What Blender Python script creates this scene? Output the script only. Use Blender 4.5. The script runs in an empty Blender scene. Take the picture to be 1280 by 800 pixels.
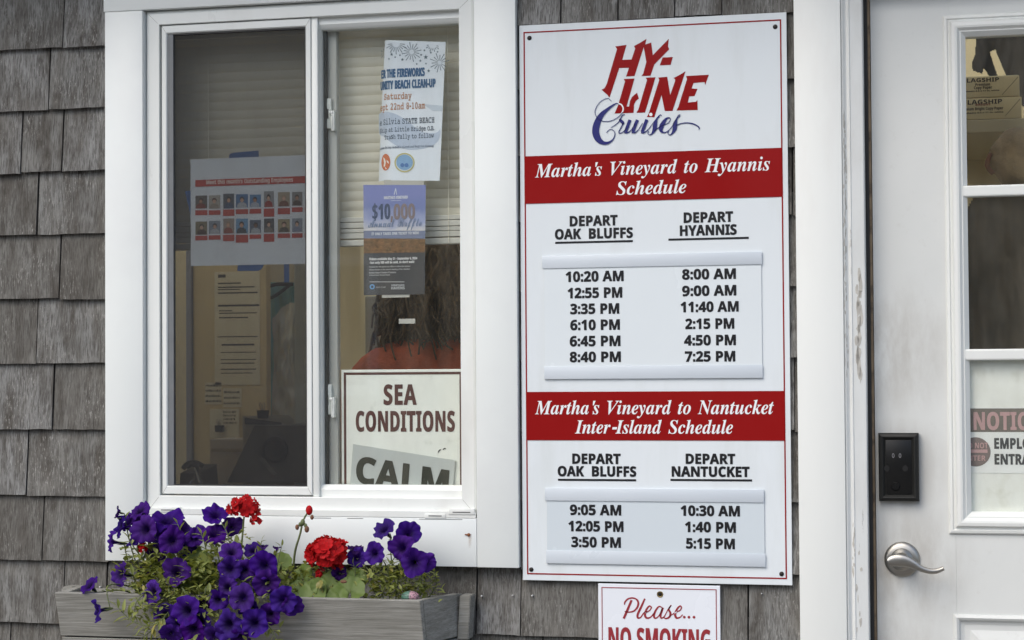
import bpy, bmesh, math, random
from mathutils import Vector, Matrix, noise

random.seed(11)
SC = bpy.context.scene
COL = SC.collection
R = math.radians

# ------------------------------------------------------------------ camera, sky, sun, exposure
EYE = Vector((0.0, -3.70, 1.36))
YAW, PITCH, ROLL, FOCAL = R(13.6747), R(1.5444), R(-0.3761), 2400.0      # FOCAL in pixels of the 1280 px wide photograph
_fwd = Vector((-math.sin(YAW) * math.cos(PITCH), math.cos(YAW) * math.cos(PITCH), math.sin(PITCH)))
_rt = Vector((math.cos(YAW), math.sin(YAW), 0))
_up = _rt.cross(_fwd)
RIGHT = math.cos(ROLL) * _rt + math.sin(ROLL) * _up
UP = -math.sin(ROLL) * _rt + math.cos(ROLL) * _up
cam = bpy.data.objects.new('camera', bpy.data.cameras.new('camera'))
COL.objects.link(cam)
cam.matrix_world = Matrix(((RIGHT.x, UP.x, -_fwd.x, EYE.x), (RIGHT.y, UP.y, -_fwd.y, EYE.y), (RIGHT.z, UP.z, -_fwd.z, EYE.z), (0, 0, 0, 1)))
cam.data.sensor_width = 36.0
cam.data.lens = FOCAL / 1280 * 36.0
cam.data.clip_end = 2000
SC.camera = cam

SUN_EL, SUN_AZ = R(46), R(208)          # azimuth clockwise from +Y: behind the photographer, a little to the left
world = bpy.data.worlds.new('World')
SC.world = world
world.use_nodes = True
wn = world.node_tree
sky = wn.nodes.new('ShaderNodeTexSky')
sky.sky_type = 'NISHITA'
sky.sun_disc = False
sky.sun_elevation = SUN_EL
sky.sun_rotation = SUN_AZ
sky.air_density, sky.dust_density, sky.ozone_density = 1.0, 2.6, 1.0
wn.links.new(sky.outputs[0], wn.nodes['Background'].inputs['Color'])
wn.nodes['Background'].inputs['Strength'].default_value = 0.13
sun = bpy.data.objects.new('sun', bpy.data.lights.new('sun', 'SUN'))
COL.objects.link(sun)
sun.data.energy = 0.9
sun.data.angle = R(50)
sun.data.color = (0.98, 0.975, 0.89)
sd = Vector((math.sin(SUN_AZ) * math.cos(SUN_EL), math.cos(SUN_AZ) * math.cos(SUN_EL), math.sin(SUN_EL)))
sun.location = sd * 20
sun.rotation_euler = sd.to_track_quat('Z', 'Y').to_euler()
SC.view_settings.view_transform = 'Standard'
SC.view_settings.look = 'None'
SC.view_settings.gamma = 1
SC.view_settings.exposure = 0.75
SC.view_settings.use_curve_mapping = False


# ------------------------------------------------------------------ helpers
def P(px, py, y=0.0):
    """World (x, z) of a photograph pixel measured on the vertical plane at depth y."""
    d = RIGHT * ((px - 640) / FOCAL) - UP * ((py - 400) / FOCAL) + _fwd
    q = EYE + d * ((y - EYE.y) / d.y)
    return q.x, q.z


def X(px, py, y=0.0): return P(px, py, y)[0]
def Z(px, py, y=0.0): return P(px, py, y)[1]


def lin(r, g, b):
    f = lambda c: (c / 255) / 12.92 if c <= 10.3 else (((c / 255) + 0.055) / 1.055) ** 2.4
    return (f(r), f(g), f(b), 1)


def wpos(o):
    v = Vector((0, 0, 0))
    while o is not None:
        v = v + o.location
        o = o.parent
    return v


def link(name, me, mat=None, parent=None):
    if parent is not None:
        me.transform(Matrix.Translation(-wpos(parent)))
    o = bpy.data.objects.new(name, me)
    COL.objects.link(o)
    o.parent = parent
    if mat is not None:
        me.materials.append(mat)
    return o


def tag(o, label=None, cat=None, group=None, kind=None):
    if label: o['label'] = label
    if cat: o['category'] = cat
    if group: o['group'] = group
    if kind: o['kind'] = kind
    return o


def thing(name, loc, label, cat, group=None):
    o = bpy.data.objects.new(name, None)
    o.empty_display_size = 0.05
    COL.objects.link(o)
    o.location = loc
    return tag(o, label, cat, group)


class MB:
    """Collects shapes into one bmesh; build() links it as ONE mesh object."""
    def __init__(self): self.bm = bmesh.new()

    def box(self, x0, x1, y0, y1, z0, z1, bev=0.0, seg=2):
        x0, x1 = min(x0, x1), max(x0, x1); y0, y1 = min(y0, y1), max(y0, y1); z0, z1 = min(z0, z1), max(z0, z1)
        r = bmesh.ops.create_cube(self.bm, size=1.0)
        vs = r['verts']
        for v in vs:
            v.co = Vector((x0 + (v.co.x + .5) * (x1 - x0), y0 + (v.co.y + .5) * (y1 - y0), z0 + (v.co.z + .5) * (z1 - z0)))
        if bev > 0:
            bmesh.ops.bevel(self.bm, geom=list({e for v in vs for e in v.link_edges}), offset=bev, segments=seg, affect='EDGES', profile=0.5)
        return self

    def column(self, prof, z0, z1):
        """A moulding profile in (x, y) run upright from z0 to z1."""
        a = [self.bm.verts.new((x, y, z0)) for x, y in prof]
        b = [self.bm.verts.new((x, y, z1)) for x, y in prof]
        for i in range(len(a) - 1): self.bm.faces.new((a[i], a[i + 1], b[i + 1], b[i]))
        return self

    def hexa(self, pts):
        """Eight corners: bottom four anticlockwise, then top four."""
        v = [self.bm.verts.new(p) for p in pts]
        for f in ((0, 3, 2, 1), (4, 5, 6, 7), (0, 1, 5, 4), (1, 2, 6, 5), (2, 3, 7, 6), (3, 0, 4, 7)):
            self.bm.faces.new([v[i] for i in f])
        return self

    def prism(self, poly, y0, y1):
        """An outline in (x, z) drawn out from y0 to y1."""
        a = [self.bm.verts.new((x, y0, z)) for x, z in poly]
        b = [self.bm.verts.new((x, y1, z)) for x, z in poly]
        self.bm.faces.new(a); self.bm.faces.new(b[::-1])
        n = len(a)
        for i in range(n):
            self.bm.faces.new((a[i], b[i], b[(i + 1) % n], a[(i + 1) % n]))
        return self

    def ring(self, x0, x1, z0, z1, prof):
        """A mitred rectangular frame; prof is a list of (inset, y) or (inset left/right, y, inset top/bottom)."""
        loops = []
        for p in prof:
            i, y = p[0], p[1]
            k = p[2] if len(p) > 2 else i
            loops.append([self.bm.verts.new(q) for q in ((x0 + i, y, z0 + k), (x1 - i, y, z0 + k), (x1 - i, y, z1 - k), (x0 + i, y, z1 - k))])
        for a, b in zip(loops, loops[1:]):
            for i in range(4):
                self.bm.faces.new((a[i], a[(i + 1) % 4], b[(i + 1) % 4], b[i]))
        return self

    def tube(self, pts, rad, seg=8, flat=1.0, cap=True):
        pts = [Vector(p) for p in pts]
        if not hasattr(rad, '__len__'): rad = [rad] * len(pts)
        prev, u = None, None
        for i, p in enumerate(pts):
            t = (pts[min(i + 1, len(pts) - 1)] - pts[max(i - 1, 0)]).normalized()
            if u is None:
                u = t.orthogonal().normalized()
            u = (u - t * u.dot(t))
            u = u.normalized() if u.length > 1e-6 else t.orthogonal().normalized()
            w = t.cross(u)
            ring = [self.bm.verts.new(p + (u * math.cos(2 * math.pi * k / seg) + w * math.sin(2 * math.pi * k / seg) * flat) * rad[i]) for k in range(seg)]
            if prev:
                for k in range(seg):
                    self.bm.faces.new((prev[k], prev[(k + 1) % seg], ring[(k + 1) % seg], ring[k]))
            elif cap:
                self.bm.faces.new(ring[::-1])
            prev = ring
        if cap: self.bm.faces.new(prev)
        return self

    def lathe(self, prof, center, axis=(0, -1, 0), seg=40):
        """prof: list of (radius, distance along the axis)."""
        c = Vector(center); a = Vector(axis).normalized(); u = a.orthogonal().normalized(); w = a.cross(u)
        prev = None
        for r, h in prof:
            if r < 1e-6:
                ring = [self.bm.verts.new(c + a * h)]
            else:
                ring = [self.bm.verts.new(c + a * h + (u * math.cos(2 * math.pi * k / seg) + w * math.sin(2 * math.pi * k / seg)) * r) for k in range(seg)]
            if prev:
                for k in range(seg):
                    q = [prev[k % len(prev)], prev[(k + 1) % len(prev)], ring[(k + 1) % len(ring)], ring[k % len(ring)]]
                    q = list(dict.fromkeys(q))
                    if len(q) > 2: self.bm.faces.new(q)
            prev = ring
        return self

    def ball(self, c, r, sub=2, sq=(1, 1, 1)):
        res = bmesh.ops.create_icosphere(self.bm, subdivisions=sub, radius=1)
        for v in res['verts']:
            v.co = Vector((v.co.x * r * sq[0], v.co.y * r * sq[1], v.co.z * r * sq[2])) + Vector(c)
        return res['verts']

    def build(self, name, mat, parent=None, smooth=False, angle=None):
        bmesh.ops.recalc_face_normals(self.bm, faces=self.bm.faces)
        me = bpy.data.meshes.new(name)
        self.bm.to_mesh(me); self.bm.free()
        if smooth:
            me.polygons.foreach_set('use_smooth', [True] * len(me.polygons))
            if angle: me.set_sharp_from_angle(angle=R(angle))
        return link(name, me, mat, parent)


def smooth_path(pts, n=6):
    """Catmull-Rom through the points (any number of components)."""
    out = []
    N = len(pts)
    for i in range(N - 1):
        p0, p1, p2, p3 = pts[max(i - 1, 0)], pts[i], pts[i + 1], pts[min(i + 2, N - 1)]
        for k in range(n):
            t = k / n
            out.append(tuple(0.5 * (2 * b + (c - a) * t + (2 * a - 5 * b + 4 * c - d) * t * t + (3 * b - a - 3 * c + d) * t ** 3) for a, b, c, d in zip(p0, p1, p2, p3)))
    out.append(tuple(pts[-1]))
    return out


def ribbon(pts, n=6):
    """A pen stroke of varying width: (x, z, width) points to an outline."""
    s = smooth_path(pts, n)
    L, Rr = [], []
    for i, (x, z, w) in enumerate(s):
        a, b = s[max(i - 1, 0)], s[min(i + 1, len(s) - 1)]
        d = Vector((b[0] - a[0], b[1] - a[1]))
        d = d.normalized() if d.length > 1e-9 else Vector((1, 0))
        w = max(w, 1e-5)
        L.append((x - d.y * w / 2, z + d.x * w / 2)); Rr.append((x + d.y * w / 2, z - d.x * w / 2))
    return L + Rr[::-1]


def flat_mesh(name, contours, y, mat, parent, th=0.0005, deform=None, separate=False, bold=0.0):
    """Filled outlines in (x, z), th thick, their front at y; holes by even-odd. separate: fill every outline by itself."""
    groups = [[c] for c in contours] if separate else [contours]
    bm = bmesh.new()
    for g in groups:
        cu = bpy.data.curves.new('t', 'CURVE')
        cu.dimensions = '2D'; cu.fill_mode = 'BOTH'; cu.extrude = th / 2
        for c in g:
            s = cu.splines.new('POLY')
            s.points.add(len(c) - 1)
            for q, (x, z) in zip(s.points, c): q.co = (x, z, 0, 1)
            s.use_cyclic_u = True
        o = bpy.data.objects.new('t', cu)
        me = o.to_mesh()
        bm.from_mesh(me)
        o.to_mesh_clear()
        bpy.data.objects.remove(o); bpy.data.curves.remove(cu)
    if bold:                                           # heavier letters: a stroke along every edge, a hair in front of the fill
        for c in contours:
            for i, p in enumerate(c):
                a, b = Vector(c[i - 1]), Vector(p)
                d = b - a
                if d.length < 1e-7: continue
                d.normalize()
                n = Vector((-d.y, d.x)) * bold
                a, b = a - d * bold * .6, b + d * bold * .6
                e = th / 2 + .00004 * (1 + i % 4)
                bm.faces.new([bm.verts.new((q.x, q.y, e)) for q in (a - n, b - n, b + n, a + n)])
    if deform and bm.verts:
        xa, xb = min(v.co.x for v in bm.verts), max(v.co.x for v in bm.verts)
        for i in range(1, int((xb - xa) / .004) + 1):
            bmesh.ops.bisect_plane(bm, geom=bm.verts[:] + bm.edges[:] + bm.faces[:], plane_co=(xa + i * .004, 0, 0), plane_no=(1, 0, 0))
    for v in bm.verts:
        x, z, e = v.co
        yy = deform(x, z) if deform else y
        v.co = (x, yy + th / 2 - e, z)
    me = bpy.data.meshes.new(name)
    bm.to_mesh(me); bm.free()
    return link(name, me, mat, parent)


CAP = {'bold': 480, 'italic': 451, 'script': 470, 'typed': 385}


def glyphs(body, font, gap=0.0):
    """Outlines of a line of text in font units, and its ink's ends."""
    out, x = [], 0
    cap = CAP[font]
    sl = 0.25 if font == 'italic' else 0
    box = lambda x0, x1, z0, z1: [(x0 + sl * z0, z0), (x1 + sl * z0, z0), (x1 + sl * z1, z1), (x0 + sl * z1, z1)]
    for c in body:
        if c == ' ':
            x += {'bold': 200, 'italic': 255}.get(font, 240); continue
        g = GLYPHS[font].get(c) or GLYPHS['bold'].get(c)
        if g:
            for s in g[1].split('|'):
                out.append([(x + int(a), int(b)) for a, b in (p.split(',') for p in s.split())])
            x += g[0] + gap
        elif c == ':':
            out += [box(x + 40, x + 130, 0, 95), box(x + 40, x + 130, 260, 355)]; x += 165
        elif c == '.':
            out.append(box(x + 35, x + 130, 0, 95)); x += 165
        elif c == ',':
            out.append([(x + 30, -90), (x + 90, -90), (x + 135, 90), (x + 55, 90)]); x += 165
        elif c == '-':
            out.append(box(x + 20, x + 190, 140, 220)); x += 210
        elif c == "'":
            out.append([(x + 40 + sl * 300, 300), (x + 80 + sl * 300, 300), (x + 110 + sl * cap, cap), (x + 20 + sl * cap, cap)]); x += 130
        elif c == '!':
            out += [box(x + 40, x + 130, 0, 95), box(x + 50, x + 120, 150, cap)]; x += 165
    xs = [p[0] for o in out for p in o]
    return out, min(xs), max(xs)


def line_of(body, font, px0, px1, py0, py1, cap_px, y, gap=0.0):
    """A line of lettering measured on the photograph: ink from px0 to px1, baseline at py0 (left) and py1 (right)."""
    g, a, b = glyphs(body, font, gap)
    x0, z0 = P(px0, py0, y); x1, z1 = P(px1, py1, y)
    z = (z0 + z1) / 2
    cap = (Z(px0, py0 - cap_px, y) - z0)
    sx, sz = (x1 - x0) / (b - a), cap / CAP[font]
    return [[(x0 + (q - a) * sx, z + h * sz) for q, h in o] for o in g]


def px_poly(pts, y, ox=0.0, oz=0.0, s=1.0):
    return [P(ox + p[0] * s, oz + p[1] * s, y) for p in pts]


def px_stroke(pts, y, ox, oz, s):
    out = []
    k = (Z(ox, oz, y) - Z(ox, oz + 10, y)) / 10 * s
    for a in pts:
        x, z = P(ox + a[0] * s, oz + a[1] * s, y)
        out.append((x, z, a[2] * k))
    return ribbon(out)


def rect_px(px0, py0, px1, py1, y):
    """An upright rectangle from two opposite corners measured on the photograph."""
    x0, z0 = P(px0, py0, y); x1, z1 = P(px1, py1, y)
    return min(x0, x1), max(x0, x1), min(z0, z1), max(z0, z1)


def rect_pts(r): return [(r[0], r[2]), (r[1], r[2]), (r[1], r[3]), (r[0], r[3])]

# ------------------------------------------------------------------ outlines of the letters used on the signs and papers: advance, then x,z points of each contour
GLYPHS = {
    'bold': {
        '$': (384, '170,-39 170,33 98,39 42,55 42,112 100,93 170,85 170,220 112,241 73,266 49,299 42,341 50,385 76,419 117,441 170,451 170,510 213,510 213,451 278,444 331,426 313,377 266,392 213,400 213,265 287,238 313,222 331,202 343,178 347,148 338,105 312,72 269,48 213,36 213,-39|170,280 170,399 138,393 117,382 104,366 99,346 103,322 115,305 136,291|213,88 247,95 271,106 284,123 289,144 285,166 273,182 250,195 213,206'),
        '&': (492, '187,-7 125,2 77,28 46,69 36,125 43,172 63,208 96,238 139,266 99,318 85,348 81,382 89,426 114,459 153,480 204,487 252,480 289,460 313,427 320,383 314,344 293,312 262,283 224,258 354,133 382,181 401,240 461,240 434,160 415,125 392,95 490,0 410,0 352,56 319,31 281,11 238,-2|188,293 245,336 258,358 262,383 258,405 246,423 227,435 202,439 177,435 156,424 143,406 138,383 142,360 151,338|189,46 229,49 263,60 314,93 175,229 118,185 103,160 97,127 104,94 122,68 151,51'),
        '0': (384, '191,-7 139,1 96,22 64,59 34,137 24,240 28,312 40,373 62,421 93,457 136,480 191,487 244,480 286,458 318,422 349,344 359,240 355,168 343,107 321,59 290,23 247,1|191,75 223,85 244,116 255,168 259,240 255,312 244,363 223,395 191,405 159,395 139,363 128,312 125,240 128,168 139,117 159,86'),
        '1': (384, '176,0 176,277 177,323 179,373 164,358 144,340 89,296 40,357 194,480 277,480 277,0'),
        '2': (384, '27,0 27,71 147,192 206,254 238,300 248,345 244,370 232,388 213,398 189,402 162,398 136,389 81,353 26,418 70,451 123,476 197,486 241,482 278,469 308,449 330,423 344,392 349,357 345,319 333,284 287,220 215,148 153,90 153,85 362,85 362,0'),
        '3': (384, '164,-7 90,0 26,19 26,105 90,82 153,74 199,79 229,93 246,115 251,146 241,180 227,192 206,200 136,208 99,208 99,285 136,285 204,294 223,304 235,317 244,350 240,373 228,390 207,401 175,404 143,401 116,393 73,369 26,439 92,473 134,483 183,486 249,479 300,456 332,420 343,372 336,327 313,293 280,268 240,253 240,251 291,238 327,216 350,183 357,140 352,100 337,65 311,35 274,12 225,-2'),
        '4': (384, '216,0 216,99 11,99 11,170 222,480 315,480 315,178 373,178 373,99 315,99 315,0|101,178 216,178 216,259 217,297 219,338 220,363 218,363 205,337 189,311'),
        '5': (384, '162,-7 91,0 33,19 33,107 93,85 158,76 198,81 227,94 245,118 251,152 241,192 208,216 155,224 116,221 83,214 42,235 60,480 320,480 320,394 149,394 140,300 165,304 201,306 243,302 279,289 310,269 333,240 348,204 353,161 341,91 305,38 245,4'),
        '6': (384, '199,-7 152,-1 110,16 75,44 47,85 29,138 24,203 30,285 51,362 69,396 93,425 124,450 162,469 209,481 264,485 297,484 328,480 328,399 301,404 271,406 218,401 178,387 151,364 132,334 122,298 117,256 121,256 137,278 160,296 188,308 225,312 282,302 325,272 353,224 362,160 351,90 318,38 266,4|197,75 224,80 245,95 259,121 264,158 260,190 248,214 228,229 199,234 160,224 134,199 124,167 132,124 157,89 175,78'),
        '7': (384, '75,0 255,394 18,394 18,480 362,480 362,416 181,0'),
        '8': (384, '192,-7 121,2 67,28 35,68 24,122 30,166 50,201 80,229 116,251 86,273 61,299 44,331 38,371 44,406 60,435 85,457 117,473 153,482 192,486 232,482 268,473 300,457 324,435 340,406 345,370 339,331 321,299 293,274 259,253 308,222 346,180 356,154 360,124 355,87 339,55 313,29 280,9 239,-3|192,296 232,321 245,339 250,363 246,383 233,399 215,408 191,412 169,408 150,399 138,383 134,363 138,340 151,322|191,68 224,72 247,84 261,103 266,127 255,159 229,184 196,204 187,209 137,175 122,153 118,128 122,104 136,85 159,72'),
        '9': (384, '120,-7 87,-6 55,-2 55,79 83,75 113,73 166,77 205,92 233,114 251,144 262,181 267,222 263,222 225,183 197,171 156,167 101,176 58,206 31,254 21,318 32,388 65,441 117,474 185,485 231,479 273,462 309,434 336,393 354,340 360,275 354,193 333,117 315,83 290,53 260,28 221,9 175,-3|185,244 224,255 250,280 259,311 251,355 227,390 209,400 187,404 160,399 138,383 124,357 120,320 124,288 136,265 156,249'),
        'A': (463, '0,0 169,482 293,482 463,0 354,0 319,114 144,114 109,0|170,199 295,199 259,311 251,340 240,375 232,407 223,374 212,336 204,311'),
        'B': (451, '60,0 60,480 210,480 294,473 355,453 382,430 398,399 404,358 399,320 384,289 361,266 330,255 330,251 373,234 391,220 404,199 413,173 416,139 404,81 369,37 313,9 240,0|162,289 221,289 258,293 282,304 295,321 300,345 294,368 279,384 253,393 216,396 162,396|162,84 228,84 267,88 292,102 306,122 310,149 306,173 292,192 266,205 225,209 162,209'),
        'C': (428, '255,-7 187,1 133,24 91,61 62,110 45,170 39,239 46,307 65,367 97,417 141,455 197,478 264,486 335,477 404,453 371,370 317,392 264,402 212,391 175,358 151,306 144,238 151,171 172,120 209,88 264,78 323,85 386,103 386,18 324,-1'),
        'D': (497, '60,0 60,480 211,480 281,473 342,453 391,419 427,374 450,315 458,244 450,170 427,109 389,61 337,27 273,7 196,0|162,84 206,84 270,94 316,123 343,173 353,242 344,311 318,359 275,387 216,396 162,396'),
        'E': (376, '60,0 60,480 336,480 336,396 162,396 162,291 324,291 324,208 162,208 162,84 336,84 336,0'),
        'F': (369, '60,0 60,480 335,480 335,396 161,396 161,273 323,273 323,189 161,189 161,0'),
        'G': (486, '262,-7 196,0 141,21 97,56 65,105 45,166 39,240 46,311 68,371 104,420 153,456 215,479 289,486 365,478 432,457 398,375 348,394 289,402 247,397 212,381 183,357 162,325 148,285 144,238 147,194 156,155 173,123 197,98 229,83 269,78 305,80 333,85 333,185 242,185 242,269 433,269 433,21 354,1'),
        'H': (514, '60,0 60,480 162,480 162,291 352,291 352,480 453,480 453,0 352,0 352,207 162,207 162,0'),
        'I': (261, '21,0 21,58 80,85 80,395 21,422 21,480 240,480 240,422 181,395 181,85 240,58 240,0'),
        'J': (222, '10,-141 -24,-139 -50,-134 -50,-49 -27,-54 -2,-56 30,-49 43,-39 52,-24 60,30 60,480 162,480 162,31 157,-25 143,-69 120,-102 89,-124 52,-137'),
        'K': (446, '60,0 60,480 162,480 162,260 181,288 202,316 332,480 445,480 277,267 446,0 330,0 205,202 162,171 162,0'),
        'L': (379, '60,0 60,480 162,480 162,84 357,84 357,0'),
        'M': (633, '60,0 60,480 199,480 312,113 314,113 435,480 573,480 573,0 478,0 478,227 479,279 481,335 483,375 480,375 357,0 263,0 148,376 145,376 148,336 150,278 151,223 151,0'),
        'N': (546, '60,0 60,480 189,480 397,120 399,120 396,187 394,253 394,480 486,480 486,0 357,0 148,363 145,363 149,294 151,226 151,0'),
        'O': (535, '267,-7 196,1 139,24 95,61 63,111 45,171 39,241 45,311 63,371 95,420 139,456 196,479 268,487 339,479 396,456 440,420 471,370 490,310 496,240 490,171 471,110 440,61 396,24 339,1|267,79 323,89 361,122 382,173 389,240 382,308 361,359 323,392 268,402 212,392 175,359 153,308 146,240 153,173 175,122 212,89'),
        'P': (422, '60,0 60,480 214,480 294,470 349,440 381,392 392,330 387,289 374,252 351,219 316,193 268,176 206,171 162,171 162,0|162,254 195,254 234,258 264,271 282,293 289,326 280,365 253,388 208,396 162,396'),
        'Q': (535, '363,-114 275,-7 267,-7 196,1 139,24 95,61 63,111 45,171 39,241 45,311 63,371 95,420 139,456 196,479 268,487 339,479 396,456 440,420 471,370 490,310 496,240 488,165 467,101 430,50 377,15 493,-114|267,79 323,89 361,122 382,173 389,240 382,308 361,359 323,392 268,402 212,392 175,359 153,308 146,240 153,173 175,122 212,89'),
        'R': (443, '60,0 60,480 200,480 285,471 345,444 380,399 392,336 388,305 379,278 346,237 302,209 443,0 330,0 216,184 162,184 162,0|162,267 195,267 238,271 267,283 283,304 289,333 283,362 266,382 236,393 193,396 162,396'),
        'S': (370, '167,-7 95,1 31,22 31,117 102,90 138,80 175,77 207,81 228,92 240,108 244,128 237,153 217,172 150,207 114,225 77,253 48,293 39,319 36,350 47,407 80,450 131,477 199,486 270,478 341,453 308,373 249,394 195,402 170,398 151,388 140,373 136,353 141,330 158,313 226,277 289,241 312,220 329,196 340,168 343,133 332,76 297,31 242,3'),
        'T': (389, '144,0 144,395 13,395 13,480 375,480 375,395 245,395 245,0'),
        'U': (508, '252,-7 193,-1 145,15 107,42 70,98 57,171 57,480 158,480 158,186 165,136 183,103 213,85 255,79 297,85 327,105 344,138 349,187 349,480 451,480 451,169 445,122 429,80 401,44 363,16 313,-1'),
        'V': (437, '163,0 0,480 103,480 193,194 200,167 211,125 218,89 225,125 236,167 243,194 334,480 437,480 273,0'),
        'W': (649, '122,0 0,480 100,480 161,218 170,179 179,132 185,92 191,132 199,177 207,211 277,480 373,480 443,211 450,177 459,132 465,92 471,132 480,179 488,218 549,480 649,480 527,0 412,0 347,252 342,274 335,306 328,339 324,364 321,339 314,307 308,274 302,251 238,0'),
        'X': (448, '0,0 159,247 10,480 122,480 226,307 327,480 437,480 286,242 448,0 332,0 220,181 109,0'),
        'Y': (419, '159,0 159,183 0,480 110,480 210,282 310,480 419,480 260,187 260,0'),
        'Z': (389, '16,0 16,66 246,396 22,396 22,480 367,480 367,414 137,84 373,84 373,0'),
        'a': (406, '142,-7 97,0 60,22 36,58 28,109 38,160 69,196 120,217 192,226 256,228 256,244 252,269 241,287 223,297 199,300 146,292 95,273 62,341 128,365 203,374 268,366 316,342 345,302 355,244 355,0 285,0 266,50 263,50 239,24 214,7 183,-3|179,66 209,71 234,86 250,109 256,140 256,170 217,169 176,164 150,151 136,132 131,109 134,89 144,76'),
        'b': (425, '254,-7 218,-3 190,8 152,40 146,40 129,0 52,0 52,510 152,510 152,392 151,351 148,319 152,319 170,340 192,358 221,369 257,373 312,361 357,325 385,266 395,184 385,101 356,42 311,5|226,75 253,82 275,103 288,138 293,185 288,232 274,266 253,287 224,293 191,287 170,269 157,239 152,195 152,185 156,138 168,103 190,82'),
        'c': (345, '201,-7 129,5 75,39 41,97 30,181 36,242 53,291 80,328 117,353 160,368 210,373 276,366 324,349 295,271 251,287 210,293 167,281 141,244 132,182 137,134 153,101 177,81 210,75 266,83 313,106 313,21 265,0'),
        'd': (425, '169,-7 113,5 69,41 40,101 30,183 40,265 69,325 114,361 171,373 207,370 236,358 259,341 277,320 280,320 275,351 273,393 273,510 373,510 373,0 296,0 277,48 273,48 255,27 233,9 204,-3|203,73 239,79 262,98 275,128 279,171 279,182 275,229 263,264 240,285 202,292 173,285 150,264 136,229 132,181 136,134 150,100 173,80'),
        'e': (397, '218,-7 166,-2 121,14 83,40 54,76 36,123 30,181 36,240 52,288 78,325 113,352 155,368 203,373 271,363 324,330 357,278 368,207 368,158 132,158 139,121 157,92 185,74 223,68 287,75 347,97 347,19 290,0|134,225 274,225 269,256 257,280 235,297 204,302 178,298 156,283 141,259'),
        'f': (260, '69,0 69,291 13,291 13,340 69,367 69,394 72,435 84,466 103,488 129,503 161,511 198,514 252,509 290,498 265,425 240,431 209,435 191,431 178,422 169,390 169,367 255,367 255,291 169,291 169,0'),
        'g': (425, '189,-161 117,-156 52,-140 52,-60 122,-81 195,-88 238,-79 264,-51 273,-5 273,3 274,26 275,48 273,48 252,23 228,6 200,-4 169,-7 111,6 67,43 39,103 30,183 40,263 68,323 112,361 171,373 213,367 249,350 277,320 280,320 288,367 373,367 373,-1 361,-70 326,-120 269,-151|204,72 237,77 261,94 275,124 279,170 279,182 275,233 261,267 238,286 203,292 164,280 140,243 132,181 140,121 164,84'),
        'h': (441, '52,0 52,510 152,510 152,406 151,355 148,320 153,320 173,344 198,361 227,370 259,373 313,365 355,342 382,300 391,239 391,0 291,0 291,214 284,258 265,285 232,293 194,286 170,262 157,224 152,173 152,0'),
        'i': (205, '103,412 82,415 64,423 52,438 48,461 52,485 64,500 103,510 141,500 153,485 157,461 153,438 141,423|52,0 52,367 152,367 152,0'),
        'j': (205, '103,412 82,415 64,423 52,438 48,461 52,485 64,500 103,510 141,500 153,485 157,461 153,438 141,423|23,-161 -12,-159 -43,-153 -43,-75 -20,-79 4,-81 23,-78 38,-69 49,-52 52,-25 52,367 152,367 152,-40 149,-72 140,-101 123,-126 98,-145 65,-157'),
        'k': (416, '52,0 52,510 152,510 152,282 151,241 147,199 148,199 169,228 192,255 295,367 408,367 262,208 416,0 301,0 195,148 152,114 152,0'),
        'l': (205, '52,0 52,510 152,510 152,0'),
        'm': (660, '52,0 52,367 129,367 142,320 148,320 168,344 194,361 224,370 255,373 292,370 323,360 348,344 366,320 375,320 395,344 421,361 452,370 483,373 538,365 577,342 601,300 609,239 609,0 509,0 509,214 503,258 485,285 454,293 420,286 398,265 385,231 381,184 381,0 281,0 281,214 275,258 256,285 226,293 190,286 168,262 156,224 152,173 152,0'),
        'n': (441, '52,0 52,367 129,367 142,320 148,320 168,344 196,361 227,370 261,373 314,365 355,342 382,300 391,239 391,0 291,0 291,214 287,249 277,274 258,289 232,293 193,286 169,262 157,224 152,173 152,0'),
        'o': (416, '207,-7 159,-1 116,15 80,43 53,80 36,128 30,184 42,265 78,324 134,361 209,373 258,368 300,351 336,324 363,287 380,240 385,184 373,103 337,43 281,6|208,74 242,81 266,102 279,136 283,184 279,232 266,266 242,286 208,293 173,286 150,266 137,232 132,184 137,136 150,102 174,81'),
        'p': (425, '52,-161 52,367 134,367 148,319 152,319 192,357 221,369 257,373 312,361 357,325 385,266 395,184 385,102 355,42 310,5 254,-7 218,-3 191,8 152,40 147,40 152,-13 152,-161|226,75 255,82 276,103 289,138 293,185 285,245 262,281 224,293 191,287 170,269 157,239 152,195 152,185 156,138 168,103 190,82'),
        'q': (425, '273,-161 273,-7 277,48 273,48 256,27 234,9 205,-3 169,-7 113,5 69,41 40,101 30,183 40,265 69,325 114,361 171,373 207,370 236,358 259,341 277,320 279,320 288,367 373,367 373,-161|204,72 240,78 262,96 275,127 279,170 279,182 275,229 263,264 240,285 203,292 172,285 150,264 137,229 132,181 140,121 164,84'),
        'r': (305, '52,0 52,367 128,367 143,305 148,305 167,331 192,353 222,368 257,373 275,373 291,371 283,277 270,279 254,280 205,271 184,259 167,242 156,218 152,187 152,0'),
        's': (334, '152,-7 86,-2 31,15 31,97 95,75 155,66 180,69 197,75 206,85 210,98 204,115 183,132 130,156 74,185 55,201 41,220 33,243 30,271 40,316 70,348 116,367 175,373 240,367 304,345 274,273 223,292 174,300 141,293 130,275 135,260 157,244 206,223 261,196 281,181 296,162 305,139 308,109 298,60 269,23 220,1'),
        't': (291, '178,-7 119,4 96,19 78,41 67,73 63,115 63,291 15,291 15,334 71,367 99,445 163,445 163,367 266,367 266,291 163,291 163,115 166,97 175,84 189,76 207,73 239,77 270,85 270,10 230,-2'),
        'u': (441, '181,-7 127,1 86,25 59,67 50,128 50,367 150,367 150,152 154,118 165,93 183,78 210,73 248,81 272,104 285,142 289,194 289,367 389,367 389,0 312,0 299,47 293,47 273,23 245,6 214,-4'),
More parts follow.
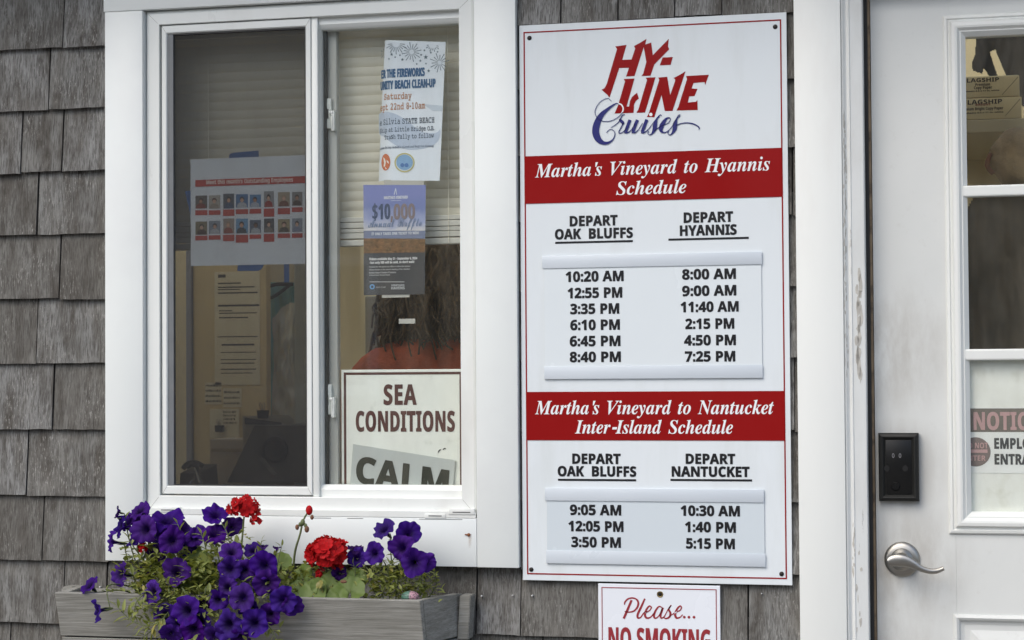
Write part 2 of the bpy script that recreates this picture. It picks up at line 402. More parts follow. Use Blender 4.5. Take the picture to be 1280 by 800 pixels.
        'v': (382, '140,0 0,367 105,367 175,158 185,119 189,83 192,83 207,158 277,367 382,367 242,0'),
        'w': (575, '111,0 7,367 106,367 148,204 157,164 164,119 169,84 171,84 174,109 179,142 184,172 188,191 233,367 343,367 386,191 393,161 399,118 402,84 405,84 410,117 417,163 426,204 470,367 568,367 463,0 354,0 326,128 318,162 307,211 296,258 288,290 285,290 278,258 267,211 256,162 248,127 218,0'),
        'x': (388, '3,0 128,187 9,367 123,367 194,250 266,367 379,367 260,187 385,0 271,0 194,126 117,0'),
        'y': (382, '74,-161 45,-160 23,-156 23,-77 41,-79 62,-81 91,-76 112,-61 129,-40 140,-15 146,3 0,367 109,367 179,161 187,130 191,97 193,97 198,130 207,161 275,367 382,367 227,-47 201,-97 166,-133 123,-154'),
        'z': (328, '18,0 18,59 188,290 28,290 28,367 302,367 302,302 136,77 308,77 308,0'),
    },
    'italic': {
        'H': (508, '-34,0 -34,15 0,20 22,41 39,85 115,369 119,387 120,404 117,417 109,426 73,435 73,451 283,451 283,435 249,429 228,409 212,365 181,252 341,252 373,369 378,404 375,417 367,426 330,435 330,451 541,451 541,435 508,430 487,412 470,369 394,82 388,48 390,34 399,24 435,15 435,0 224,0 224,15 258,20 280,41 297,85 333,221 173,221 136,82 130,47 141,24 177,15 177,0'),
        'I': (249, '-34,0 -34,15 0,20 22,41 39,85 115,369 119,387 120,404 108,426 73,435 73,451 283,451 283,435 247,428 227,410 211,365 135,82 129,47 141,24 177,15 177,0'),
        'M': (587, '188,-11 144,363 69,82 62,47 65,33 74,24 109,15 109,0 -35,0 -35,15 -1,20 21,41 38,85 113,369 119,403 116,417 108,426 72,435 72,451 224,451 263,132 469,451 622,451 622,435 587,429 566,409 549,365 473,82 469,64 468,47 480,24 516,15 516,0 305,0 305,15 340,21 361,40 368,57 377,85 453,374 207,-11'),
        'N': (468, '310,-11 140,351 68,82 62,47 74,24 109,15 109,0 -35,0 -35,15 -1,20 21,41 38,85 109,355 115,380 116,396 113,412 104,424 64,435 64,451 197,451 339,138 402,369 407,389 408,402 405,416 397,426 361,435 361,451 505,451 505,435 471,429 449,410 433,365 330,-11'),
        'S': (369, '154,-11 111,-6 58,10 38,14 24,9 9,-7 -9,-7 26,144 45,144 45,140 51,84 71,45 102,21 145,13 167,16 187,25 217,56 228,97 218,134 190,170 142,214 98,258 76,295 70,336 74,371 88,401 109,427 137,446 171,459 208,463 248,458 296,445 312,442 328,447 342,461 360,461 328,322 308,322 309,330 309,337 306,366 298,390 284,411 267,426 247,436 224,439 197,434 174,419 158,396 153,368 166,331 197,295 219,274 242,254 293,195 307,162 312,126 301,69 270,25 221,-2'),
        'V': (399, '67,-11 85,368 82,396 71,416 53,429 28,435 28,451 230,451 230,433 195,426 181,409 178,393 175,365 164,123 353,358 374,385 381,412 371,428 340,434 340,451 479,451 479,433 476,433 457,429 441,419 407,382 88,-11'),
        'a': (336, '53,-9 24,-3 1,14 -14,40 -19,73 -15,109 -5,147 32,220 57,251 84,276 126,301 165,310 198,299 214,265 225,303 297,303 241,108 232,74 228,56 231,44 238,40 259,52 285,87 300,78 265,30 231,1 197,-9 166,2 155,34 157,52 162,75 137,38 111,12 84,-4|93,41 108,45 124,56 152,95 176,147 192,202 198,248 192,272 172,281 157,276 141,264 109,219 83,159 70,115 65,81 72,51'),
        'c': (277, '93,-9 50,-2 17,19 -3,53 -9,97 -3,146 16,195 47,240 88,277 133,301 179,310 211,305 235,291 251,272 257,249 254,230 245,216 231,207 214,203 186,213 176,238 182,258 189,275 185,285 173,289 156,284 139,270 107,223 84,161 75,99 78,71 88,51 103,38 123,34 164,50 204,96 222,83 183,32 140,1'),
        'd': (334, '55,-9 26,-4 3,14 -11,43 -15,82 -4,148 29,215 78,272 121,300 164,310 190,306 213,294 238,381 242,399 243,412 241,422 234,428 205,433 205,451 271,459 343,470 237,83 232,60 230,48 238,41 255,52 281,89 297,78 246,13 223,-4 198,-9 175,-4 162,10 157,35 164,76 138,38 113,12 86,-4|96,42 111,46 127,58 156,99 180,153 196,208 201,249 195,275 177,283 149,269 120,231 93,181 74,126 66,79 75,51'),
        'e': (269, '87,-9 47,-2 16,19 -4,53 -11,98 -7,135 6,172 25,207 49,240 78,268 109,290 143,305 176,310 207,305 230,293 244,273 249,248 238,209 207,174 153,144 79,124 75,88 78,66 87,50 102,39 122,36 159,51 195,95 214,83 179,32 136,1|84,146 140,171 179,212 190,236 193,260 187,280 171,287 149,278 126,252 103,207'),
        'h': (357, '210,-9 185,-4 170,13 165,41 173,84 194,153 217,222 223,246 220,257 210,261 172,242 131,185 92,100 63,0 -19,0 82,374 88,399 90,411 83,428 58,433 48,433 48,451 110,457 187,470 115,197 151,247 184,282 217,303 253,310 281,304 297,287 303,259 298,223 282,170 250,75 247,65 246,57 248,47 257,43 276,57 306,98 320,89 284,34 247,2'),
        'i': (194, '132,371 114,375 100,384 90,398 87,416 90,433 100,447 114,457 132,460 149,457 163,447 173,433 176,416 173,398 163,384 149,375|49,-8 29,-5 13,5 4,21 1,41 4,64 10,87 44,211 51,237 53,254 46,268 26,273 19,273 19,289 89,299 150,310 89,85 84,55 87,46 95,42 115,54 142,90 155,81 121,31 85,2'),
        'k': (323, '204,-9 175,-2 154,19 136,65 120,144 96,126 63,0 -19,0 82,374 88,399 90,411 83,428 58,433 48,433 48,451 110,457 187,470 106,165 158,206 191,234 207,253 213,267 206,281 181,286 181,304 318,304 318,286 300,282 284,276 253,254 189,201 201,128 212,79 225,51 240,42 259,52 277,83 292,76 264,29 235,0'),
        'l': (173, '40,-9 19,-6 3,3 -7,19 -10,40 -8,61 -2,85 77,371 87,414 80,428 58,433 52,433 52,450 183,470 79,86 75,69 73,54 75,44 83,41 104,53 131,89 144,79 93,12 68,-4'),
        'n': (357, '213,-9 188,-4 173,13 168,41 175,84 197,153 220,222 226,246 222,257 213,261 176,243 136,190 97,107 66,0 -14,0 42,211 50,240 52,254 45,268 24,273 18,273 17,289 151,310 116,193 153,245 187,281 220,303 256,310 284,304 301,287 306,259 301,226 285,170 248,57 251,47 260,43 279,55 304,90 319,80 266,13 240,-4'),
        'o': (316, '96,-9 54,-2 20,20 -3,54 -10,98 -6,135 6,172 24,208 48,241 76,269 107,291 141,305 175,310 221,302 256,281 278,247 285,203 281,167 270,130 252,94 228,61 200,33 168,10 133,-5|103,13 119,18 134,30 162,74 184,132 200,191 206,240 197,276 172,288 157,284 141,272 113,229 90,172 75,111 69,58 78,25'),
        'r': (261, '-14,0 42,211 50,240 52,254 45,268 24,273 18,273 17,289 151,310 114,189 144,243 171,280 197,302 222,310 250,298 259,265 257,245 249,230 236,221 220,218 202,223 186,238 180,241 157,225 127,175 95,97 66,0'),
        's': (253, '91,-9 28,5 15,7 3,4 -7,-7 -24,-4 -7,109 13,105 23,55 46,24 81,14 110,24 120,52 114,77 95,106 69,138 39,185 28,228 35,260 53,286 82,303 116,309 179,298 186,296 192,295 204,298 212,307 230,307 215,205 197,207 184,252 163,279 134,288 107,278 97,255 104,231 124,202 146,176 165,149 183,116 190,82 187,58 177,36 162,17 142,3 118,-6'),
        't': (185, '30,-9 5,-4 -10,12 -15,39 -14,52 -11,70 45,273 13,273 13,297 79,334 134,398 162,398 134,300 187,300 179,273 126,273 77,103 70,77 67,56 70,45 77,41 98,54 128,95 144,85 116,44 88,14 60,-3'),
        'u': (357, '46,-9 18,-4 1,13 -5,41 0,75 15,130 38,211 46,254 39,268 19,273 13,273 12,289 73,298 146,310 81,79 76,53 79,43 89,40 125,58 167,113 206,197 236,301 316,301 251,57 254,48 261,44 280,56 292,70 306,91 321,81 268,13 242,-4 215,-9 196,-6 182,4 172,19 169,40 181,103 147,53 114,18 81,-3'),
        'y': (281, '-30,-140 -51,-137 -66,-129 -77,-115 -80,-99 -77,-84 -69,-72 -41,-61 -8,-73 20,-85 38,-77 58,-56 76,-30 83,-6 79,30 70,90 58,156 44,213 33,251 24,269 14,275 -1,277 -9,276 -9,294 22,298 48,304 85,310 99,296 112,254 127,181 148,75 191,160 205,211 200,225 187,238 173,252 168,269 171,285 179,298 193,307 210,310 227,307 240,298 248,284 251,265 241,219 214,152 174,74 126,-5 74,-74 20,-122 -5,-136'),
    },
    'script': {
        'A': (494, '51,-15 18,-10 -7,4 -23,27 -28,56 -24,82 -9,103 12,117 38,122 58,120 73,112 82,101 85,87 77,66 59,54 44,50 30,44 20,38 17,28 27,10 53,2 95,12 144,43 201,94 176,132 168,171 173,198 188,220 211,235 240,240 275,233 306,213 391,300 471,370 538,416 583,431 595,424 572,381 490,224 408,40 446,58 490,94 520,125 567,168 597,182 612,179 582,158 548,126 513,89 478,56 440,32 398,19 393,7 288,-6 302,29 257,49 217,77 173,37 133,8 93,-9|350,111 436,245 537,393 447,322 322,195 343,152 350,112|218,115 289,193 265,205 240,195 220,172 212,142|309,48 319,110 315,146 304,175 233,95 272,65'),
        'R': (582, '172,-5 122,1 85,17 61,42 54,73 59,98 74,118 95,131 120,136 154,126 165,114 168,100 158,75 135,64 110,61 102,46 107,35 120,24 163,13 189,18 214,30 259,75 298,137 343,225 389,294 449,354 514,396 449,402 353,392 259,362 218,340 184,314 150,271 138,230 142,212 151,199 166,190 184,187 208,191 230,204 271,245 300,296 311,341 315,354 323,359 332,356 337,347 339,331 340,308 336,269 321,234 299,205 270,183 235,169 197,164 163,168 138,181 122,202 116,229 122,258 138,289 164,319 199,347 241,372 289,393 367,413 449,420 503,417 545,408 594,416 606,414 610,408 588,398 577,396 608,384 631,365 645,343 650,318 641,283 613,251 567,224 504,203 523,180 529,149 524,110 506,57 503,47 502,38 508,28 519,35 540,55 593,110 622,138 647,161 684,182 699,179 672,159 637,127 605,94 586,73 565,48 522,10 502,-1 481,-4 457,0 436,11 422,28 418,51 431,96 461,143 472,166 475,187 473,198 464,197 456,197 444,200 441,209 446,218 463,222 478,219 488,216 516,226 544,253 566,288 574,327 566,363 542,385 513,366 489,339 467,301 446,250 397,140 368,94 337,58 302,32 262,12 218,-1'),
        'a': (355, '210,-5 194,-2 180,7 170,21 167,40 127,7 83,-4 56,0 35,12 21,32 16,58 20,83 32,109 73,158 128,193 158,203 187,207 219,199 234,177 247,204 322,207 260,79 246,50 241,37 247,30 264,37 288,55 311,75 324,62 262,12 234,0|97,12 120,19 146,40 196,109 220,164 213,181 197,188 171,176 141,145 112,104 90,62 82,27 87,17'),
        'e': (276, '101,-5 65,1 37,16 18,40 11,66 16,90 28,114 71,160 126,194 182,207 205,204 224,194 236,180 240,162 236,142 222,123 171,90 97,69 85,30 90,19 106,15 135,19 165,30 196,48 228,75 240,62 206,33 170,12 134,-1|104,86 147,100 181,131 191,148 194,165 191,181 182,186 159,173 131,136'),
        'f': (358, '215,62 172,18 135,-2 100,-7 91,-6 -11,-183 -94,-192 32,25 24,45 35,67 57,76 60,76 112,159 88,135 61,113 50,127 84,156 108,181 138,216 178,273 221,333 259,375 294,400 329,408 357,403 373,390 379,367 373,336 355,303 326,268 289,233 190,167 103,15 108,15 149,27 173,45 200,75|190,190 254,233 300,279 327,324 336,366 330,382 318,386 297,373 267,335 230,273'),
        'l': (281, '203,62 147,12 122,-1 95,-5 73,-1 55,8 44,24 40,44 46,77 66,120 79,141 49,113 35,124 82,170 120,220 220,385 302,394 157,131 121,64 109,33 111,24 118,21 142,33 191,76'),
        'n': (388, '-1,-5 45,62 78,109 103,153 99,158 85,147 51,113 38,127 97,183 122,200 147,206 168,194 175,160 171,132 234,188 284,207 303,203 319,192 328,174 332,150 322,119 300,85 277,55 261,28 266,21 288,34 335,75 349,62 313,29 289,11 268,0 247,-4 228,0 213,11 202,29 199,52 205,83 239,132 277,175 280,179 280,181 277,185 251,174 212,141 161,84 99,0'),
        'u': (396, '359,62 299,10 277,0 254,-3 228,0 210,9 198,24 194,42 195,52 197,62 171,33 143,13 115,1 88,-3 67,0 51,9 40,24 37,42 48,79 81,144 62,127 48,113 36,127 73,162 109,201 207,207 137,83 118,37 120,29 128,27 150,39 186,77 228,133 267,201 365,207 284,64 267,30 269,24 276,21 302,35 346,75'),
    },
    'typed': {
        '0': (404, '202,-11 164,-4 131,16 104,48 84,91 72,145 68,207 77,298 104,367 131,399 164,418 202,424 241,418 274,398 300,366 320,323 332,269 336,207 327,116 300,47 273,15 241,-4|202,36 235,46 260,79 276,132 281,207 276,282 260,335 235,367 202,377 170,367 144,335 128,282 122,207 128,132 144,79 170,46'),
        '1': (404, '112,0 93,6 86,24 88,36 95,42 131,46 185,46 185,367 124,352 119,351 113,351 96,356 91,371 96,385 112,394 210,420 224,422 234,417 237,401 237,46 289,46 325,42 332,36 334,24 328,6 308,0'),
        '2': (404, '88,0 62,7 54,29 58,46 71,63 101,94 158,148 216,205 248,244 263,273 267,300 262,332 247,357 225,373 195,379 150,368 132,354 120,337 107,322 90,317 74,325 71,351 76,373 99,395 144,416 197,424 231,420 262,408 288,389 308,365 320,335 324,303 315,256 285,207 230,148 129,52 279,52 286,73 304,81 321,74 327,54 327,48 326,42 323,21 317,5 304,0'),
        '4': (404, '194,0 173,5 167,24 173,41 191,46 230,46 230,101 77,101 63,106 59,122 59,144 63,163 210,411 215,419 222,423 229,423 236,422 268,417 276,413 278,400 278,151 295,151 306,157 315,163 327,158 330,146 330,141 329,134 325,117 322,107 306,101 278,101 278,46 289,46 318,42 326,24 320,6 300,0|105,151 230,151 230,373'),
        '8': (404, '202,-11 164,-7 132,5 105,24 85,49 73,79 69,113 73,144 86,172 107,195 136,212 101,237 80,269 73,308 77,340 89,368 109,391 135,409 166,421 202,424 238,421 269,409 295,391 315,368 328,340 332,308 325,269 303,237 267,212 297,196 318,173 331,144 336,111 332,77 319,48 298,23 271,5 239,-7|202,234 233,240 258,255 273,279 279,309 274,337 258,360 234,376 202,381 171,376 147,361 131,338 126,308 131,279 147,255 171,240|202,35 235,40 260,56 277,80 282,111 277,143 260,167 234,183 202,188 170,183 144,168 128,143 122,111 128,81 144,57 169,40'),
        'A': (404, '35,0 8,4 1,24 8,42 32,46 40,46 151,342 103,342 76,347 67,365 69,378 76,385 113,389 206,389 229,385 242,367 371,46 376,46 400,42 407,24 401,5 377,0 288,0 259,4 252,11 249,24 251,35 258,42 286,46 316,46 285,124 118,124 90,46 122,46 150,42 157,35 159,24 157,11 150,4 121,0|134,168 269,168 197,342'),
        'B': (404, '51,0 34,6 28,24 36,42 69,46 81,46 81,342 70,342 39,346 32,353 30,365 36,383 53,389 206,389 268,382 313,361 340,328 349,283 337,238 304,206 343,184 366,153 374,112 370,83 359,56 340,33 314,15 276,4 222,0|132,221 201,221 241,225 270,235 287,254 292,281 283,315 257,335 214,342 132,342|132,46 205,46 259,50 293,62 311,83 317,113 310,147 290,167 256,177 208,181 132,181'),
        'C': (404, '213,-10 163,-4 118,16 80,47 51,88 32,137 26,194 32,250 51,300 80,341 119,373 164,393 214,400 257,394 306,378 315,390 330,394 346,391 353,381 354,349 355,280 351,260 332,254 313,259 302,291 292,317 273,337 247,351 214,355 161,345 121,312 95,261 86,194 90,151 102,114 122,83 148,60 180,46 216,41 269,51 320,81 339,89 357,83 363,66 350,43 315,18 266,-2'),
        'E': (404, '46,0 28,6 22,24 24,36 31,43 62,46 83,46 83,342 62,342 31,346 22,365 25,379 32,385 62,389 332,389 350,382 355,363 355,285 351,263 332,255 314,262 309,284 309,342 134,342 134,231 220,231 220,248 224,273 241,280 252,278 258,271 262,241 262,180 258,150 241,142 224,150 220,182 220,191 134,191 134,46 309,46 309,99 313,130 320,137 332,139 351,131 355,107 355,24 350,6 332,0'),
        'H': (404, '57,0 39,6 33,24 40,42 64,46 73,46 73,342 64,342 40,347 33,365 35,379 43,385 72,389 140,389 171,385 178,379 181,365 178,353 171,346 138,342 123,342 123,228 281,228 281,342 259,342 232,347 224,365 226,378 233,385 267,389 347,389 365,383 371,365 364,347 340,342 332,342 332,46 340,46 365,42 371,24 369,10 362,3 330,0 265,0 234,3 226,10 224,24 226,35 233,42 265,46 281,46 281,183 123,183 123,46 146,46 173,42 181,24 178,11 172,4 144,0'),
        'L': (404, '43,0 25,6 19,24 22,36 28,43 58,46 99,46 99,342 58,342 28,346 19,365 22,379 29,385 58,389 222,389 240,383 246,365 244,353 237,346 206,342 151,342 151,46 326,46 326,132 330,163 349,171 369,163 373,132 373,24 367,6 349,0'),
        'O': (404, '202,-10 154,-3 111,16 75,48 48,89 31,139 25,195 31,252 48,302 75,343 111,374 154,393 202,400 250,393 293,374 329,343 356,302 374,252 379,195 374,137 356,87 329,46 293,15 250,-4|202,36 250,46 288,77 312,127 320,195 312,263 288,313 250,343 202,353 153,343 116,313 92,263 84,195 92,127 117,77 154,46'),
        'S': (404, '80,-13 60,-5 52,21 50,50 48,79 48,97 48,103 53,125 73,132 92,124 102,102 113,75 135,53 166,39 205,34 244,39 275,55 294,78 300,105 293,136 272,156 236,167 188,174 131,187 90,208 66,239 58,282 62,313 76,342 98,365 128,384 163,396 203,400 242,395 286,381 291,394 307,398 325,394 332,385 338,304 338,301 332,283 314,277 297,283 287,302 277,324 258,341 232,352 200,355 164,350 135,336 117,313 111,285 119,256 144,237 186,226 238,219 303,200 341,165 354,111 344,63 314,24 266,-2 203,-10 155,-4 106,13 99,-8'),
        'T': (404, '110,0 93,6 87,24 94,42 116,46 176,46 176,342 82,342 79,257 75,226 54,218 36,225 31,244 35,366 41,383 60,389 345,389 363,383 369,366 373,242 368,224 351,218 330,226 325,257 322,342 228,342 228,46 291,46 310,41 317,24 311,6 294,0'),
        'a': (404, '154,-8 109,-1 75,19 52,50 45,90 55,136 85,170 132,192 197,199 275,189 275,191 266,232 242,256 201,265 174,261 143,251 117,241 102,237 87,244 80,263 89,281 116,297 155,307 202,311 257,304 295,283 318,247 325,195 325,46 342,46 372,42 379,36 381,24 374,6 355,0 303,0 288,5 280,21 277,42 218,4|162,42 216,52 258,78 271,94 275,109 275,145 206,156 159,152 125,139 104,119 97,93 102,74 115,57 136,46'),
        'd': (404, '175,-8 136,-3 101,12 71,36 49,67 34,105 30,148 35,190 50,228 75,259 107,283 144,299 185,304 246,292 292,257 292,382 275,382 240,386 232,393 230,406 236,423 256,429 323,429 337,426 342,416 342,46 357,46 379,41 387,24 381,6 363,0 301,0 291,4 288,17 288,44 258,15 220,-2|189,44 217,48 242,58 263,74 279,96 289,121 293,150 290,179 280,204 265,225 244,241 219,252 189,255 147,248 114,225 93,191 86,147 93,106 115,73 148,52'),
        'e': (404, '199,-8 152,-3 112,12 79,36 54,67 39,107 34,152 40,197 56,235 82,267 116,291 158,306 206,311 250,306 288,292 321,269 345,240 361,206 366,167 363,149 354,140 320,136 91,136 101,94 124,63 158,45 203,38 252,46 302,66 342,79 358,73 365,58 361,46 349,34 309,13 255,-2|93,179 306,179 296,215 274,242 243,260 206,266 166,260 132,243 107,216'),
        'f': (404, '90,0 69,6 62,24 69,41 89,47 144,47 144,247 90,247 70,253 63,271 70,289 89,295 142,295 141,306 140,318 149,369 175,404 219,423 284,430 324,426 348,415 356,396 348,379 329,373 300,377 262,381 230,377 209,365 197,345 193,314 193,305 193,295 308,295 329,289 336,271 329,253 310,247 195,247 195,47 303,47 324,41 330,24 324,6 304,0'),
        'g': (404, '185,-131 131,-123 113,-101 122,-83 142,-75 156,-76 170,-78 197,-80 238,-74 265,-57 281,-27 286,19 286,58 242,25 186,13 147,18 113,32 84,55 62,84 49,120 44,159 49,198 63,233 86,262 115,284 150,299 189,304 237,294 285,266 285,289 290,300 304,303 354,303 374,297 380,280 371,262 341,257 335,257 335,10 329,-52 310,-89 274,-113 235,-127|193,64 232,70 263,90 283,121 290,159 283,197 263,228 232,248 193,255 155,248 124,228 102,198 95,159 102,121 123,91 154,71'),
        'h': (404, '60,0 40,6 34,24 36,35 43,42 72,46 79,46 79,382 42,388 34,406 40,423 60,429 109,429 124,426 128,416 128,267 176,300 224,311 267,303 302,281 324,244 332,194 332,46 346,46 369,41 377,24 370,6 351,0 263,0 243,5 237,24 244,42 269,46 282,46 282,182 277,217 264,241 242,256 213,261 171,251 140,223 131,204 128,182 128,46 142,46 166,42 173,24 168,5 147,0'),
        'i': (404, '206,365 178,371 171,398 174,433 184,448 206,451 224,449 233,443 239,407 234,373|81,0 62,6 55,24 62,41 83,46 183,46 183,257 119,257 98,262 91,280 98,297 118,303 214,303 228,300 232,289 232,46 338,46 356,41 363,24 357,5 336,0'),
        'k': (404, '62,0 42,6 36,24 38,36 45,43 77,46 93,46 93,382 79,382 45,386 38,393 35,406 41,423 61,429 124,429 138,426 142,416 142,181 237,260 221,270 216,283 223,298 244,303 333,303 352,297 359,281 353,265 336,259 297,251 257,224 208,181 331,46 360,46 380,42 386,24 380,6 360,0 271,0 251,5 244,21 250,36 269,46 172,152 142,126 142,29 137,7 123,0'),
        'l': (404, '88,0 68,6 62,24 69,41 89,46 180,46 180,382 124,382 85,388 77,406 83,423 103,429 211,429 225,426 230,416 230,46 332,46 350,41 357,24 351,5 330,0'),
        'm': (404, '26,0 7,6 1,24 9,42 39,46 46,46 46,257 31,257 8,262 1,280 7,297 26,303 77,303 91,299 95,283 124,304 158,311 196,301 218,271 250,301 291,311 330,304 355,281 368,245 372,194 372,46 378,46 405,42 412,24 406,6 389,0 349,0 329,8 322,33 322,182 320,223 314,246 303,257 286,261 265,256 248,241 237,217 233,182 233,46 239,46 266,42 273,24 268,6 251,0 209,0 190,7 186,36 186,208 183,230 174,247 160,257 143,261 115,252 95,227 95,46 109,46 133,42 140,24 135,5 113,0'),
        'n': (404, '62,0 42,6 35,24 37,35 44,42 73,46 80,46 80,257 65,257 42,262 35,280 37,292 44,299 81,303 111,303 125,300 130,289 130,267 177,300 226,311 268,303 303,281 325,244 332,194 332,46 347,46 370,41 378,24 369,5 343,0 271,0 245,4 238,24 245,42 271,46 281,46 281,182 274,226 252,252 214,261 173,250 141,222 132,204 129,183 129,46 143,46 168,42 175,24 168,4 140,0'),
        'o': (404, '202,-8 155,-3 113,12 78,36 52,68 36,107 30,151 36,195 52,234 78,266 112,290 154,306 202,311 250,306 291,290 326,266 352,234 368,195 373,151 368,107 352,68 326,36 291,12 250,-3|202,38 234,41 262,52 285,69 303,92 313,120 317,151 313,182 303,210 285,233 262,251 234,262 202,266 171,262 143,251 120,233 102,210 91,182 87,151 91,120 102,93 120,70 143,52 171,41'),
        'p': (404, '48,-131 29,-125 22,-107 31,-89 62,-84 68,-84 68,257 53,257 30,262 22,280 29,297 48,303 99,303 113,300 118,289 118,258 167,292 225,304 267,298 305,283 336,259 359,227 374,189 379,147 375,106 360,70 337,40 307,18 271,4 230,-1 165,11 117,47 117,-84 196,-84 215,-90 221,-107 215,-126 193,-131|219,48 261,55 294,77 316,110 323,150 320,178 310,203 294,224 274,240 248,250 219,253 190,250 165,239 144,223 129,202 119,178 116,150 119,123 129,98 144,78 165,61 190,51'),
        'r': (404, '62,0 42,6 36,24 42,41 63,46 121,46 121,257 82,257 59,262 51,280 58,297 77,303 152,303 165,300 170,289 170,234 212,277 258,302 308,311 335,308 356,299 368,285 373,269 364,247 344,238 319,248 287,258 232,239 170,182 170,46 279,46 297,41 304,24 298,5 277,0'),
        't': (404, '227,-6 182,-1 147,16 123,43 114,72 111,119 111,238 56,238 36,244 30,261 32,274 40,281 75,285 111,285 111,369 117,390 136,397 151,394 158,387 163,351 163,285 291,285 315,279 322,261 315,244 295,238 162,238 162,129 168,75 176,59 188,49 224,42 257,46 294,59 347,77 363,70 369,53 366,42 354,31 316,12 269,-1'),
        'u': (404, '177,-7 117,6 81,45 69,109 69,257 54,257 32,262 24,280 31,297 50,303 100,303 116,299 119,281 119,121 123,86 137,61 160,47 193,42 236,52 268,80 276,99 279,121 279,257 234,257 216,262 210,280 217,297 236,303 306,303 326,296 329,271 329,46 344,46 367,41 374,24 368,6 348,0 298,0 284,3 279,13 279,36 230,4 205,-4'),
        'v': (404, '197,-11 174,-5 159,17 52,257 23,261 14,280 21,297 40,303 132,303 156,299 163,280 161,268 154,261 125,257 113,257 198,44 293,257 274,257 240,261 233,268 230,280 237,299 261,303 363,303 382,297 389,280 387,268 380,261 351,257 345,257 237,17 222,-5'),
        'w': (404, '130,-11 109,-5 98,17 23,257 1,262 -6,280 0,297 19,303 107,303 130,299 136,280 134,268 128,261 96,257 75,257 131,60 173,203 184,219 201,225 222,218 233,196 274,60 329,257 306,257 277,261 270,268 268,280 274,298 297,303 385,303 400,297 405,280 399,262 377,257 303,11 293,-6 275,-11 254,-5 243,17 199,167 158,11 148,-6'),
        'y': (404, '55,-131 34,-126 28,-107 34,-90 52,-84 124,-84 177,21 57,257 28,262 19,280 26,297 46,303 137,303 161,299 168,280 159,262 130,257 118,257 206,76 297,257 284,257 254,262 244,280 252,299 275,303 357,303 376,297 383,280 375,262 350,257 177,-84 191,-84 223,-88 230,-95 232,-107 226,-125 206,-131'),
    },
}# ------------------------------------------------------------------ materials
def mat_new(name):
    m = bpy.data.materials.new(name)
    m.use_nodes = True
    return m, m.node_tree, m.node_tree.nodes['Principled BSDF']


def N(t, kind, **kw):
    n = t.nodes.new(kind)
    for k, v in kw.items():
        if hasattr(n, k): setattr(n, k, v)
    return n


def noise_tex(t, scale, detail=4, rough=0.55, vec=None, stretch=None):
    n = N(t, 'ShaderNodeTexNoise')
    n.inputs['Scale'].default_value = scale
    n.inputs['Detail'].default_value = detail
    n.inputs['Roughness'].default_value = rough
    if vec is None:
        vec = N(t, 'ShaderNodeTexCoord').outputs['Object']
    if stretch:
        mp = N(t, 'ShaderNodeMapping')
        mp.inputs['Scale'].default_value = stretch
        t.links.new(vec, mp.inputs['Vector'])
        vec = mp.outputs[0]
    t.links.new(vec, n.inputs['Vector'])
    return n


def ramp(t, src, stops):
    r = N(t, 'ShaderNodeValToRGB')
    e = r.color_ramp.elements
    while len(e) < len(stops): e.new(0.5)
    for q, (p, c) in zip(e, stops):
        q.position = p
        q.color = c if hasattr(c, '__len__') else (c, c, c, 1)
    t.links.new(src, r.inputs['Fac'])
    return r.outputs['Color']


def mixc(t, fac, a, b, mode='MIX'):
    m = N(t, 'ShaderNodeMix', data_type='RGBA', blend_type=mode)
    for s, v in ((m.inputs['Factor'], fac), (m.inputs[6], a), (m.inputs[7], b)):
        if hasattr(v, 'is_output'): t.links.new(v, s)
        else: s.default_value = v
    return m.outputs[2]


def bump(t, bsdf, src, dist, strength=1.0):
    b = N(t, 'ShaderNodeBump')
    b.inputs['Distance'].default_value = dist
    b.inputs['Strength'].default_value = strength
    t.links.new(src, b.inputs['Height'])
    t.links.new(b.outputs[0], bsdf.inputs['Normal'])


def plain(name, col, rough=0.5, var=0.0, scale=8.0, bmp=0.0, metal=0.0, spec=None, dirt=None, dirt_scale=3.0, dirt_lo=0.52, stretch=None):
    """A painted or plastic surface with a little unevenness, and patches of dirt where given."""
    m, t, b = mat_new(name)
    b.inputs['Roughness'].default_value = rough
    b.inputs['Metallic'].default_value = metal
    if spec is not None: b.inputs['Specular IOR Level'].default_value = spec
    c = col
    if var:
        n = noise_tex(t, scale, 5, 0.6, stretch=stretch)
        lo = tuple(x * (1 - var) for x in col[:3]) + (1,)
        hi = tuple(min(1, x * (1 + var * .6)) for x in col[:3]) + (1,)
        c = ramp(t, n.outputs['Fac'], [(0.3, lo), (0.7, hi)])
        rr = ramp(t, n.outputs['Fac'], [(0.3, max(0.02, rough - .06)), (0.7, min(1, rough + .08))])
        t.links.new(rr, b.inputs['Roughness'])
    if dirt:
        d = noise_tex(t, dirt_scale, 6, 0.62, stretch=stretch)
        f = ramp(t, d.outputs['Fac'], [(dirt_lo, 0.0), (dirt_lo + .22, 1.0)])
        c = mixc(t, f, c, dirt)
    if hasattr(c, 'is_output'): t.links.new(c, b.inputs['Base Color'])
    else: b.inputs['Base Color'].default_value = c
    if bmp:
        bump(t, b, noise_tex(t, scale * 6, 4).outputs['Fac'], bmp)
    return m


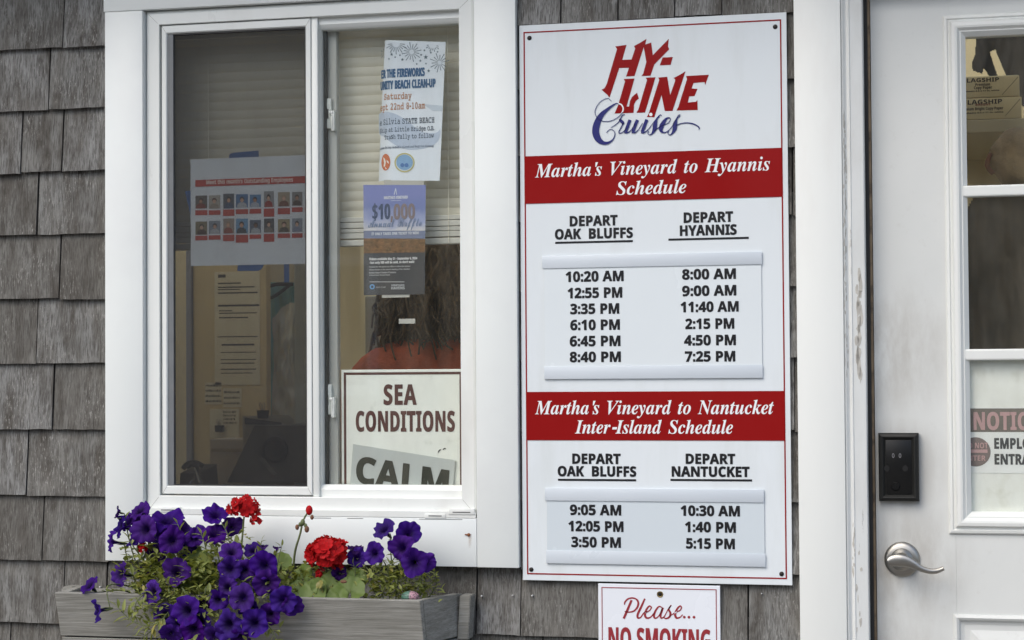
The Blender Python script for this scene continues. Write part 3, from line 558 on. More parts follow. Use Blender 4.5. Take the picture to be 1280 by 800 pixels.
def island_coords(t, per=3.0):
    """Object coordinates shifted by a random amount on every separate piece, and the random number."""
    g = N(t, 'ShaderNodeNewGeometry')
    tc = N(t, 'ShaderNodeTexCoord')
    mu = N(t, 'ShaderNodeVectorMath', operation='MULTIPLY_ADD')
    cb = N(t, 'ShaderNodeCombineXYZ')
    for i, k in enumerate((17.3, 5.1, 31.7)):
        q = N(t, 'ShaderNodeMath', operation='MULTIPLY'); q.inputs[1].default_value = k * per
        t.links.new(g.outputs['Random Per Island'], q.inputs[0]); t.links.new(q.outputs[0], cb.inputs[i])
    mu.operation = 'ADD'
    t.links.new(tc.outputs['Object'], mu.inputs[0]); t.links.new(cb.outputs[0], mu.inputs[1])
    return mu.outputs[0], g.outputs['Random Per Island']


def shingle_mat():
    m, t, b = mat_new('weathered cedar')
    v, rnd = island_coords(t)
    fine = noise_tex(t, 1.0, 6, 0.65, v, (420, 420, 16))
    wide = noise_tex(t, 1.0, 4, 0.6, v, (42, 42, 7))
    blot = noise_tex(t, 14, 4, 0.6, v)
    fleck = noise_tex(t, 1.0, 5, 0.72, v, (420, 420, 62))
    mask = noise_tex(t, 11, 3, 0.5, v)
    base = ramp(t, rnd, [(0.0, (.140, .134, .120, 1)), (0.25, (.185, .182, .170, 1)), (0.5, (.215, .215, .206, 1)), (0.75, (.245, .246, .240, 1)), (1.0, (.285, .286, .280, 1))])
    c = mixc(t, ramp(t, wide.outputs['Fac'], [(0.34, 0.95), (0.62, 0.0)]), base, (.085, .077, .067, 1))
    c = mixc(t, ramp(t, fine.outputs['Fac'], [(0.38, 0.8), (0.56, 0.0)]), c, (.055, .05, .044, 1))
    c = mixc(t, ramp(t, blot.outputs['Fac'], [(0.5, 0.0), (0.75, 0.35)]), c, (.23, .22, .20, 1))
    f1 = ramp(t, fleck.outputs['Fac'], [(0.55, 0.0), (0.66, 0.9)])
    f2 = ramp(t, mask.outputs['Fac'], [(0.42, 0.1), (0.60, 0.95)])
    c = mixc(t, mixc(t, 1.0, f1, f2, 'MULTIPLY'), c, (.38, .37, .35, 1))
    t.links.new(c, b.inputs['Base Color'])
    b.inputs['Roughness'].default_value = 0.9
    b.inputs['Specular IOR Level'].default_value = 0.2
    bump(t, b, mixc(t, 0.5, fine.outputs['Fac'], wide.outputs['Fac']), 0.0016, 0.9)
    return m


def board_mat(along='X'):
    m, t, b = mat_new('silvered planter wood ' + along)
    sw = (lambda s: s) if along == 'X' else (lambda s: (s[1], s[0], s[2]))
    v, rnd = island_coords(t)
    wob = noise_tex(t, 3.0, 3, 0.5, v, sw((1.2, 1, 1)))
    vv = N(t, 'ShaderNodeVectorMath', operation='MULTIPLY_ADD')
    t.links.new(wob.outputs['Color'], vv.inputs[0]); vv.inputs[1].default_value = (0.0, 0.01, 0.03)
    t.links.new(v, vv.inputs[2])
    grain = noise_tex(t, 1.0, 6, 0.6, vv.outputs[0], sw((4, 60, 170)))
    fine = noise_tex(t, 1.0, 5, 0.7, vv.outputs[0], sw((14, 300, 620)))
    crack = noise_tex(t, 1.0, 3, 0.5, vv.outputs[0], sw((2.2, 60, 110)))
    blot = noise_tex(t, 5, 4, 0.6, v)
    base = ramp(t, grain.outputs['Fac'], [(0.3, (.23, .225, .20, 1)), (0.55, (.34, .333, .305, 1)), (0.75, (.42, .412, .38, 1))])
    c = mixc(t, ramp(t, fine.outputs['Fac'], [(0.35, 0.6), (0.55, 0.0)]), base, (.11, .105, .09, 1))
    c = mixc(t, ramp(t, blot.outputs['Fac'], [(0.45, 0.0), (0.75, 0.5)]), c, (.22, .215, .185, 1))
    c = mixc(t, ramp(t, crack.outputs['Fac'], [(0.27, 0.8), (0.32, 0.0)] if along == 'X' else [(0.18, 0.6), (0.24, 0.0)]), c, (.035, .03, .025, 1))
    t.links.new(c, b.inputs['Base Color'])
    b.inputs['Roughness'].default_value = 0.85
    b.inputs['Specular IOR Level'].default_value = 0.25
    bump(t, b, mixc(t, 0.5, grain.outputs['Fac'], fine.outputs['Fac']), 0.002, 0.8)
    return m


def petal_mat(name, edge, mid, throat, trans):
    m, t, b = mat_new(name)
    a = N(t, 'ShaderNodeAttribute', attribute_name='rad')
    oi = N(t, 'ShaderNodeObjectInfo')
    n = noise_tex(t, 130, 4, 0.6)
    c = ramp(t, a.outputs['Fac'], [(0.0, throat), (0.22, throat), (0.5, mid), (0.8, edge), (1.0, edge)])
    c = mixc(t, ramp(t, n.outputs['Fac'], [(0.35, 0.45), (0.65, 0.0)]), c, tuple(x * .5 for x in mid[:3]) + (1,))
    hs = N(t, 'ShaderNodeHueSaturation')                      # older and younger blooms differ a little
    for s, k in (('Hue', (.488, .515)), ('Saturation', (1.03, .95)), ('Value', (.78, 1.22))):
        mr = N(t, 'ShaderNodeMapRange'); mr.inputs[3].default_value, mr.inputs[4].default_value = k
        fr = N(t, 'ShaderNodeMath', operation='FRACT'); ml = N(t, 'ShaderNodeMath', operation='MULTIPLY'); ml.inputs[1].default_value = {'Hue': 1.0, 'Saturation': 7.3, 'Value': 3.7}[s]
        t.links.new(oi.outputs['Random'], ml.inputs[0]); t.links.new(ml.outputs[0], fr.inputs[0]); t.links.new(fr.outputs[0], mr.inputs[0]); t.links.new(mr.outputs[0], hs.inputs[s])
    if 'purple' in name:
        t.links.new(c, hs.inputs['Color']); c = hs.outputs[0]
    t.links.new(c, b.inputs['Base Color'])
    b.inputs['Roughness'].default_value = 0.6
    b.inputs['Specular IOR Level'].default_value = 0.12
    tr = N(t, 'ShaderNodeBsdfTranslucent'); tr.inputs['Color'].default_value = trans
    mx = N(t, 'ShaderNodeMixShader'); mx.inputs['Fac'].default_value = 0.22
    t.links.new(b.outputs[0], mx.inputs[1]); t.links.new(tr.outputs[0], mx.inputs[2])
    t.links.new(mx.outputs[0], t.nodes['Material Output'].inputs['Surface'])
    bump(t, b, n.outputs['Fac'], 0.0008, 0.5)
    return m


def leaf_mat(name, lo, hi, old):
    m, t, b = mat_new(name)
    v, rnd = island_coords(t)
    n = noise_tex(t, 60, 4, 0.6, v)
    c = mixc(t, rnd, lo, hi)
    c = mixc(t, ramp(t, n.outputs['Fac'], [(0.4, 0.0), (0.7, 0.5)]), c, hi)
    k = N(t, 'ShaderNodeMath', operation='FRACT'); q = N(t, 'ShaderNodeMath', operation='MULTIPLY'); q.inputs[1].default_value = 37.7
    t.links.new(rnd, q.inputs[0]); t.links.new(q.outputs[0], k.inputs[0])
    c = mixc(t, ramp(t, k.outputs[0], [(0.90, 0.0), (0.97, 0.8)]), c, old)
    t.links.new(c, b.inputs['Base Color'])
    b.inputs['Roughness'].default_value = 0.5
    b.inputs['Specular IOR Level'].default_value = 0.35
    tr = N(t, 'ShaderNodeBsdfTranslucent'); tr.inputs['Color'].default_value = (hi[0] * 1.6, hi[1] * 1.6, hi[2] * .7, 1)
    mx = N(t, 'ShaderNodeMixShader'); mx.inputs['Fac'].default_value = 0.25
    t.links.new(b.outputs[0], mx.inputs[1]); t.links.new(tr.outputs[0], mx.inputs[2])
    t.links.new(mx.outputs[0], t.nodes['Material Output'].inputs['Surface'])
    bump(t, b, n.outputs['Fac'], 0.001, 0.4)
    return m


def glass_mat(name='window glass', tint=(0.975, 0.985, 0.975, 1), ior=1.5):
    m, t, b = mat_new(name)
    t.nodes.remove(b)
    fr = N(t, 'ShaderNodeLayerWeight'); fr.inputs['Blend'].default_value = 0.5      # Schlick's curve from the facing angle
    p5 = N(t, 'ShaderNodeMath', operation='POWER'); p5.inputs[1].default_value = 5
    ml = N(t, 'ShaderNodeMath', operation='MULTIPLY_ADD'); ml.inputs[1].default_value = .96; ml.inputs[2].default_value = .04
    t.links.new(fr.outputs['Facing'], p5.inputs[0]); t.links.new(p5.outputs[0], ml.inputs[0])
    tr = N(t, 'ShaderNodeBsdfTransparent'); tr.inputs['Color'].default_value = tint
    gl = N(t, 'ShaderNodeBsdfGlossy'); gl.inputs['Roughness'].default_value = 0.02; gl.inputs['Color'].default_value = (1, 1, 1, 1)
    mx = N(t, 'ShaderNodeMixShader')
    t.links.new(ml.outputs[0], mx.inputs['Fac']); t.links.new(tr.outputs[0], mx.inputs[1]); t.links.new(gl.outputs[0], mx.inputs[2])
    du = N(t, 'ShaderNodeBsdfDiffuse'); du.inputs['Color'].default_value = (.60, .53, .42, 1)      # dust and smears, doubling as a painted veil of warm reflections
    n1 = noise_tex(t, 7, 6, .65, None, (1.4, 1, .6)); n2 = noise_tex(t, 1.0, 4, .6, None, (30, 1, 3))
    k = mixc(t, .5, ramp(t, n1.outputs['Fac'], [(.35, .0), (.75, .075)]), ramp(t, n2.outputs['Fac'], [(.40, .0), (.75, .05)]))
    m2 = N(t, 'ShaderNodeMixShader')
    t.links.new(k, m2.inputs['Fac']); t.links.new(mx.outputs[0], m2.inputs[1]); t.links.new(du.outputs[0], m2.inputs[2])
    t.links.new(m2.outputs[0], t.nodes['Material Output'].inputs['Surface'])
    return m


def mesh_screen_mat(open_share):
    m, t, b = mat_new('insect screen')
    b.inputs['Base Color'].default_value = (.016, .016, .018, 1)
    b.inputs['Roughness'].default_value = 0.7
    tr = N(t, 'ShaderNodeBsdfTransparent')
    mx = N(t, 'ShaderNodeMixShader'); mx.inputs['Fac'].default_value = open_share
    t.links.new(b.outputs[0], mx.inputs[1]); t.links.new(tr.outputs[0], mx.inputs[2])
    t.links.new(mx.outputs[0], t.nodes['Material Output'].inputs['Surface'])
    return m


def peel_mat():
    """White paint that has flaked off in narrow upright patches down to grey wood."""
    m, t, b = mat_new('peeling white paint')
    n = noise_tex(t, 1.0, 7, 0.7, None, (150, 150, 26))
    pat = noise_tex(t, 1.0, 3, 0.5, None, (40, 40, 2.6))
    f = mixc(t, 1.0, ramp(t, n.outputs['Fac'], [(0.58, 0.0), (0.595, 1.0)]), ramp(t, pat.outputs['Fac'], [(0.58, 0.0), (0.63, 1.0)]), 'MULTIPLY')
    d = noise_tex(t, 9, 5, 0.6, None, (3, 3, 1))
    c = mixc(t, ramp(t, d.outputs['Fac'], [(0.45, 0.0), (0.8, 0.5)]), (.70, .715, .70, 1), (.56, .56, .53, 1))
    c = mixc(t, f, c, (.36, .33, .29, 1))
    t.links.new(c, b.inputs['Base Color'])
    b.inputs['Roughness'].default_value = 0.5
    inv = N(t, 'ShaderNodeMath', operation='SUBTRACT'); inv.inputs[0].default_value = 1.0
    t.links.new(f, inv.inputs[1])
    bump(t, b, inv.outputs[0], 0.0006, 0.8)
    return m


def brushed_mat():
    m, t, b = mat_new('brushed nickel')
    n = noise_tex(t, 1.0, 4, 0.6, None, (40, 40, 900))
    b.inputs['Metallic'].default_value = 1
    b.inputs['Base Color'].default_value = (.40, .385, .355, 1)
    t.links.new(ramp(t, n.outputs['Fac'], [(0.3, 0.34), (0.7, 0.5)]), b.inputs['Roughness'])
    b.inputs['Anisotropic'].default_value = 0.5
    return m


def door_mat():
    """White door paint with grey hand marks about the lock and handle and thin smears."""
    m, t, b = mat_new('white door paint')
    n = noise_tex(t, 5, 5, .6)
    c = ramp(t, n.outputs['Fac'], [(.3, (.625, .64, .622, 1)), (.7, (.67, .682, .662, 1))])
    tc = N(t, 'ShaderNodeTexCoord')
    smear = noise_tex(t, 1.0, 6, .65, None, (14, 14, 5))
    fine = noise_tex(t, 45, 5, .65)
    total = None
    for (x, z, r) in ((-.150, .985, .15), (-.165, 1.17, .12), (-.182, 1.40, .16), (-.185, .80, .14)):
        d = N(t, 'ShaderNodeVectorMath', operation='DISTANCE')
        d.inputs[1].default_value = (x - dx0_, yD_ - .06, z - dz0_)
        t.links.new(tc.outputs['Object'], d.inputs[0])
        f = N(t, 'ShaderNodeMapRange'); f.inputs[1].default_value = .02; f.inputs[2].default_value = r; f.inputs[3].default_value = 1; f.inputs[4].default_value = 0
        t.links.new(d.outputs['Value'], f.inputs[0])
        if total is None: total = f.outputs[0]
        else:
            mx = N(t, 'ShaderNodeMath', operation='MAXIMUM'); t.links.new(total, mx.inputs[0]); t.links.new(f.outputs[0], mx.inputs[1]); total = mx.outputs[0]
    k = mixc(t, 1.0, ramp(t, smear.outputs['Fac'], [(.34, 0.0), (.58, .95)]), total, 'MULTIPLY')
    c = mixc(t, k, c, (.40, .385, .355, 1))
    c = mixc(t, ramp(t, fine.outputs['Fac'], [(.60, 0.0), (.72, .18)]), c, (.46, .45, .42, 1))
    t.links.new(c, b.inputs['Base Color'])
    t.links.new(ramp(t, smear.outputs['Fac'], [(.3, .36), (.7, .52)]), b.inputs['Roughness'])
    bump(t, b, fine.outputs['Fac'], .0002, .4)
    return m


dx0_, dz0_, yD_ = -.1962, .055, .045
M = dict(
    shingle=shingle_mat(),
    trim=plain('white pvc trim', (.765, .795, .780, 1), 0.38, 0.02, 3, 0.0, dirt=(.71, .73, .725, 1), dirt_scale=2.2, dirt_lo=.5),
    vinyl=plain('white vinyl', (.765, .785, .760, 1), 0.3, 0.025, 6, dirt=(.66, .66, .63, 1), dirt_scale=5, dirt_lo=.55, stretch=(1, 1, .35)),
    casing=plain('white painted casing', (.735, .75, .725, 1), 0.42, 0.03, 4, 0.0002, dirt=(.66, .65, .62, 1), dirt_scale=3, dirt_lo=.54, stretch=(1.6, 1.6, .4)),
    peel=peel_mat(),
    door=door_mat(),
    rubber=plain('black weatherstrip', (.02, .019, .018, 1), 0.6, 0.2, 30),
    joint=plain('grey joint line', (.22, .21, .19, 1), .7),
    bare=plain('bare grey wood under paint', (.52, .50, .455, 1), .8, .2, 60),
    brass=plain('dulled bronze strip', (.30, .22, .14, 1), 0.5, 0.35, 20, metal=0.4, dirt=(.08, .06, .045, 1), dirt_scale=30, dirt_lo=.5),
    sheath=plain('dark sheathing paper', (.03, .028, .025, 1), 0.95, 0.2, 10),
    glass=glass_mat(),
    screen=mesh_screen_mat(0.70),
    dark=plain('dark gasket', (.02, .02, .02, 1), 0.5),
    sign=plain('glossy white sign panel', (.715, .76, .785, 1), 0.14, 0.012, 2, 0.0005, spec=0.4, dirt=(.66, .70, .71, 1), dirt_scale=5, dirt_lo=.50, stretch=(2.5, 1, .45)),
    card=plain('white plastic card', (.70, .75, .775, 1), 0.25, 0.01, 3),
    grey_card=plain('pale grey plastic card', (.60, .66, .70, 1), 0.25, 0.01, 3),
    rail=plain('white plastic rail', (.58, .63, .68, 1), 0.3, 0.02, 5),
    red=plain('red vinyl film', lin(140, 22, 22), 0.16, 0.03, 3, spec=0.3),
    white_ink=plain('white vinyl lettering', (.82, .83, .84, 1), 0.25),
    black_ink=plain('black vinyl lettering', (.012, .012, .014, 1), 0.3),
    navy=plain('navy vinyl lettering', lin(48, 50, 112), 0.2),
    maroon=plain('maroon paint', lin(146, 44, 52), 0.35),
    brown=plain('brown sign paint', lin(82, 42, 38), 0.4, 0.15, 60),
    hole=plain('dark screw head', (.02, .017, .015, 1), 0.45, metal=0.5),
    board=board_mat(), end_wood=board_mat('Y'),
    soil=plain('dark potting soil', (.02, .014, .01, 1), 0.95, 0.5, 60, 0.004),
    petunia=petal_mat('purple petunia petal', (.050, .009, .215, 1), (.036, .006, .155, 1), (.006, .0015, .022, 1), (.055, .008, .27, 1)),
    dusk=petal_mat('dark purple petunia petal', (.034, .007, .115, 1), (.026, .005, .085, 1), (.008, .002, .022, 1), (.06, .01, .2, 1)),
    scarlet=petal_mat('scarlet geranium petal', (.52, .012, .016, 1), (.42, .010, .014, 1), (.25, .01, .012, 1), (.7, .03, .02, 1)),
    leaf=leaf_mat('petunia leaf', (.115, .145, .036, 1), (.29, .32, .10, 1), (.36, .30, .08, 1)),
    broad=leaf_mat('geranium leaf', (.055, .095, .020, 1), (.145, .205, .05, 1), (.34, .28, .06, 1)),
    stem=plain('green stem', (.11, .135, .05, 1), 0.6, 0.25, 40),
    dry=plain('dry brown bud', (.16, .075, .04, 1), 0.8, 0.4, 90),
    calyx=plain('dark calyx', (.05, .035, .05, 1), 0.7, 0.3, 60),
    paper=plain('white paper', (.73, .78, .85, 1), 0.7, 0.02, 6),
    tape=plain('blue painter tape', lin(52, 92, 150), 0.7, 0.08, 30),
    clear=plain('milky clear tape', (.48, .47, .43, 1), 0.4, 0.05, 20),
    nickel=brushed_mat(),
    lock=plain('black lock plastic', (.012, .012, .011, 1), 0.5, 0.1, 20, spec=.3),
    lock_face=plain('black glossy keypad', (.007, .007, .007, 1), 0.3, spec=.3),
    lock_mark=plain('pale keypad marks', (.16, .16, .17, 1), 0.5),
    lock_dim=plain('faint keypad marks', (.016, .016, .016, 1), 0.5, spec=.2),
    rust=plain('rusty nail', (.20, .07, .025, 1), 0.85, 0.5, 200),
    galv=plain('galvanised nail head', (.75, .75, .74, 1), 0.35, metal=0.3),
    room=plain('cream room paint', (.80, .69, .45, 1), 0.7, 0.05, 2),
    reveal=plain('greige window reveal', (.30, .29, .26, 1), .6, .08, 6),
    roomgrey=plain('greige room paint', (.40, .37, .30, 1), 0.7, 0.05, 2),
    ceil=plain('white ceiling paint', (.75, .72, .64, 1), 0.8, 0.03, 3),
    lino=plain('brown floor vinyl', (.20, .16, .12, 1), 0.5, 0.2, 6),
    blind=plain('ivory blind slat', (.82, .79, .68, 1), 0.45, 0.03, 20),
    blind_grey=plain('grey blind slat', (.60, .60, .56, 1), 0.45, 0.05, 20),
    roof=plain('grey roof shingle', (.08, .08, .08, 1), 0.9, 0.3, 30, 0.003),
    deck=plain('grey brown planks', (.20, .185, .165, 1), 0.85, 0.25, 3, 0.002, stretch=(1, 8, 1)),
)
# ------------------------------------------------------------------ ground
g = MB()
g.box(-400, 400, -400, 400, -0.3, 0.0)
tag(g.build('ground', M['deck']), kind='structure')

# unseen house added behind the camera for the glass to reflect
HB = thing('added_house', (-4, -17, 0), 'added unseen brown shingled house for the window glass to reflect', 'building')
m = MB(); m.box(-20, 12, -22, -17, 0, 3.8); m.build('wall', plain('weathered shingle siding', (.26, .23, .19, 1), .9, .3, 3), HB)
m = MB(); m.hexa([(-20.5, -16.5, 3.6), (12.5, -16.5, 3.6), (12.5, -19.5, 5.8), (-20.5, -19.5, 5.8), (-20.5, -16.5, 3.75), (12.5, -16.5, 3.75), (12.5, -19.5, 5.95), (-20.5, -19.5, 5.95)])
m.hexa([(-20.5, -19.5, 5.8), (12.5, -19.5, 5.8), (12.5, -22.5, 3.6), (-20.5, -22.5, 3.6), (-20.5, -19.5, 5.95), (12.5, -19.5, 5.95), (12.5, -22.5, 3.75), (-20.5, -22.5, 3.75)])
m.build('roof', plain('dark roof', (.05, .05, .052, 1), .9, .2, 4), HB)
for q in range(6):
    m = MB(); xq = -18.5 + q * 5.2; m.ring(xq, xq + 1.5, 1.1, 2.7, [(0, -17.001), (0, -16.93), (.12, -16.93), (.12, -16.98)])
    o = m.build('window', plain('white window frame', (.7, .7, .68, 1), .5), HB)
    m = MB(); m.box(xq + .121, xq + 1.379, -16.992, -16.985, 1.221, 2.579); m.build('pane', plain('dark pane', (.02, .022, .025, 1), .1), o)

# ------------------------------------------------------------------ the building
B = thing('shingled_building', (-0.8, 0, 0), 'weathered grey shingled ticket office with white trimmed sliding window and white glazed door', 'building')
WX0, WX1, WZ0, WZ1 = -1.7659, -0.8843, 0.9745, 2.2100      # outside of the window boards
DX0, DX1, DZ1 = -0.3370, 0.8600, 2.2000                    # outside of the door boards
OPEN_W = (-1.690, -0.960, 1.080, 2.110)
OPEN_D = (-0.215, 0.740, 0.0, 2.100)
LEFT, RIGHT_END, TOP = -3.1, 1.55, 2.46


def wall_with_openings(mb, y0, y1):
    xs = [LEFT, OPEN_W[0], OPEN_W[1], OPEN_D[0], OPEN_D[1], RIGHT_END]
    mb.box(xs[0], xs[1], y0, y1, 0, TOP)
    mb.box(xs[1], xs[2], y0, y1, 0, OPEN_W[2])
    mb.box(xs[1], xs[2], y0, y1, OPEN_W[3], TOP)
    mb.box(xs[2], xs[3], y0, y1, 0, TOP)
    mb.box(xs[3], xs[4], y0, y1, OPEN_D[3], TOP)
    mb.box(xs[4], xs[5], y0, y1, 0, TOP)


m = MB(); wall_with_openings(m, 0.012, 0.100)
m.build('wall_core', M['sheath'], B)
m = MB(); wall_with_openings(m, 0.102, 0.116)
for xa, xb_ in ((LEFT, LEFT + .02), (RIGHT_END - .02, RIGHT_END)):      # end walls, each with an unseen opening added to daylight the room
    m.box(xa, xb_, .118, .45, 0, TOP); m.box(xa, xb_, 1.95, 2.30, 0, TOP)
    m.box(xa, xb_, .45, 1.95, 0, .85); m.box(xa, xb_, .45, 1.95, 2.15, TOP)
m.box(LEFT, RIGHT_END, 2.30, 2.32, 0, TOP)
m.build('room_wall', M['room'], B)
m = MB(); m.box(LEFT, RIGHT_END, .118, 2.30, 0.002, .02)
m.build('room_floor', M['lino'], B)
m = MB()
for q in ((LEFT, RIGHT_END, .012, .14), (LEFT, RIGHT_END, 1.4, 2.32), (LEFT, -2.9, .14, 1.4), (1.35, RIGHT_END, .14, 1.4)): m.box(*q, TOP + .002, TOP + .03)
m.build('room_ceiling', M['ceil'], B)
rz_ = lambda y: 2.53 + (y + .46) * .33
KX0, KX1, KY0, KY1 = -2.9, 1.35, .14, 1.40             # roof opening added out of view to daylight the office
m = MB()
for xa, xb_, ya_, yb_ in ((LEFT - .2, RIGHT_END + .2, -.46, KY0), (LEFT - .2, KX0, KY0, KY1), (KX1, RIGHT_END + .2, KY0, KY1), (LEFT - .2, RIGHT_END + .2, KY1, 1.5)):
    m.hexa([(xa, ya_, rz_(ya_)), (xb_, ya_, rz_(ya_)), (xb_, yb_, rz_(yb_)), (xa, yb_, rz_(yb_)), (xa, ya_, rz_(ya_) + .04), (xb_, ya_, rz_(ya_) + .04), (xb_, yb_, rz_(yb_) + .04), (xa, yb_, rz_(yb_) + .04)])
zr = rz_(1.5)
m.hexa([(LEFT - .2, 1.5, zr), (RIGHT_END + .2, 1.5, zr), (RIGHT_END + .2, 2.7, 2.50), (LEFT - .2, 2.7, 2.50), (LEFT - .2, 1.5, zr + .04), (RIGHT_END + .2, 1.5, zr + .04), (RIGHT_END + .2, 2.7, 2.54), (LEFT - .2, 2.7, 2.54)])
m.build('roof', M['roof'], B)
m = MB(); m.box(LEFT - .2, RIGHT_END + .2, -.36, .005, 2.465, 2.485)
m.build('soffit', M['casing'], B)
m = MB(); m.box(LEFT - .2, RIGHT_END + .2, -.384, -.362, 2.43, 2.53)
m.build('fascia', M['casing'], B)

m = MB(); m.hexa([(KX0, KY0, rz_(KY0) + .03), (KX1, KY0, rz_(KY0) + .03), (KX1, KY1, rz_(KY1) + .03), (KX0, KY1, rz_(KY1) + .03), (KX0, KY0, rz_(KY0) + .036), (KX1, KY0, rz_(KY0) + .036), (KX1, KY1, rz_(KY1) + .036), (KX0, KY1, rz_(KY1) + .036)])
m.build('added_skylight', M['glass'], B)
# shingle courses: butt heights and joints measured on the photograph
BUTTS = {-1: 2.0487, 0: 1.9197, 1: 1.7884, 2: 1.6574, 3: 1.5199, 4: 1.3827, 5: 1.2432, 6: 1.1072, 7: .9716, 8: .8403}
for k in range(9, 16): BUTTS[k] = BUTTS[8] - .1335 * (k - 8)
for k in (-2, -3, -4): BUTTS[k] = BUTTS[-1] + .1335 * (-1 - k)
JOINTS = {-1: [(80, 30), (701.7, 10), (773, 10), (844, 10), (902.5, 10)], 0: [(62, 97)], 1: [(27, 175), (79, 175)], 2: [(47, 255)], 3: [(75, 330)],
          4: [(46, 415)], 5: [(67, 497)], 6: [(35, 580)], 7: [(54, 660)], 8: [(80, 740), (133, 740), (596, 745), (651, 760), (935, 765)], 9: [(12, 795)]}
rs = random.Random(4)
sh = MB()
for k in sorted(BUTTS):
    zb = BUTTS[k]
    zu = BUTTS.get(k - 1, zb + .1335)
    known = sorted(X(*j) for j in JOINTS.get(k, []))
    cuts = [LEFT] + known + [RIGHT_END]
    full = []
    for a, b in zip(cuts, cuts[1:]):
        full.append(a)
        x = a
        while b - x > .20:
            w = rs.uniform(.075, .165)
            if b - (x + w) < .06: break
            x += w
            if k in JOINTS and (-2.03 < x < -1.70 or (k in (-1, 8) and -.90 < x < -.33)): continue
            full.append(x)
    full.append(RIGHT_END)
    for a, b in zip(full, full[1:]):
        gap = rs.choice((.0008, .0012, .0016, .0024))
        spans = [(a + gap, b - gap)]
        for (ox0, ox1, oz0, oz1) in ((WX0 - .001, WX1 + .001, WZ0 - .002, WZ1), (DX0 - .001, DX1 + .001, 0, DZ1)):
            if zu - .01 > oz0 and zb < oz1:
                new = []
                for s, e in spans:
                    if e <= ox0 or s >= ox1: new.append((s, e)); continue
                    if s < ox0: new.append((s, ox0))
                    if e > ox1: new.append((ox1, e))
                spans = new
        for s, e in spans:
            if e - s < .004: continue
            jit, push, cup = rs.uniform(-.0022, .0022), rs.uniform(-.0026, .0014), rs.uniform(-.0024, .0014)
            z0, z1 = zb + jit, min(zu + .045, TOP)
            if k == 8 and s > WX0 - .05 and e < WX1 + .05: z1 = min(z1, WZ0 - .003)
            tilt = rs.uniform(-.0012, .0012)
            f0, f1, th = -.0052 + push, .0095, .0085
            cols = 8
            front, low, back = [], [], []
            for c in range(cols + 1):
                q = c / cols
                x = s + (e - s) * q
                bow = cup * (4 * q * (1 - q))
                zz = z0 + tilt * (q - .5) + rs.uniform(-.0007, .0007)
                front.append(sh.bm.verts.new((x, f1, z1)))
                low.append(sh.bm.verts.new((x, f0 + bow, zz)))
                back.append(sh.bm.verts.new((x, f0 + bow + th, zz + .0004)))
            for c in range(cols):
                sh.bm.faces.new((low[c], low[c + 1], front[c + 1], front[c]))
                sh.bm.faces.new((back[c], back[c + 1], low[c + 1], low[c]))
            sh.bm.faces.new((low[0], front[0], back[0]))
            sh.bm.faces.new((low[-1], back[-1], front[-1]))
sh.build('shingle_siding', M['shingle'], B)

# ------------------------------------------------------------------ the window (part of the building)
yC = -.022
W = bpy.data.objects.new('window', None); COL.objects.link(W); W.parent = B; W.location = Vector((-1.325, 0, 1.08)) - B.location
cx0, cx1, cz0, cz1 = -1.6812, -0.9691, 1.0705, 2.1166
for n, bx in (('casing_board', (WX0, cx0, WZ0, cz1 - .0006)), ('casing_board', (cx1, WX1, WZ0, cz1 - .0006)),
              ('casing_board', (WX0 - .003, WX1 + .003, cz1 + .0004, WZ1)), ('casing_board', (cx0 + .0007, cx1 - .0007, WZ0 + .0004, cz0))):
    m = MB(); m.box(bx[0], bx[1], yC, .0118, bx[2], bx[3], .0012)
    m.build(n, M['trim'], W, True, 40)
fi = dict(l=-1.6500, r=-1.0030, b=1.1085, t=2.0870)
# vinyl frame: a mitred ring with a step, uneven widths
m = MB()
loops = []
for (a, yy) in ((0, .0115), (0, -.003), (.12, -.0075), (.24, -.0092), (.97, -.0092), (1.0, -.0085), (1.0, .040)):
    x0 = cx0 + .0006 + (fi['l'] - cx0) * a; x1 = cx1 - .0006 + (fi['r'] - cx1) * a
    z0 = cz0 + .0006 + (fi['b'] - cz0) * a; z1 = cz1 - .0006 + (fi['t'] - cz1) * a
    loops.append([m.bm.verts.new(q) for q in ((x0, yy, z0), (x1, yy, z0), (x1, yy, z1), (x0, yy, z1))])
for a, b in zip(loops, loops[1:]):
    for i in range(4): m.bm.faces.new((a[i], a[(i + 1) % 4], b[(i + 1) % 4], b[i]))
m.build('frame', M['vinyl'], W)
# projecting sill nose below the frame
m = MB()
m.prism([(cx0 + .0025, 1.0714), (cx1 - .0025, 1.0714), (cx1 - .0025, 1.0832), (cx0 + .0025, 1.0832)], -.0215, -.0090)
m.build('sill', M['vinyl'], W, True, 40)
for r in ((197, 634, 223, 640.5), (531, 642, 557, 648), (561, 636, 593, 643.5)):
    x0, x1, z0, z1 = rect_px(*r, -.0225)
    m = MB(); m.box(x0, x1, -.0232, -.0090, z0, z1, .0008); o = m.build('weep_cover', M['vinyl'], W, True, 40)
    m = MB(); m.box(x0 + .008, x1 - .008, -.0236, -.0233, z0 + .004, z0 + .0056); m.build('weep_cover', M['dark'], W)
# thin open joints in the sealant under the sill
for r in ((388, 647.0, 414, 647.9), (434, 647.6, 454, 648.4), (524, 648.6, 578, 649.8)):
    x0, x1, z0, z1 = rect_px(*r, yC)
    m = MB(); m.box(x0, x1, yC - .0004, yC + .001, z0, z1); m.build('sealant_gap', M['dark'], W)
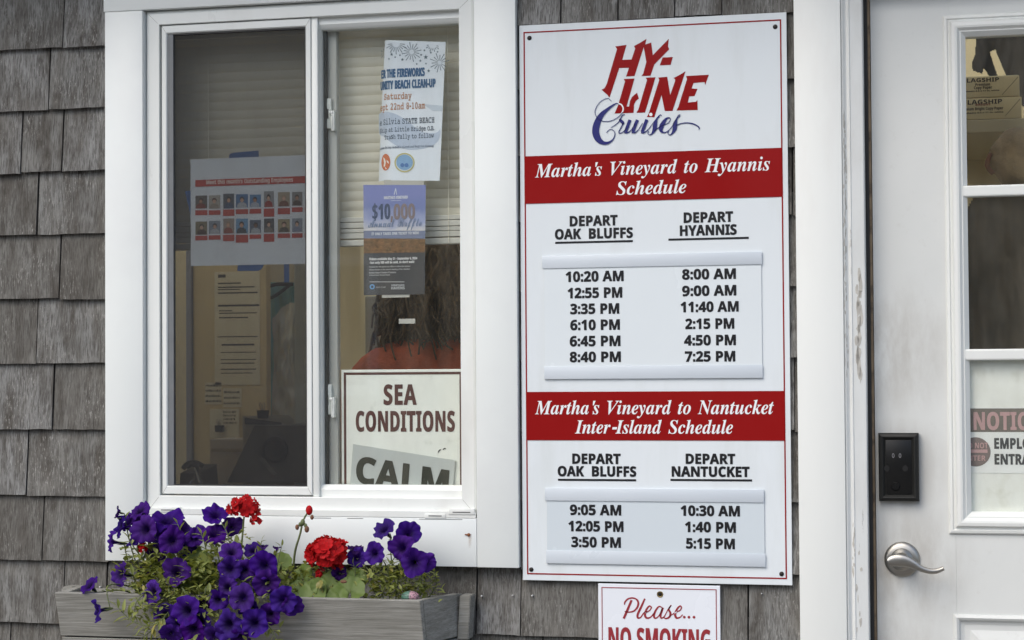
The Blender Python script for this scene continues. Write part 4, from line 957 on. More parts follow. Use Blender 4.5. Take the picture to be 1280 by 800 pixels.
# left sash, in front, with its insect screen
sx0, sx1, sz0, sz1 = -1.6461, -1.3185, 1.1124, 2.0846
m = MB()
m.ring(sx0, sx1, sz0, sz1, [(0, .010), (0, -.0035), (.001, -.0045), (.0095, -.0045, .0145), (.0115, -.0020, .0165), (.0125, .004, .0175), (.0125, .010, .0175)])
m.build('sash', M['vinyl'], W)
def mitre(a, b, y, w=.00045):
    d = (Vector(b) - Vector(a)).normalized(); n = Vector((-d.y, d.x)) * w / 2
    m = MB(); m.prism([tuple(Vector(q) + s * n) for q, s in ((a, 1), (b, 1), (b, -1), (a, -1))], y - .00015, y + .0002)
    m.build('mitre_joint', M['joint'], W)


for (ax_, az_, bx_, bz_) in ((sx0 + .001, sz0 + .001, sx0 + .0095, sz0 + .0145), (sx1 - .001, sz0 + .001, sx1 - .0095, sz0 + .0145), (sx0 + .001, sz1 - .001, sx0 + .0095, sz1 - .0145), (sx1 - .001, sz1 - .001, sx1 - .0095, sz1 - .0145)):
    mitre((ax_, az_), (bx_, bz_), -.0046)
for (ax_, az_, bx_, bz_) in ((cx0, cz0, fi['l'], fi['b']), (cx1, cz0, fi['r'], fi['b']), (cx0, cz1, fi['l'], fi['t']), (cx1, cz1, fi['r'], fi['t'])):
    k0, k1 = .26, .95
    mitre((ax_ + (bx_ - ax_) * k0, az_ + (bz_ - az_) * k0), (ax_ + (bx_ - ax_) * k1, az_ + (bz_ - az_) * k1), -.0093)
m = MB(); m.box(sx0 + .0128, sx0 + .0240, -.0005, .010, sz0 + .0178, sz1 - .0178)
m.build('screen_track', plain('grey screen track', (.16, .17, .18, 1), .4, .1, 30), W)
gx0, gx1, gz0, gz1 = sx0 + .0128, sx1 - .0128, sz0 + .0178, sz1 - .0178
m = MB(); m.ring(gx0 - .0002, gx1 + .0002, gz0 - .0002, gz1 + .0002, [(0, .0006), (.0022, .0006), (.0022, .0095)])
m.build('gasket_gap', M['dark'], W)
m = MB(); m.box(gx0 + .002, gx1 - .002, .0032, .0036, gz0 + .002, gz1 - .002)
m.build('insect_screen', M['screen'], W)
m = MB(); m.box(gx0, gx1, .0120, .0150, gz0, gz1)
m.build('glass_pane', M['glass'], W)
# meeting stile between the two panes
m = MB(); m.box(-1.3180, -1.3045, -.0018, .020, 1.1090, 2.0865, .0015)
m.build('meeting_stile', M['vinyl'], W, True, 40)
# right pane, set deeper
rx0, rx1, rz0, rz1 = -1.3043, -.9990, 1.1090, 2.0865
m = MB()
m.ring(rx0, rx1, rz0, rz1, [(0, .040), (0, .0062), (.0005, .0055, .0145), (.001, .0105, .0205), (.0015, .0150, .0240), (.0015, .040, .0240)])
m.build('sash', M['vinyl'], W)
m = MB(); m.box(rx0 + .0012, rx1 - .0012, .0240, .0270, rz0 + .0240, rz1 - .0240)
m.build('glass_pane', M['glass'], W)
m = MB(); m.box(rx0 + .0018, rx0 + .0085, .0295, .036, rz0 + .0241, rz1 - .0241)
m.build('gasket_gap', M['dark'], W)  # black bar painted in for the shaded recess beside the inner stile
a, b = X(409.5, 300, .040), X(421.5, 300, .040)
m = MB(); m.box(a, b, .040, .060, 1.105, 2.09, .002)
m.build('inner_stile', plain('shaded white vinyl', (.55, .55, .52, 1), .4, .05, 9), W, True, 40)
for (py) in (143, 500):
    lx, lz = P(411, py, .038)
    m = MB()
    m.box(lx - .006, lx + .008, .030, .0395, lz - .030, lz + .032, .002)
    m.box(lx + .009, lx + .0165, .024, .0395, lz - .036, lz + .006, .002)
    m.tube([(lx + .006, .028, lz + .002), (lx + .014, .025, lz + .002)], .0035)
    o = m.build('latch', M['vinyl'], W, True, 40)
    m = MB(); m.box(lx - .0035, lx + .002, .0288, .0299, lz - .010, lz + .010); m.build('latch', M['dark'], W)
# reveal boards inside the wall thickness
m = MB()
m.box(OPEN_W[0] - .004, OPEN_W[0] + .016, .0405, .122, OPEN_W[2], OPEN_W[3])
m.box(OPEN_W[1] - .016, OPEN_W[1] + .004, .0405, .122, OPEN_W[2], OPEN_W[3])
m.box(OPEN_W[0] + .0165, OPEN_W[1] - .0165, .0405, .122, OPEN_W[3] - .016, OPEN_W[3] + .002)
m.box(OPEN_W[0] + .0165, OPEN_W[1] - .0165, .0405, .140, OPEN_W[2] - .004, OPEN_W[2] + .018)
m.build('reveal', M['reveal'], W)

# ------------------------------------------------------------------ the door frame and the door (parts of the building)
DF = bpy.data.objects.new('door_frame', None); COL.objects.link(DF); DF.parent = B; DF.location = Vector((-.29, 0, 0)) - B.location
xb = -.2490
m = MB(); m.box(DX0, xb, yC, .0118, 0.01, DZ1 - .092, .0012); m.build('casing_board', M['casing'], DF, True, 40)
m = MB(); m.box(DX1 - (xb - DX0), DX1, yC, .0118, 0.01, DZ1 - .092, .0012); m.build('casing_board', M['casing'], DF, True, 40)
m = MB(); m.box(DX0 - .002, DX1 + .002, yC, .0118, DZ1 - .0915, DZ1, .0012); m.build('casing_board', M['casing'], DF, True, 40)
for s in (0, 1):
    m = MB()
    fx = (lambda x: x) if not s else (lambda x: DX0 + DX1 - x)
    m.column([(fx(x), y) for x, y in ((xb + .0003, .010), (xb + .0003, -.0165), (xb + .0022, -.0185), (xb + .0040, -.0178), (-.2420, -.0132), (-.2395, -.0118), (-.2372, -.0124), (-.2350, -.0142),
              (-.2335, -.0142), (-.2322, -.0122), (-.2100, -.0080), (-.2086, -.0062), (-.2086, .060))], .02, DZ1 - .10)
    m.build('moulding', M['peel'], DF, True, 35)
MOULD = [(-.2470, -.0185), (-.2450, -.0178), (-.2420, -.0132), (-.2395, -.0118), (-.2372, -.0124), (-.2350, -.0142), (-.2335, -.0142), (-.2322, -.0122), (-.2100, -.0080), (-.2086, -.0062)]


def on_moulding(x, z):
    for (xa, ya_), (xb_, yb_) in zip(MOULD, MOULD[1:]):
        if xa <= x <= xb_: return ya_ + (yb_ - ya_) * (x - xa) / (xb_ - xa) - .0005
    return -.0190


fk = random.Random(8)
for (ua, ub, va, vb, n, wmin, wmax, yy) in ((1054.5, 1058.2, 138, 400, 46, .5, 2.2, -.0150), (1056, 1061, 400, 470, 9, .5, 1.6, -.0150), (1071, 1076.5, 342, 475, 16, 3, 7, -.0095), (1065.5, 1068.5, 655, 720, 14, .8, 2.6, -.0130), (1070, 1077, 690, 800, 7, 1, 4, -.0095)):
    fl_ = []
    for q in range(n):
        u, v = fk.uniform(ua, ub), va + (vb - va) * (q + fk.random()) / n
        w, h = fk.uniform(wmin, wmax), fk.uniform(2, 7) * (2.2 if wmax > 4 else 1)
        fl_.append([P(u + w * .5 * math.cos(t) * fk.uniform(.6, 1.2), v + h * math.sin(t) * fk.uniform(.6, 1.2), yy) for t in (k * math.pi / 5 for k in range(10))])
    flat_mesh('peeled_patch', fl_, yy, M['bare'], DF, .0003, on_moulding, True)  # flakes where the moulding's paint has peeled to bare wood
m = MB(); m.box(-.2083, -.2020, .0300, .070, .02, DZ1 - .10); m.build('weatherstrip', M['rubber'], DF)
m = MB(); m.box(-.2018, -.1975, .0400, .070, .02, DZ1 - .10); m.build('strike_strip', M['brass'], DF)
m = MB(); m.box(-.21, .74, -.02, .10, .006, .05, .004); m.build('threshold', M['brass'], DF, True, 40)
m = MB(); m.box(DX0 + .09, DX1 - .09, -.004, .060, DZ1 - .1100, DZ1 - .0925); m.build('head_stop', M['casing'], DF)

dx0, dx1, dz0, dz1, yD = -.1962, .7230, .055, 2.086, .045
D = bpy.data.objects.new('door', None); COL.objects.link(D); D.parent = B; D.location = Vector((dx0, .06, dz0)) - B.location
lx0, lx1, lz0, lz1 = -.0600, .5870, 1.0476, 2.0345
px0, px1, pz0, pz1 = -.0540, .5800, .18, .8955
m = MB()
m.box(dx0, lx0 + .012, yD, .089, dz0, dz1)
m.box(lx1 - .012, dx1, yD, .089, dz0, dz1)
m.box(lx0 + .0122, lx1 - .0122, yD, .089, lz1 - .012, dz1)
m.box(lx0 + .0122, lx1 - .0122, yD, .089, pz1 - .012, lz0 + .012)
m.box(lx0 + .0122, lx1 - .0122, yD, .089, dz0, pz0 + .012)
m.build('door_slab', M['door'], D)
m = MB()
m.ring(lx0, lx1, lz0, lz1, [(0, yD + .002), (0, yD - .0035), (.0025, yD - .0065), (.007, yD - .0075), (.009, yD - .0045), (.0115, yD - .0045), (.016, yD - .0125), (.022, yD - .0135),
                            (.026, yD - .0125), (.031, yD - .006), (.033, yD - .006), (.0415, yD + .004), (.0415, yD + .03)])
m.build('lite_frame', M['casing'], D)
for zz in (1.3866, 1.6972):
    m = MB()
    m.prism([(lx0 + .0300, zz - .0105), (lx1 - .0300, zz - .0105), (lx1 - .0300, zz + .0105), (lx0 + .0300, zz + .0105)], yD - .0050, yD + .022)
    o = m.build('muntin', M['casing'], D)
    bv = o.modifiers.new('edge', 'BEVEL'); bv.width = .003; bv.segments = 2
m = MB(); m.box(lx0 + .0405, lx1 - .0405, yD + .013, yD + .016, lz0 + .0405, lz1 - .0405)
m.build('glass_pane', M['glass'], D)
m = MB()
m.ring(px0, px1, pz0, pz1, [(0, yD + .001), (.0005, yD - .003), (.006, yD - .0055), (.010, yD - .003), (.013, yD + .0035), (.020, yD + .006), (.030, yD + .006), (.050, yD + .0005), (.052, yD + .0005)])
m.box(px0 + .0515, px1 - .0515, yD + .0005, yD + .01, pz0 + .0515, pz1 - .0515)
m.build('lower_panel', M['door'], D)

# keypad lock
x0, x1, z0, z1 = -.1895, -.1145, 1.1090, 1.2385
m = MB()
m.ring(x0, x1, z0, z1, [(0, yD), (0.0, yD - .016), (.002, yD - .019), (.0065, yD - .021), (.0085, yD - .0205), (.0125, yD - .0165)])
m.bm.faces.new([m.bm.verts.new(q) for q in ((x0 + .0122, yD - .0166, z0 + .0122), (x1 - .0122, yD - .0166, z0 + .0122), (x1 - .0122, yD - .0166, z1 - .0122), (x0 + .0122, yD - .0166, z1 - .0122))])
K = m.build('keypad_lock', M['lock'], D)
m = MB(); m.box(x0 + .0135, x1 - .0135, yD - .0182, yD - .0168, z0 + .0135, z1 - .0135, .0006)
m.build('keypad_face', M['lock_face'], D, True, 40)
yk = yD - .0186
marks = []
for ux in (1116.5, 1125):
    cx, cz = P(ux, 569.5, yk)
    ell = lambda rx, rz: [(cx + rx * math.cos(t * math.pi / 8), cz + rz * math.sin(t * math.pi / 8)) for t in range(16)]
    marks += [ell(.0024, .0044), ell(.0012, .003)]
for q in (marks[:2], marks[2:]): flat_mesh('keypad_mark', q, yk, M['lock_mark'], D)
dim = []
for ux, uy in ((1108.5, 585.5), (1131.5, 585.5)):
    cx, cz = P(ux, uy, yk)
    dim.append([(cx + .0052 * math.cos(t * math.pi / 8), cz + .0062 * math.sin(t * math.pi / 8)) for t in range(16)])
for q in dim: flat_mesh('keypad_mark', [q], yk, M['lock_dim'], D)
kx, kz = P(1119.5, 608, yD - .018)
m = MB(); m.lathe([(.008, 0), (.008, .0015), (.0066, .003), (.0, .003)], (kx, yD - .0181, kz), seg=24)
m.box(kx - .0010, kx + .0010, yD - .0220, yD - .0212, kz - .0045, kz + .0045)
m.build('keyhole', M['lock_face'], D, True, 40)

# lever handle
hx, hz = P(1127, 699, yD)
hx = -.1493 + .001
m = MB()
m.lathe([(.0335, 0), (.0335, .003), (.032, .006), (.026, .0085), (.0215, .0095), (.0200, .0125), (.0145, .014), (.0125, .018), (.0120, .045), (.0, .045)], (hx, yD, hz), seg=48)
m.build('rosette', M['nickel'], D, True, 50)
m = MB()
sec = []
path = smooth_path([(-.024, 0.0, .0065), (-.018, .0015, .0100), (-.006, .003, .0118), (.008, .0015, .0112), (.022, -.004, .0085), (.036, -.012, .0062), (.052, -.017, .0054), (.066, -.0165, .0050), (.078, -.0115, .0042)], 5)
prev = None
for i, (qx, qz, r) in enumerate(path):
    t = Vector(path[min(i + 1, len(path) - 1)][:2]) - Vector(path[max(i - 1, 0)][:2]); t.normalize()
    n = Vector((-t.y, t.x))
    yy = yD - .052 + max(0, qx) * .12
    ring = []
    for k in range(14):
        a = 2 * math.pi * k / 14
        o1, o2 = r * math.cos(a), .0048 * math.sin(a)
        ring.append(m.bm.verts.new((hx + qx + n.x * o1, yy + o2, hz + qz + n.y * o1)))
    if prev:
        for k in range(14): m.bm.faces.new((prev[k], prev[(k + 1) % 14], ring[(k + 1) % 14], ring[k]))
    else: m.bm.faces.new(ring[::-1])
    prev = ring
m.bm.faces.new(prev)
m.build('lever', M['nickel'], D, True, 60)
# ------------------------------------------------------------------ the schedule sign
SX0, SX1, SZ0, SZ1, yS = -.8790, -.3518, .9500, 2.0464, -.0110
S = thing('schedule_sign', ((SX0 + SX1) / 2, yS + .003, SZ0), 'tall glossy white ferry schedule sign with two red bands between window and door', 'sign')
m = MB(); m.box(SX0, SX1, yS, yS + .0035, SZ0, SZ1, .0006)
m.build('panel', M['sign'], S)
yL = yS - .0006                    # front of the vinyl film
l0, l1, b0, b1 = X(657.6, 300, yL), X(977.6, 300, yL), Z(820, 719.2, yL), Z(815, 33.7, yL)
bw = .0026
flat_mesh('border_line', [rect_pts((l0 - bw, l1 + bw, b0 - bw, b1 + bw)), rect_pts((l0, l1, b0, b1))], yL, M['red'], S)
for py0, py1 in ((190.3, 250.6), (489.3, 550.5)):
    z1, z0 = Z(810, py0, yL), Z(810, py1, yL)
    flat_mesh('header_band', [rect_pts((l0 - .0002, l1 + .0002, z0, z1))], yL - .0006, M['red'], S)
yT = yL - .0012


def text_part(lines, font, y, mat, parent, name='lettering', bold=None, **k):
    if bold is None: bold = {'bold': .00065}.get(font, 0) if lines[0][5] > 9 else .00012
    cs = []
    for q in lines:
        cs += line_of(q[0], font, q[1], q[2], q[3], q[4], q[5], y, *(q[6:]))
    return flat_mesh(name, cs, y, mat, parent, th=.0004, bold=bold, **k)


text_part([("Martha's Vineyard to Hyannis", 668.7, 962.5, 222.3, 212.4, 16.6), ("Schedule", 770, 858, 243.8, 241, 16.4)], 'italic', yT, M['white_ink'], S)
text_part([("Martha's Vineyard to Nantucket", 668.7, 967.5, 518, 517.3, 16.6), ("Inter-Island Schedule", 718.7, 916.3, 542, 542, 16.4)], 'italic', yT, M['white_ink'], S)
text_part([("DEPART", 712.5, 771.7, 283, 281, 12.3), ("OAK  BLUFFS", 694, 790.7, 299, 297, 12.3)], 'bold', yL, M['black_ink'], S)
text_part([("DEPART", 855, 916, 278.7, 276.5, 12.4), ("HYANNIS", 850.2, 920.5, 294.8, 292.8, 12.4)], 'bold', yL, M['black_ink'], S)
text_part([("DEPART", 715.7, 775.5, 579.7, 579.5, 12.2), ("OAK  BLUFFS", 697.5, 795, 595.4, 595.2, 12.2)], 'bold', yL, M['black_ink'], S)
text_part([("DEPART", 857.5, 918.7, 579.7, 579.7, 12.2), ("NANTUCKET", 840, 936.7, 595.7, 595.7, 12.2)], 'bold', yL, M['black_ink'], S)
for a, b, c in ((694, 791, 302.4), (835.5, 936, 298.4), (697.5, 795.2, 600.0), (838, 940, 600.2)):
    zc = Z((a + b) / 2, c, yL)
    flat_mesh('underline', [rect_pts((X(a, c, yL), X(b, c, yL), zc - .0020, zc + .0020))], yL, M['black_ink'], S)

# the emblem: angular red letters with a navy script word across their foot
HY = [(272, 143), (300, 141), (385, 128), (342, 278), (435, 275), (472, 165), (460, 140), (520, 108), (585, 68), (572, 125), (632, 105), (648, 232), (807, 68), (800, 145), (812, 172), (662, 325), (625, 437),
      (535, 440), (552, 415), (583, 300), (557, 150), (465, 440), (380, 445), (410, 357), (312, 360), (215, 655), (190, 625), (135, 577), (165, 562), (187, 520), (290, 170)]
DASH = [(745, 255), (848, 250), (825, 328), (718, 333)]
EL = [(358, 70), (465, 65), (385, 345), (410, 345), (420, 290), (440, 250), (465, 228), (490, 207), (508, 265), (478, 290), (462, 320), (455, 408), (265, 415), (300, 335), (370, 95)]
EYE_L = [(577, 57), (675, 52), (570, 405), (485, 408), (505, 370), (590, 80)]
EN = [(703, 55), (792, 47), (822, 230), (872, 85), (868, 68), (855, 60), (915, 30), (975, -8), (845, 388), (768, 390), (735, 230), (662, 452), (588, 450), (605, 420), (712, 80)]
EE = [(980, 40), (1208, 27), (1172, 130), (1165, 100), (1055, 110), (1035, 165), (1095, 168), (1065, 240), (1012, 243), (998, 305), (1080, 297), (1093, 280), (1097, 380), (885, 385), (905, 345), (990, 70)]
k8 = 1 / 8
emblem = [px_poly(HY, yL, 735, 40, k8), px_poly(DASH, yL, 735, 40, k8)] + [px_poly(q, yL, 735, 90, k8) for q in (EL, EYE_L, EN, EE)]
flat_mesh('emblem', emblem, yL, M['red'], S, separate=True)
halo = [px_stroke([(296, 314, 12), (330, 325, 13), (350, 355, 13), (348, 390, 13), (330, 420, 12)], yL - .0005, 735, 90, k8)]
cx, cz = P(735 + 628 * k8, 90 + 425 * k8, yL)
halo.append([(cx + .0033 * math.cos(t * math.pi / 8), cz + .0033 * math.sin(t * math.pi / 8)) for t in range(16)])
for q in halo: flat_mesh('emblem', [q], yL - .0005, M['white_ink'], S)
SCRIPT = [
    [(233, 292, 5), (205, 265, 5), (165, 270, 5), (110, 310, 5), (77, 365, 6), (70, 410, 6), (95, 463, 6), (150, 492, 6), (220, 490, 6), (280, 465, 6), (325, 428, 6), (345, 400, 5)],
    [(305, 318, 6), (272, 318, 12), (200, 368, 28), (130, 435, 52), (88, 520, 68), (76, 600, 70), (100, 668, 62), (150, 708, 38), (205, 706, 24), (248, 675, 12), (268, 630, 8), (262, 592, 7), (230, 573, 6), (202, 584, 6), (186, 610, 6)],
    [(230, 555, 5), (270, 530, 6), (305, 500, 8), (322, 470, 10), (345, 432, 8), (368, 425, 7)],
    [(312, 470, 12), (330, 488, 30), (348, 508, 30), (352, 525, 12)],
    [(352, 510, 14), (330, 555, 10), (308, 600, 9), (322, 612, 9), (355, 595, 7), (385, 560, 6)],
    [(420, 478, 32), (400, 530, 32), (375, 598, 32)], [(362, 605, 14), (395, 606, 12), (430, 580, 7), (470, 520, 6)],
    [(494, 478, 32), (472, 530, 32), (448, 598, 32)], [(436, 605, 14), (468, 606, 12), (505, 575, 7), (545, 510, 6)],
    [(588, 475, 32), (565, 535, 32), (540, 598, 32)], [(530, 605, 14), (560, 606, 12), (605, 570, 7), (650, 510, 6), (700, 445, 6), (725, 428, 7), (735, 440, 8)],
    [(715, 440, 8), (690, 470, 12), (672, 520, 40), (665, 570, 40), (640, 615, 16), (615, 628, 8), (598, 612, 7), (608, 590, 7)], [(665, 590, 8), (700, 560, 6), (745, 535, 6), (800, 510, 6), (822, 475, 7), (815, 455, 8)],
    [(820, 458, 9), (785, 465, 20), (745, 520, 42), (728, 570, 40), (745, 602, 18), (785, 598, 8), (840, 545, 6), (880, 470, 6), (905, 432, 7), (922, 428, 8)],
    [(920, 440, 8), (890, 465, 12), (870, 520, 42), (865, 570, 40), (840, 615, 16), (815, 628, 8), (798, 612, 7), (806, 590, 7)],
    [(880, 535, 8), (930, 515, 9), (990, 508, 10), (1050, 518, 12), (1095, 540, 12), (1112, 560, 10), (1108, 575, 8)],
]
flat_mesh('emblem', [px_stroke(q, yL - .0010, 735, 90, k8) for q in SCRIPT], yL - .0010, M['navy'], S, separate=True)
for px_, py_ in ((661.7, 47.5), (969, 33.5), (664, 712), (977, 717.5)):
    sx, sz = P(px_, py_, yL)
    m = MB(); m.lathe([(.0046, 0), (.0046, .0006), (.0036, .0016), (.0, .0019)], (sx, yS, sz), seg=16); m.build('screw', M['hole'], S, True, 50)

# card holders: two rails each, riveted to the panel
rails = [(677.5, 317.3, 952.3, 333.0), (680.2, 457.0, 953.2, 473.2), (681.0, 611.0, 954.7, 627.0), (682.6, 690.0, 956.8, 706.3)]
rr = []
for i, q in enumerate(rails):
    x0, _ = P(q[0], q[1], yS - .004); x1, _ = P(q[2], q[1], yS - .004)
    z1, z0 = Z(815, q[1], yS - .004), Z(815, q[3], yS - .004)
    rr.append((x0, x1, z0, z1))
    m = MB()
    m.box(x0, x1, yS - .0044, yS - .0032, z0, z1, .0003)
    if i % 2 == 0: m.box(x0 + .0005, x1 - .0005, yS - .0031, yS - .0001, z0 + .013, z1 - .0003)
    else: m.box(x0 + .0005, x1 - .0005, yS - .0031, yS - .0001, z0 + .0003, z1 - .013)
    m.build('card_rail', M['rail'], S, True, 40)


def time_card(i, mat, cols, label):
    top, bot = rr[2 * i], rr[2 * i + 1]
    x0, x1 = min(top[0], bot[0]) + .0035, max(top[1], bot[1]) - .0015
    c = thing('time_card', ((x0 + x1) / 2, yS, bot[3]), label, 'timetable', 'removable time cards on the schedule sign')
    m = MB(); m.box(x0, x1, yS - .0024, yS - .0008, bot[3] - .008, top[2] + .008, .0003)
    m.build('card', mat, c)
    for col in cols: text_part(col, 'bold', yS - .0029, M['black_ink'], c)


time_card(0, M['card'], [
    [("10:20 AM", 707.5, 779.2, 352.7, 350.5, 12.4), ("12:55 PM", 710, 777.5, 373, 371.3, 12.4), ("3:35 PM", 713.2, 773.7, 392.7, 391.5, 12.4), ("6:10 PM", 713.2, 774.5, 412.7, 411.7, 12.4), ("6:45 PM", 712.5, 775.2, 432.8, 432.2, 12.4), ("8:40 PM", 712.5, 775.7, 452.6, 452, 12.4)],
    [("8:00 AM", 853, 919.5, 349.7, 347.8, 12.4), ("9:00 AM", 853, 920, 370.2, 368.7, 12.4), ("11:40 AM", 851.2, 923, 390.2, 389, 12.4), ("2:15 PM", 857, 917.5, 411.2, 410.3, 12.4), ("4:50 PM", 855.5, 919.5, 431.7, 431, 12.4), ("7:25 PM", 856.5, 918.7, 451.9, 451.4, 12.4)]],
    'white plastic card listing six departures per column, from 10:20 AM and 8:00 AM')
time_card(1, M['grey_card'], [
    [("9:05 AM", 712.7, 776.2, 643.6, 643.8, 12.4), ("12:05 PM", 711, 779, 664, 664.2, 12.4), ("3:50 PM", 714.5, 775.7, 683.8, 684.2, 12.4)],
    [("10:30 AM", 851.3, 924.5, 644.6, 645, 12.4), ("1:40 PM", 856.7, 919.5, 665, 665.3, 12.4), ("5:15 PM", 858, 918.2, 685.5, 686, 12.4)]],
    'pale grey card listing three departures per column, from 9:05 AM and 10:30 AM')

# ------------------------------------------------------------------ the no smoking sign below it
nx0, nx1, nz1 = -.7285, -.4900, .9462
nz0 = nz1 - .34
yN = -.0100
NS = thing('no_smoking_sign', ((nx0 + nx1) / 2, yN, nz0), 'small white sign reading Please... NO SMOKING in maroon, below the schedule sign', 'sign')
m = MB(); m.box(nx0, nx1, yN, yN + .0035, nz0, nz1, .0008)
m.build('panel', plain('white aluminium panel', (.76, .79, .84, 1), .25, .02, 4), NS)
yn = yN - .0006
i0 = .0068
flat_mesh('border_line', [rect_pts((nx0 + i0, nx1 - i0, nz0 + i0, nz1 - i0)), rect_pts((nx0 + i0 + .0016, nx1 - i0 - .0016, nz0 + i0 + .0016, nz1 - i0 - .0016))], yn, M['maroon'], NS)
k7 = 1 / 7.53
PL = [
    [(305, 195, 8), (310, 170, 15), (340, 140, 15), (390, 132, 14), (430, 158, 17), (432, 205, 19), (400, 250, 15), (350, 265, 12), (308, 258, 9)],
    [(372, 152, 20), (345, 215, 22), (318, 280, 22), (298, 325, 22)],
    [(497, 138, 14), (465, 210, 20), (430, 285, 21), (432, 318, 17), (458, 312, 12), (490, 270, 10), (520, 262, 9)],
    [(500, 270, 12), (540, 250, 11), (558, 222, 12), (540, 208, 14), (512, 240, 18), (498, 290, 21), (515, 320, 18), (550, 312, 12), (585, 272, 10)],
    [(660, 222, 10), (630, 212, 13), (600, 248, 18), (582, 300, 20), (598, 322, 15), (632, 295, 10), (664, 225, 10)],
    [(668, 222, 18), (645, 290, 20), (652, 320, 16), (680, 305, 10), (715, 240, 9), (745, 198, 11)],
    [(740, 205, 10), (722, 238, 16), (738, 275, 20), (728, 310, 18), (695, 325, 13), (672, 312, 10)],
    [(728, 305, 9), (790, 265, 11), (828, 248, 11), (842, 220, 12), (826, 208, 14), (798, 240, 18), (782, 290, 21), (798, 320, 18), (830, 312, 12), (852, 288, 9)]]
pl = [px_stroke(q, yn, 740, 730, k7) for q in PL]
for dx_ in (868, 912, 960):
    cx, cz = P(740 + dx_ * k7, 730 + 312 * k7, yn)
    pl.append([(cx + .0026 * math.cos(t * math.pi / 8), cz + .0026 * math.sin(t * math.pi / 8)) for t in range(16)])
flat_mesh('lettering', pl, yn, M['maroon'], NS, separate=True)
text_part([("NO SMOKING", 761.0, 887.6, 812.5, 813.5, 27)], 'bold', yn, M['maroon'], NS, bold=.0006)
hx_, hz_ = P(825, 743, yn)
m = MB(); m.lathe([(.0062, 0), (.0062, .0008), (.0045, .0008), (.0040, .0004), (.0, .0004)], (hx_, yN, hz_), seg=24)
m.build('eyelet', plain('brass eyelet', (.26, .19, .08, 1), .35, .2, 90, metal=.8), NS, True, 40)
m = MB(); m.lathe([(.0038, 0), (.0030, .0012), (.0, .0015)], (hx_, yN - .0005, hz_), seg=16)
m.build('screw', M['hole'], NS, True, 40)

# ------------------------------------------------------------------ sea conditions board and placard inside the right pane
yA = .046
ax0, az1 = P(426.5, 462.3, yA); ax1 = X(580.6, 462, yA); az0 = 1.1290 - .03
lean = lambda x, z: yA + (z - az0) * .015
A = thing('sea_conditions_sign', ((ax0 + ax1) / 2, yA, az0), 'off white board reading SEA CONDITIONS in brown, standing inside the right window pane', 'sign')
m = MB(); m.box(ax0, ax1, yA, yA + .006, az0, az1, .001)
m.build('panel', plain('off white board', (.82, .84, .79, 1), .35, .04, 14, dirt=(.50, .52, .46, 1), dirt_scale=22, dirt_lo=.6), A)
ya = yA - .0006
fr = lambda i: rect_pts((ax0 + i, ax1 - i, az0 + i, az1 - i))
flat_mesh('border_line', [fr(.0055), fr(.0105)], ya, M['brown'], A)
text_part([("SEA", 480, 520.3, 505.8, 505.4, 24.5, 22), ("CONDITIONS", 445.2, 568.2, 539.2, 538.9, 24.7, 24)], 'bold', ya, M['brown'], A, bold=.0009)

scr = [px_stroke(q, ya, 0, 0, 1) for q in ([(547.5, 566, .6), (549, 563.2, 1.6), (551.5, 561.8, .7)], [(553.5, 562, 1.0), (556, 560.6, 1.4), (557.5, 561.6, .6)])]
flat_mesh('scratch', scr, ya, M['dark'], A, .0002, separate=True)
yQ = .0400
qx, qz = P(441.3, 555.3, yQ)
q1x, q1z = P(568.8, 575.5, yQ)
ang = math.atan2(q1z - qz, q1x - qx)
plw = math.hypot(q1x - qx, q1z - qz); plh = .085
rot = lambda u, v: (qx + u * math.cos(ang) - v * math.sin(ang) * .55, qz + u * math.sin(ang) + v * math.cos(ang))
Q = thing('calm_placard', (qx + plw / 2, yQ, qz - plh), 'grey placard reading CALM, tilted against the foot of the sea conditions board', 'sign')
m = MB(); m.prism([rot(0, 0), rot(plw, 0), rot(plw, -plh), rot(0, -plh)], yQ, yQ + .003)
m.build('panel', plain('grey placard', (.48, .51, .50, 1), .4, .05, 12), Q)
gl, a_, b_ = glyphs('CALM', 'bold', 14)
ch = .052
flat_mesh('lettering', [[rot(.0125 + (u - a_) / (b_ - a_) * (plw - .024), -.0235 - ch + v / 480 * ch) for u, v in c] for c in gl], yQ - .0006, plain('black green paint', (.016, .02, .012, 1), .4), Q, bold=.0018)

# ------------------------------------------------------------------ papers taped to the glass
INK = {}


def ink(r, g, b):
    k = (r, g, b)
    if k not in INK:
        INK[k] = plain('print %d %d %d' % k, lin(*k), .65, .06, 90)
    return INK[k]


def quad_px(pts, y): return [P(a, b, y) for a, b in pts]


def sheet(name, corners, y, mat, parent, deform, nx=16, nz=10):
    """A thin sheet of paper between four corners (px: top left, top right, bottom right, bottom left)."""
    c = [Vector(P(*p, y)) for p in corners]
    bm = bmesh.new()
    gr = []
    for j in range(nz + 1):
        v = j / nz
        row = []
        for i in range(nx + 1):
            u = i / nx
            p = (c[0] * (1 - u) + c[1] * u) * (1 - v) + (c[3] * (1 - u) + c[2] * u) * v
            row.append(bm.verts.new((p.x, deform(p.x, p.y) + .0003, p.y)))
        gr.append(row)
    for j in range(nz):
        for i in range(nx):
            bm.faces.new((gr[j][i], gr[j + 1][i], gr[j + 1][i + 1], gr[j][i + 1]))
    me = bpy.data.meshes.new(name); bm.to_mesh(me); bm.free()
    me.polygons.foreach_set('use_smooth', [True] * len(me.polygons))
    return link(name, me, mat, parent)


def cut(poly, n=10):
    """Split the long edges so a print can follow curved paper."""
    out = []
    for i, a in enumerate(poly):
        b = poly[(i + 1) % len(poly)]
        k = max(1, int(math.hypot(b[0] - a[0], b[1] - a[1]) / .008))
        for j in range(k): out.append((a[0] + (b[0] - a[0]) * j / k, a[1] + (b[1] - a[1]) * j / k))
    return out


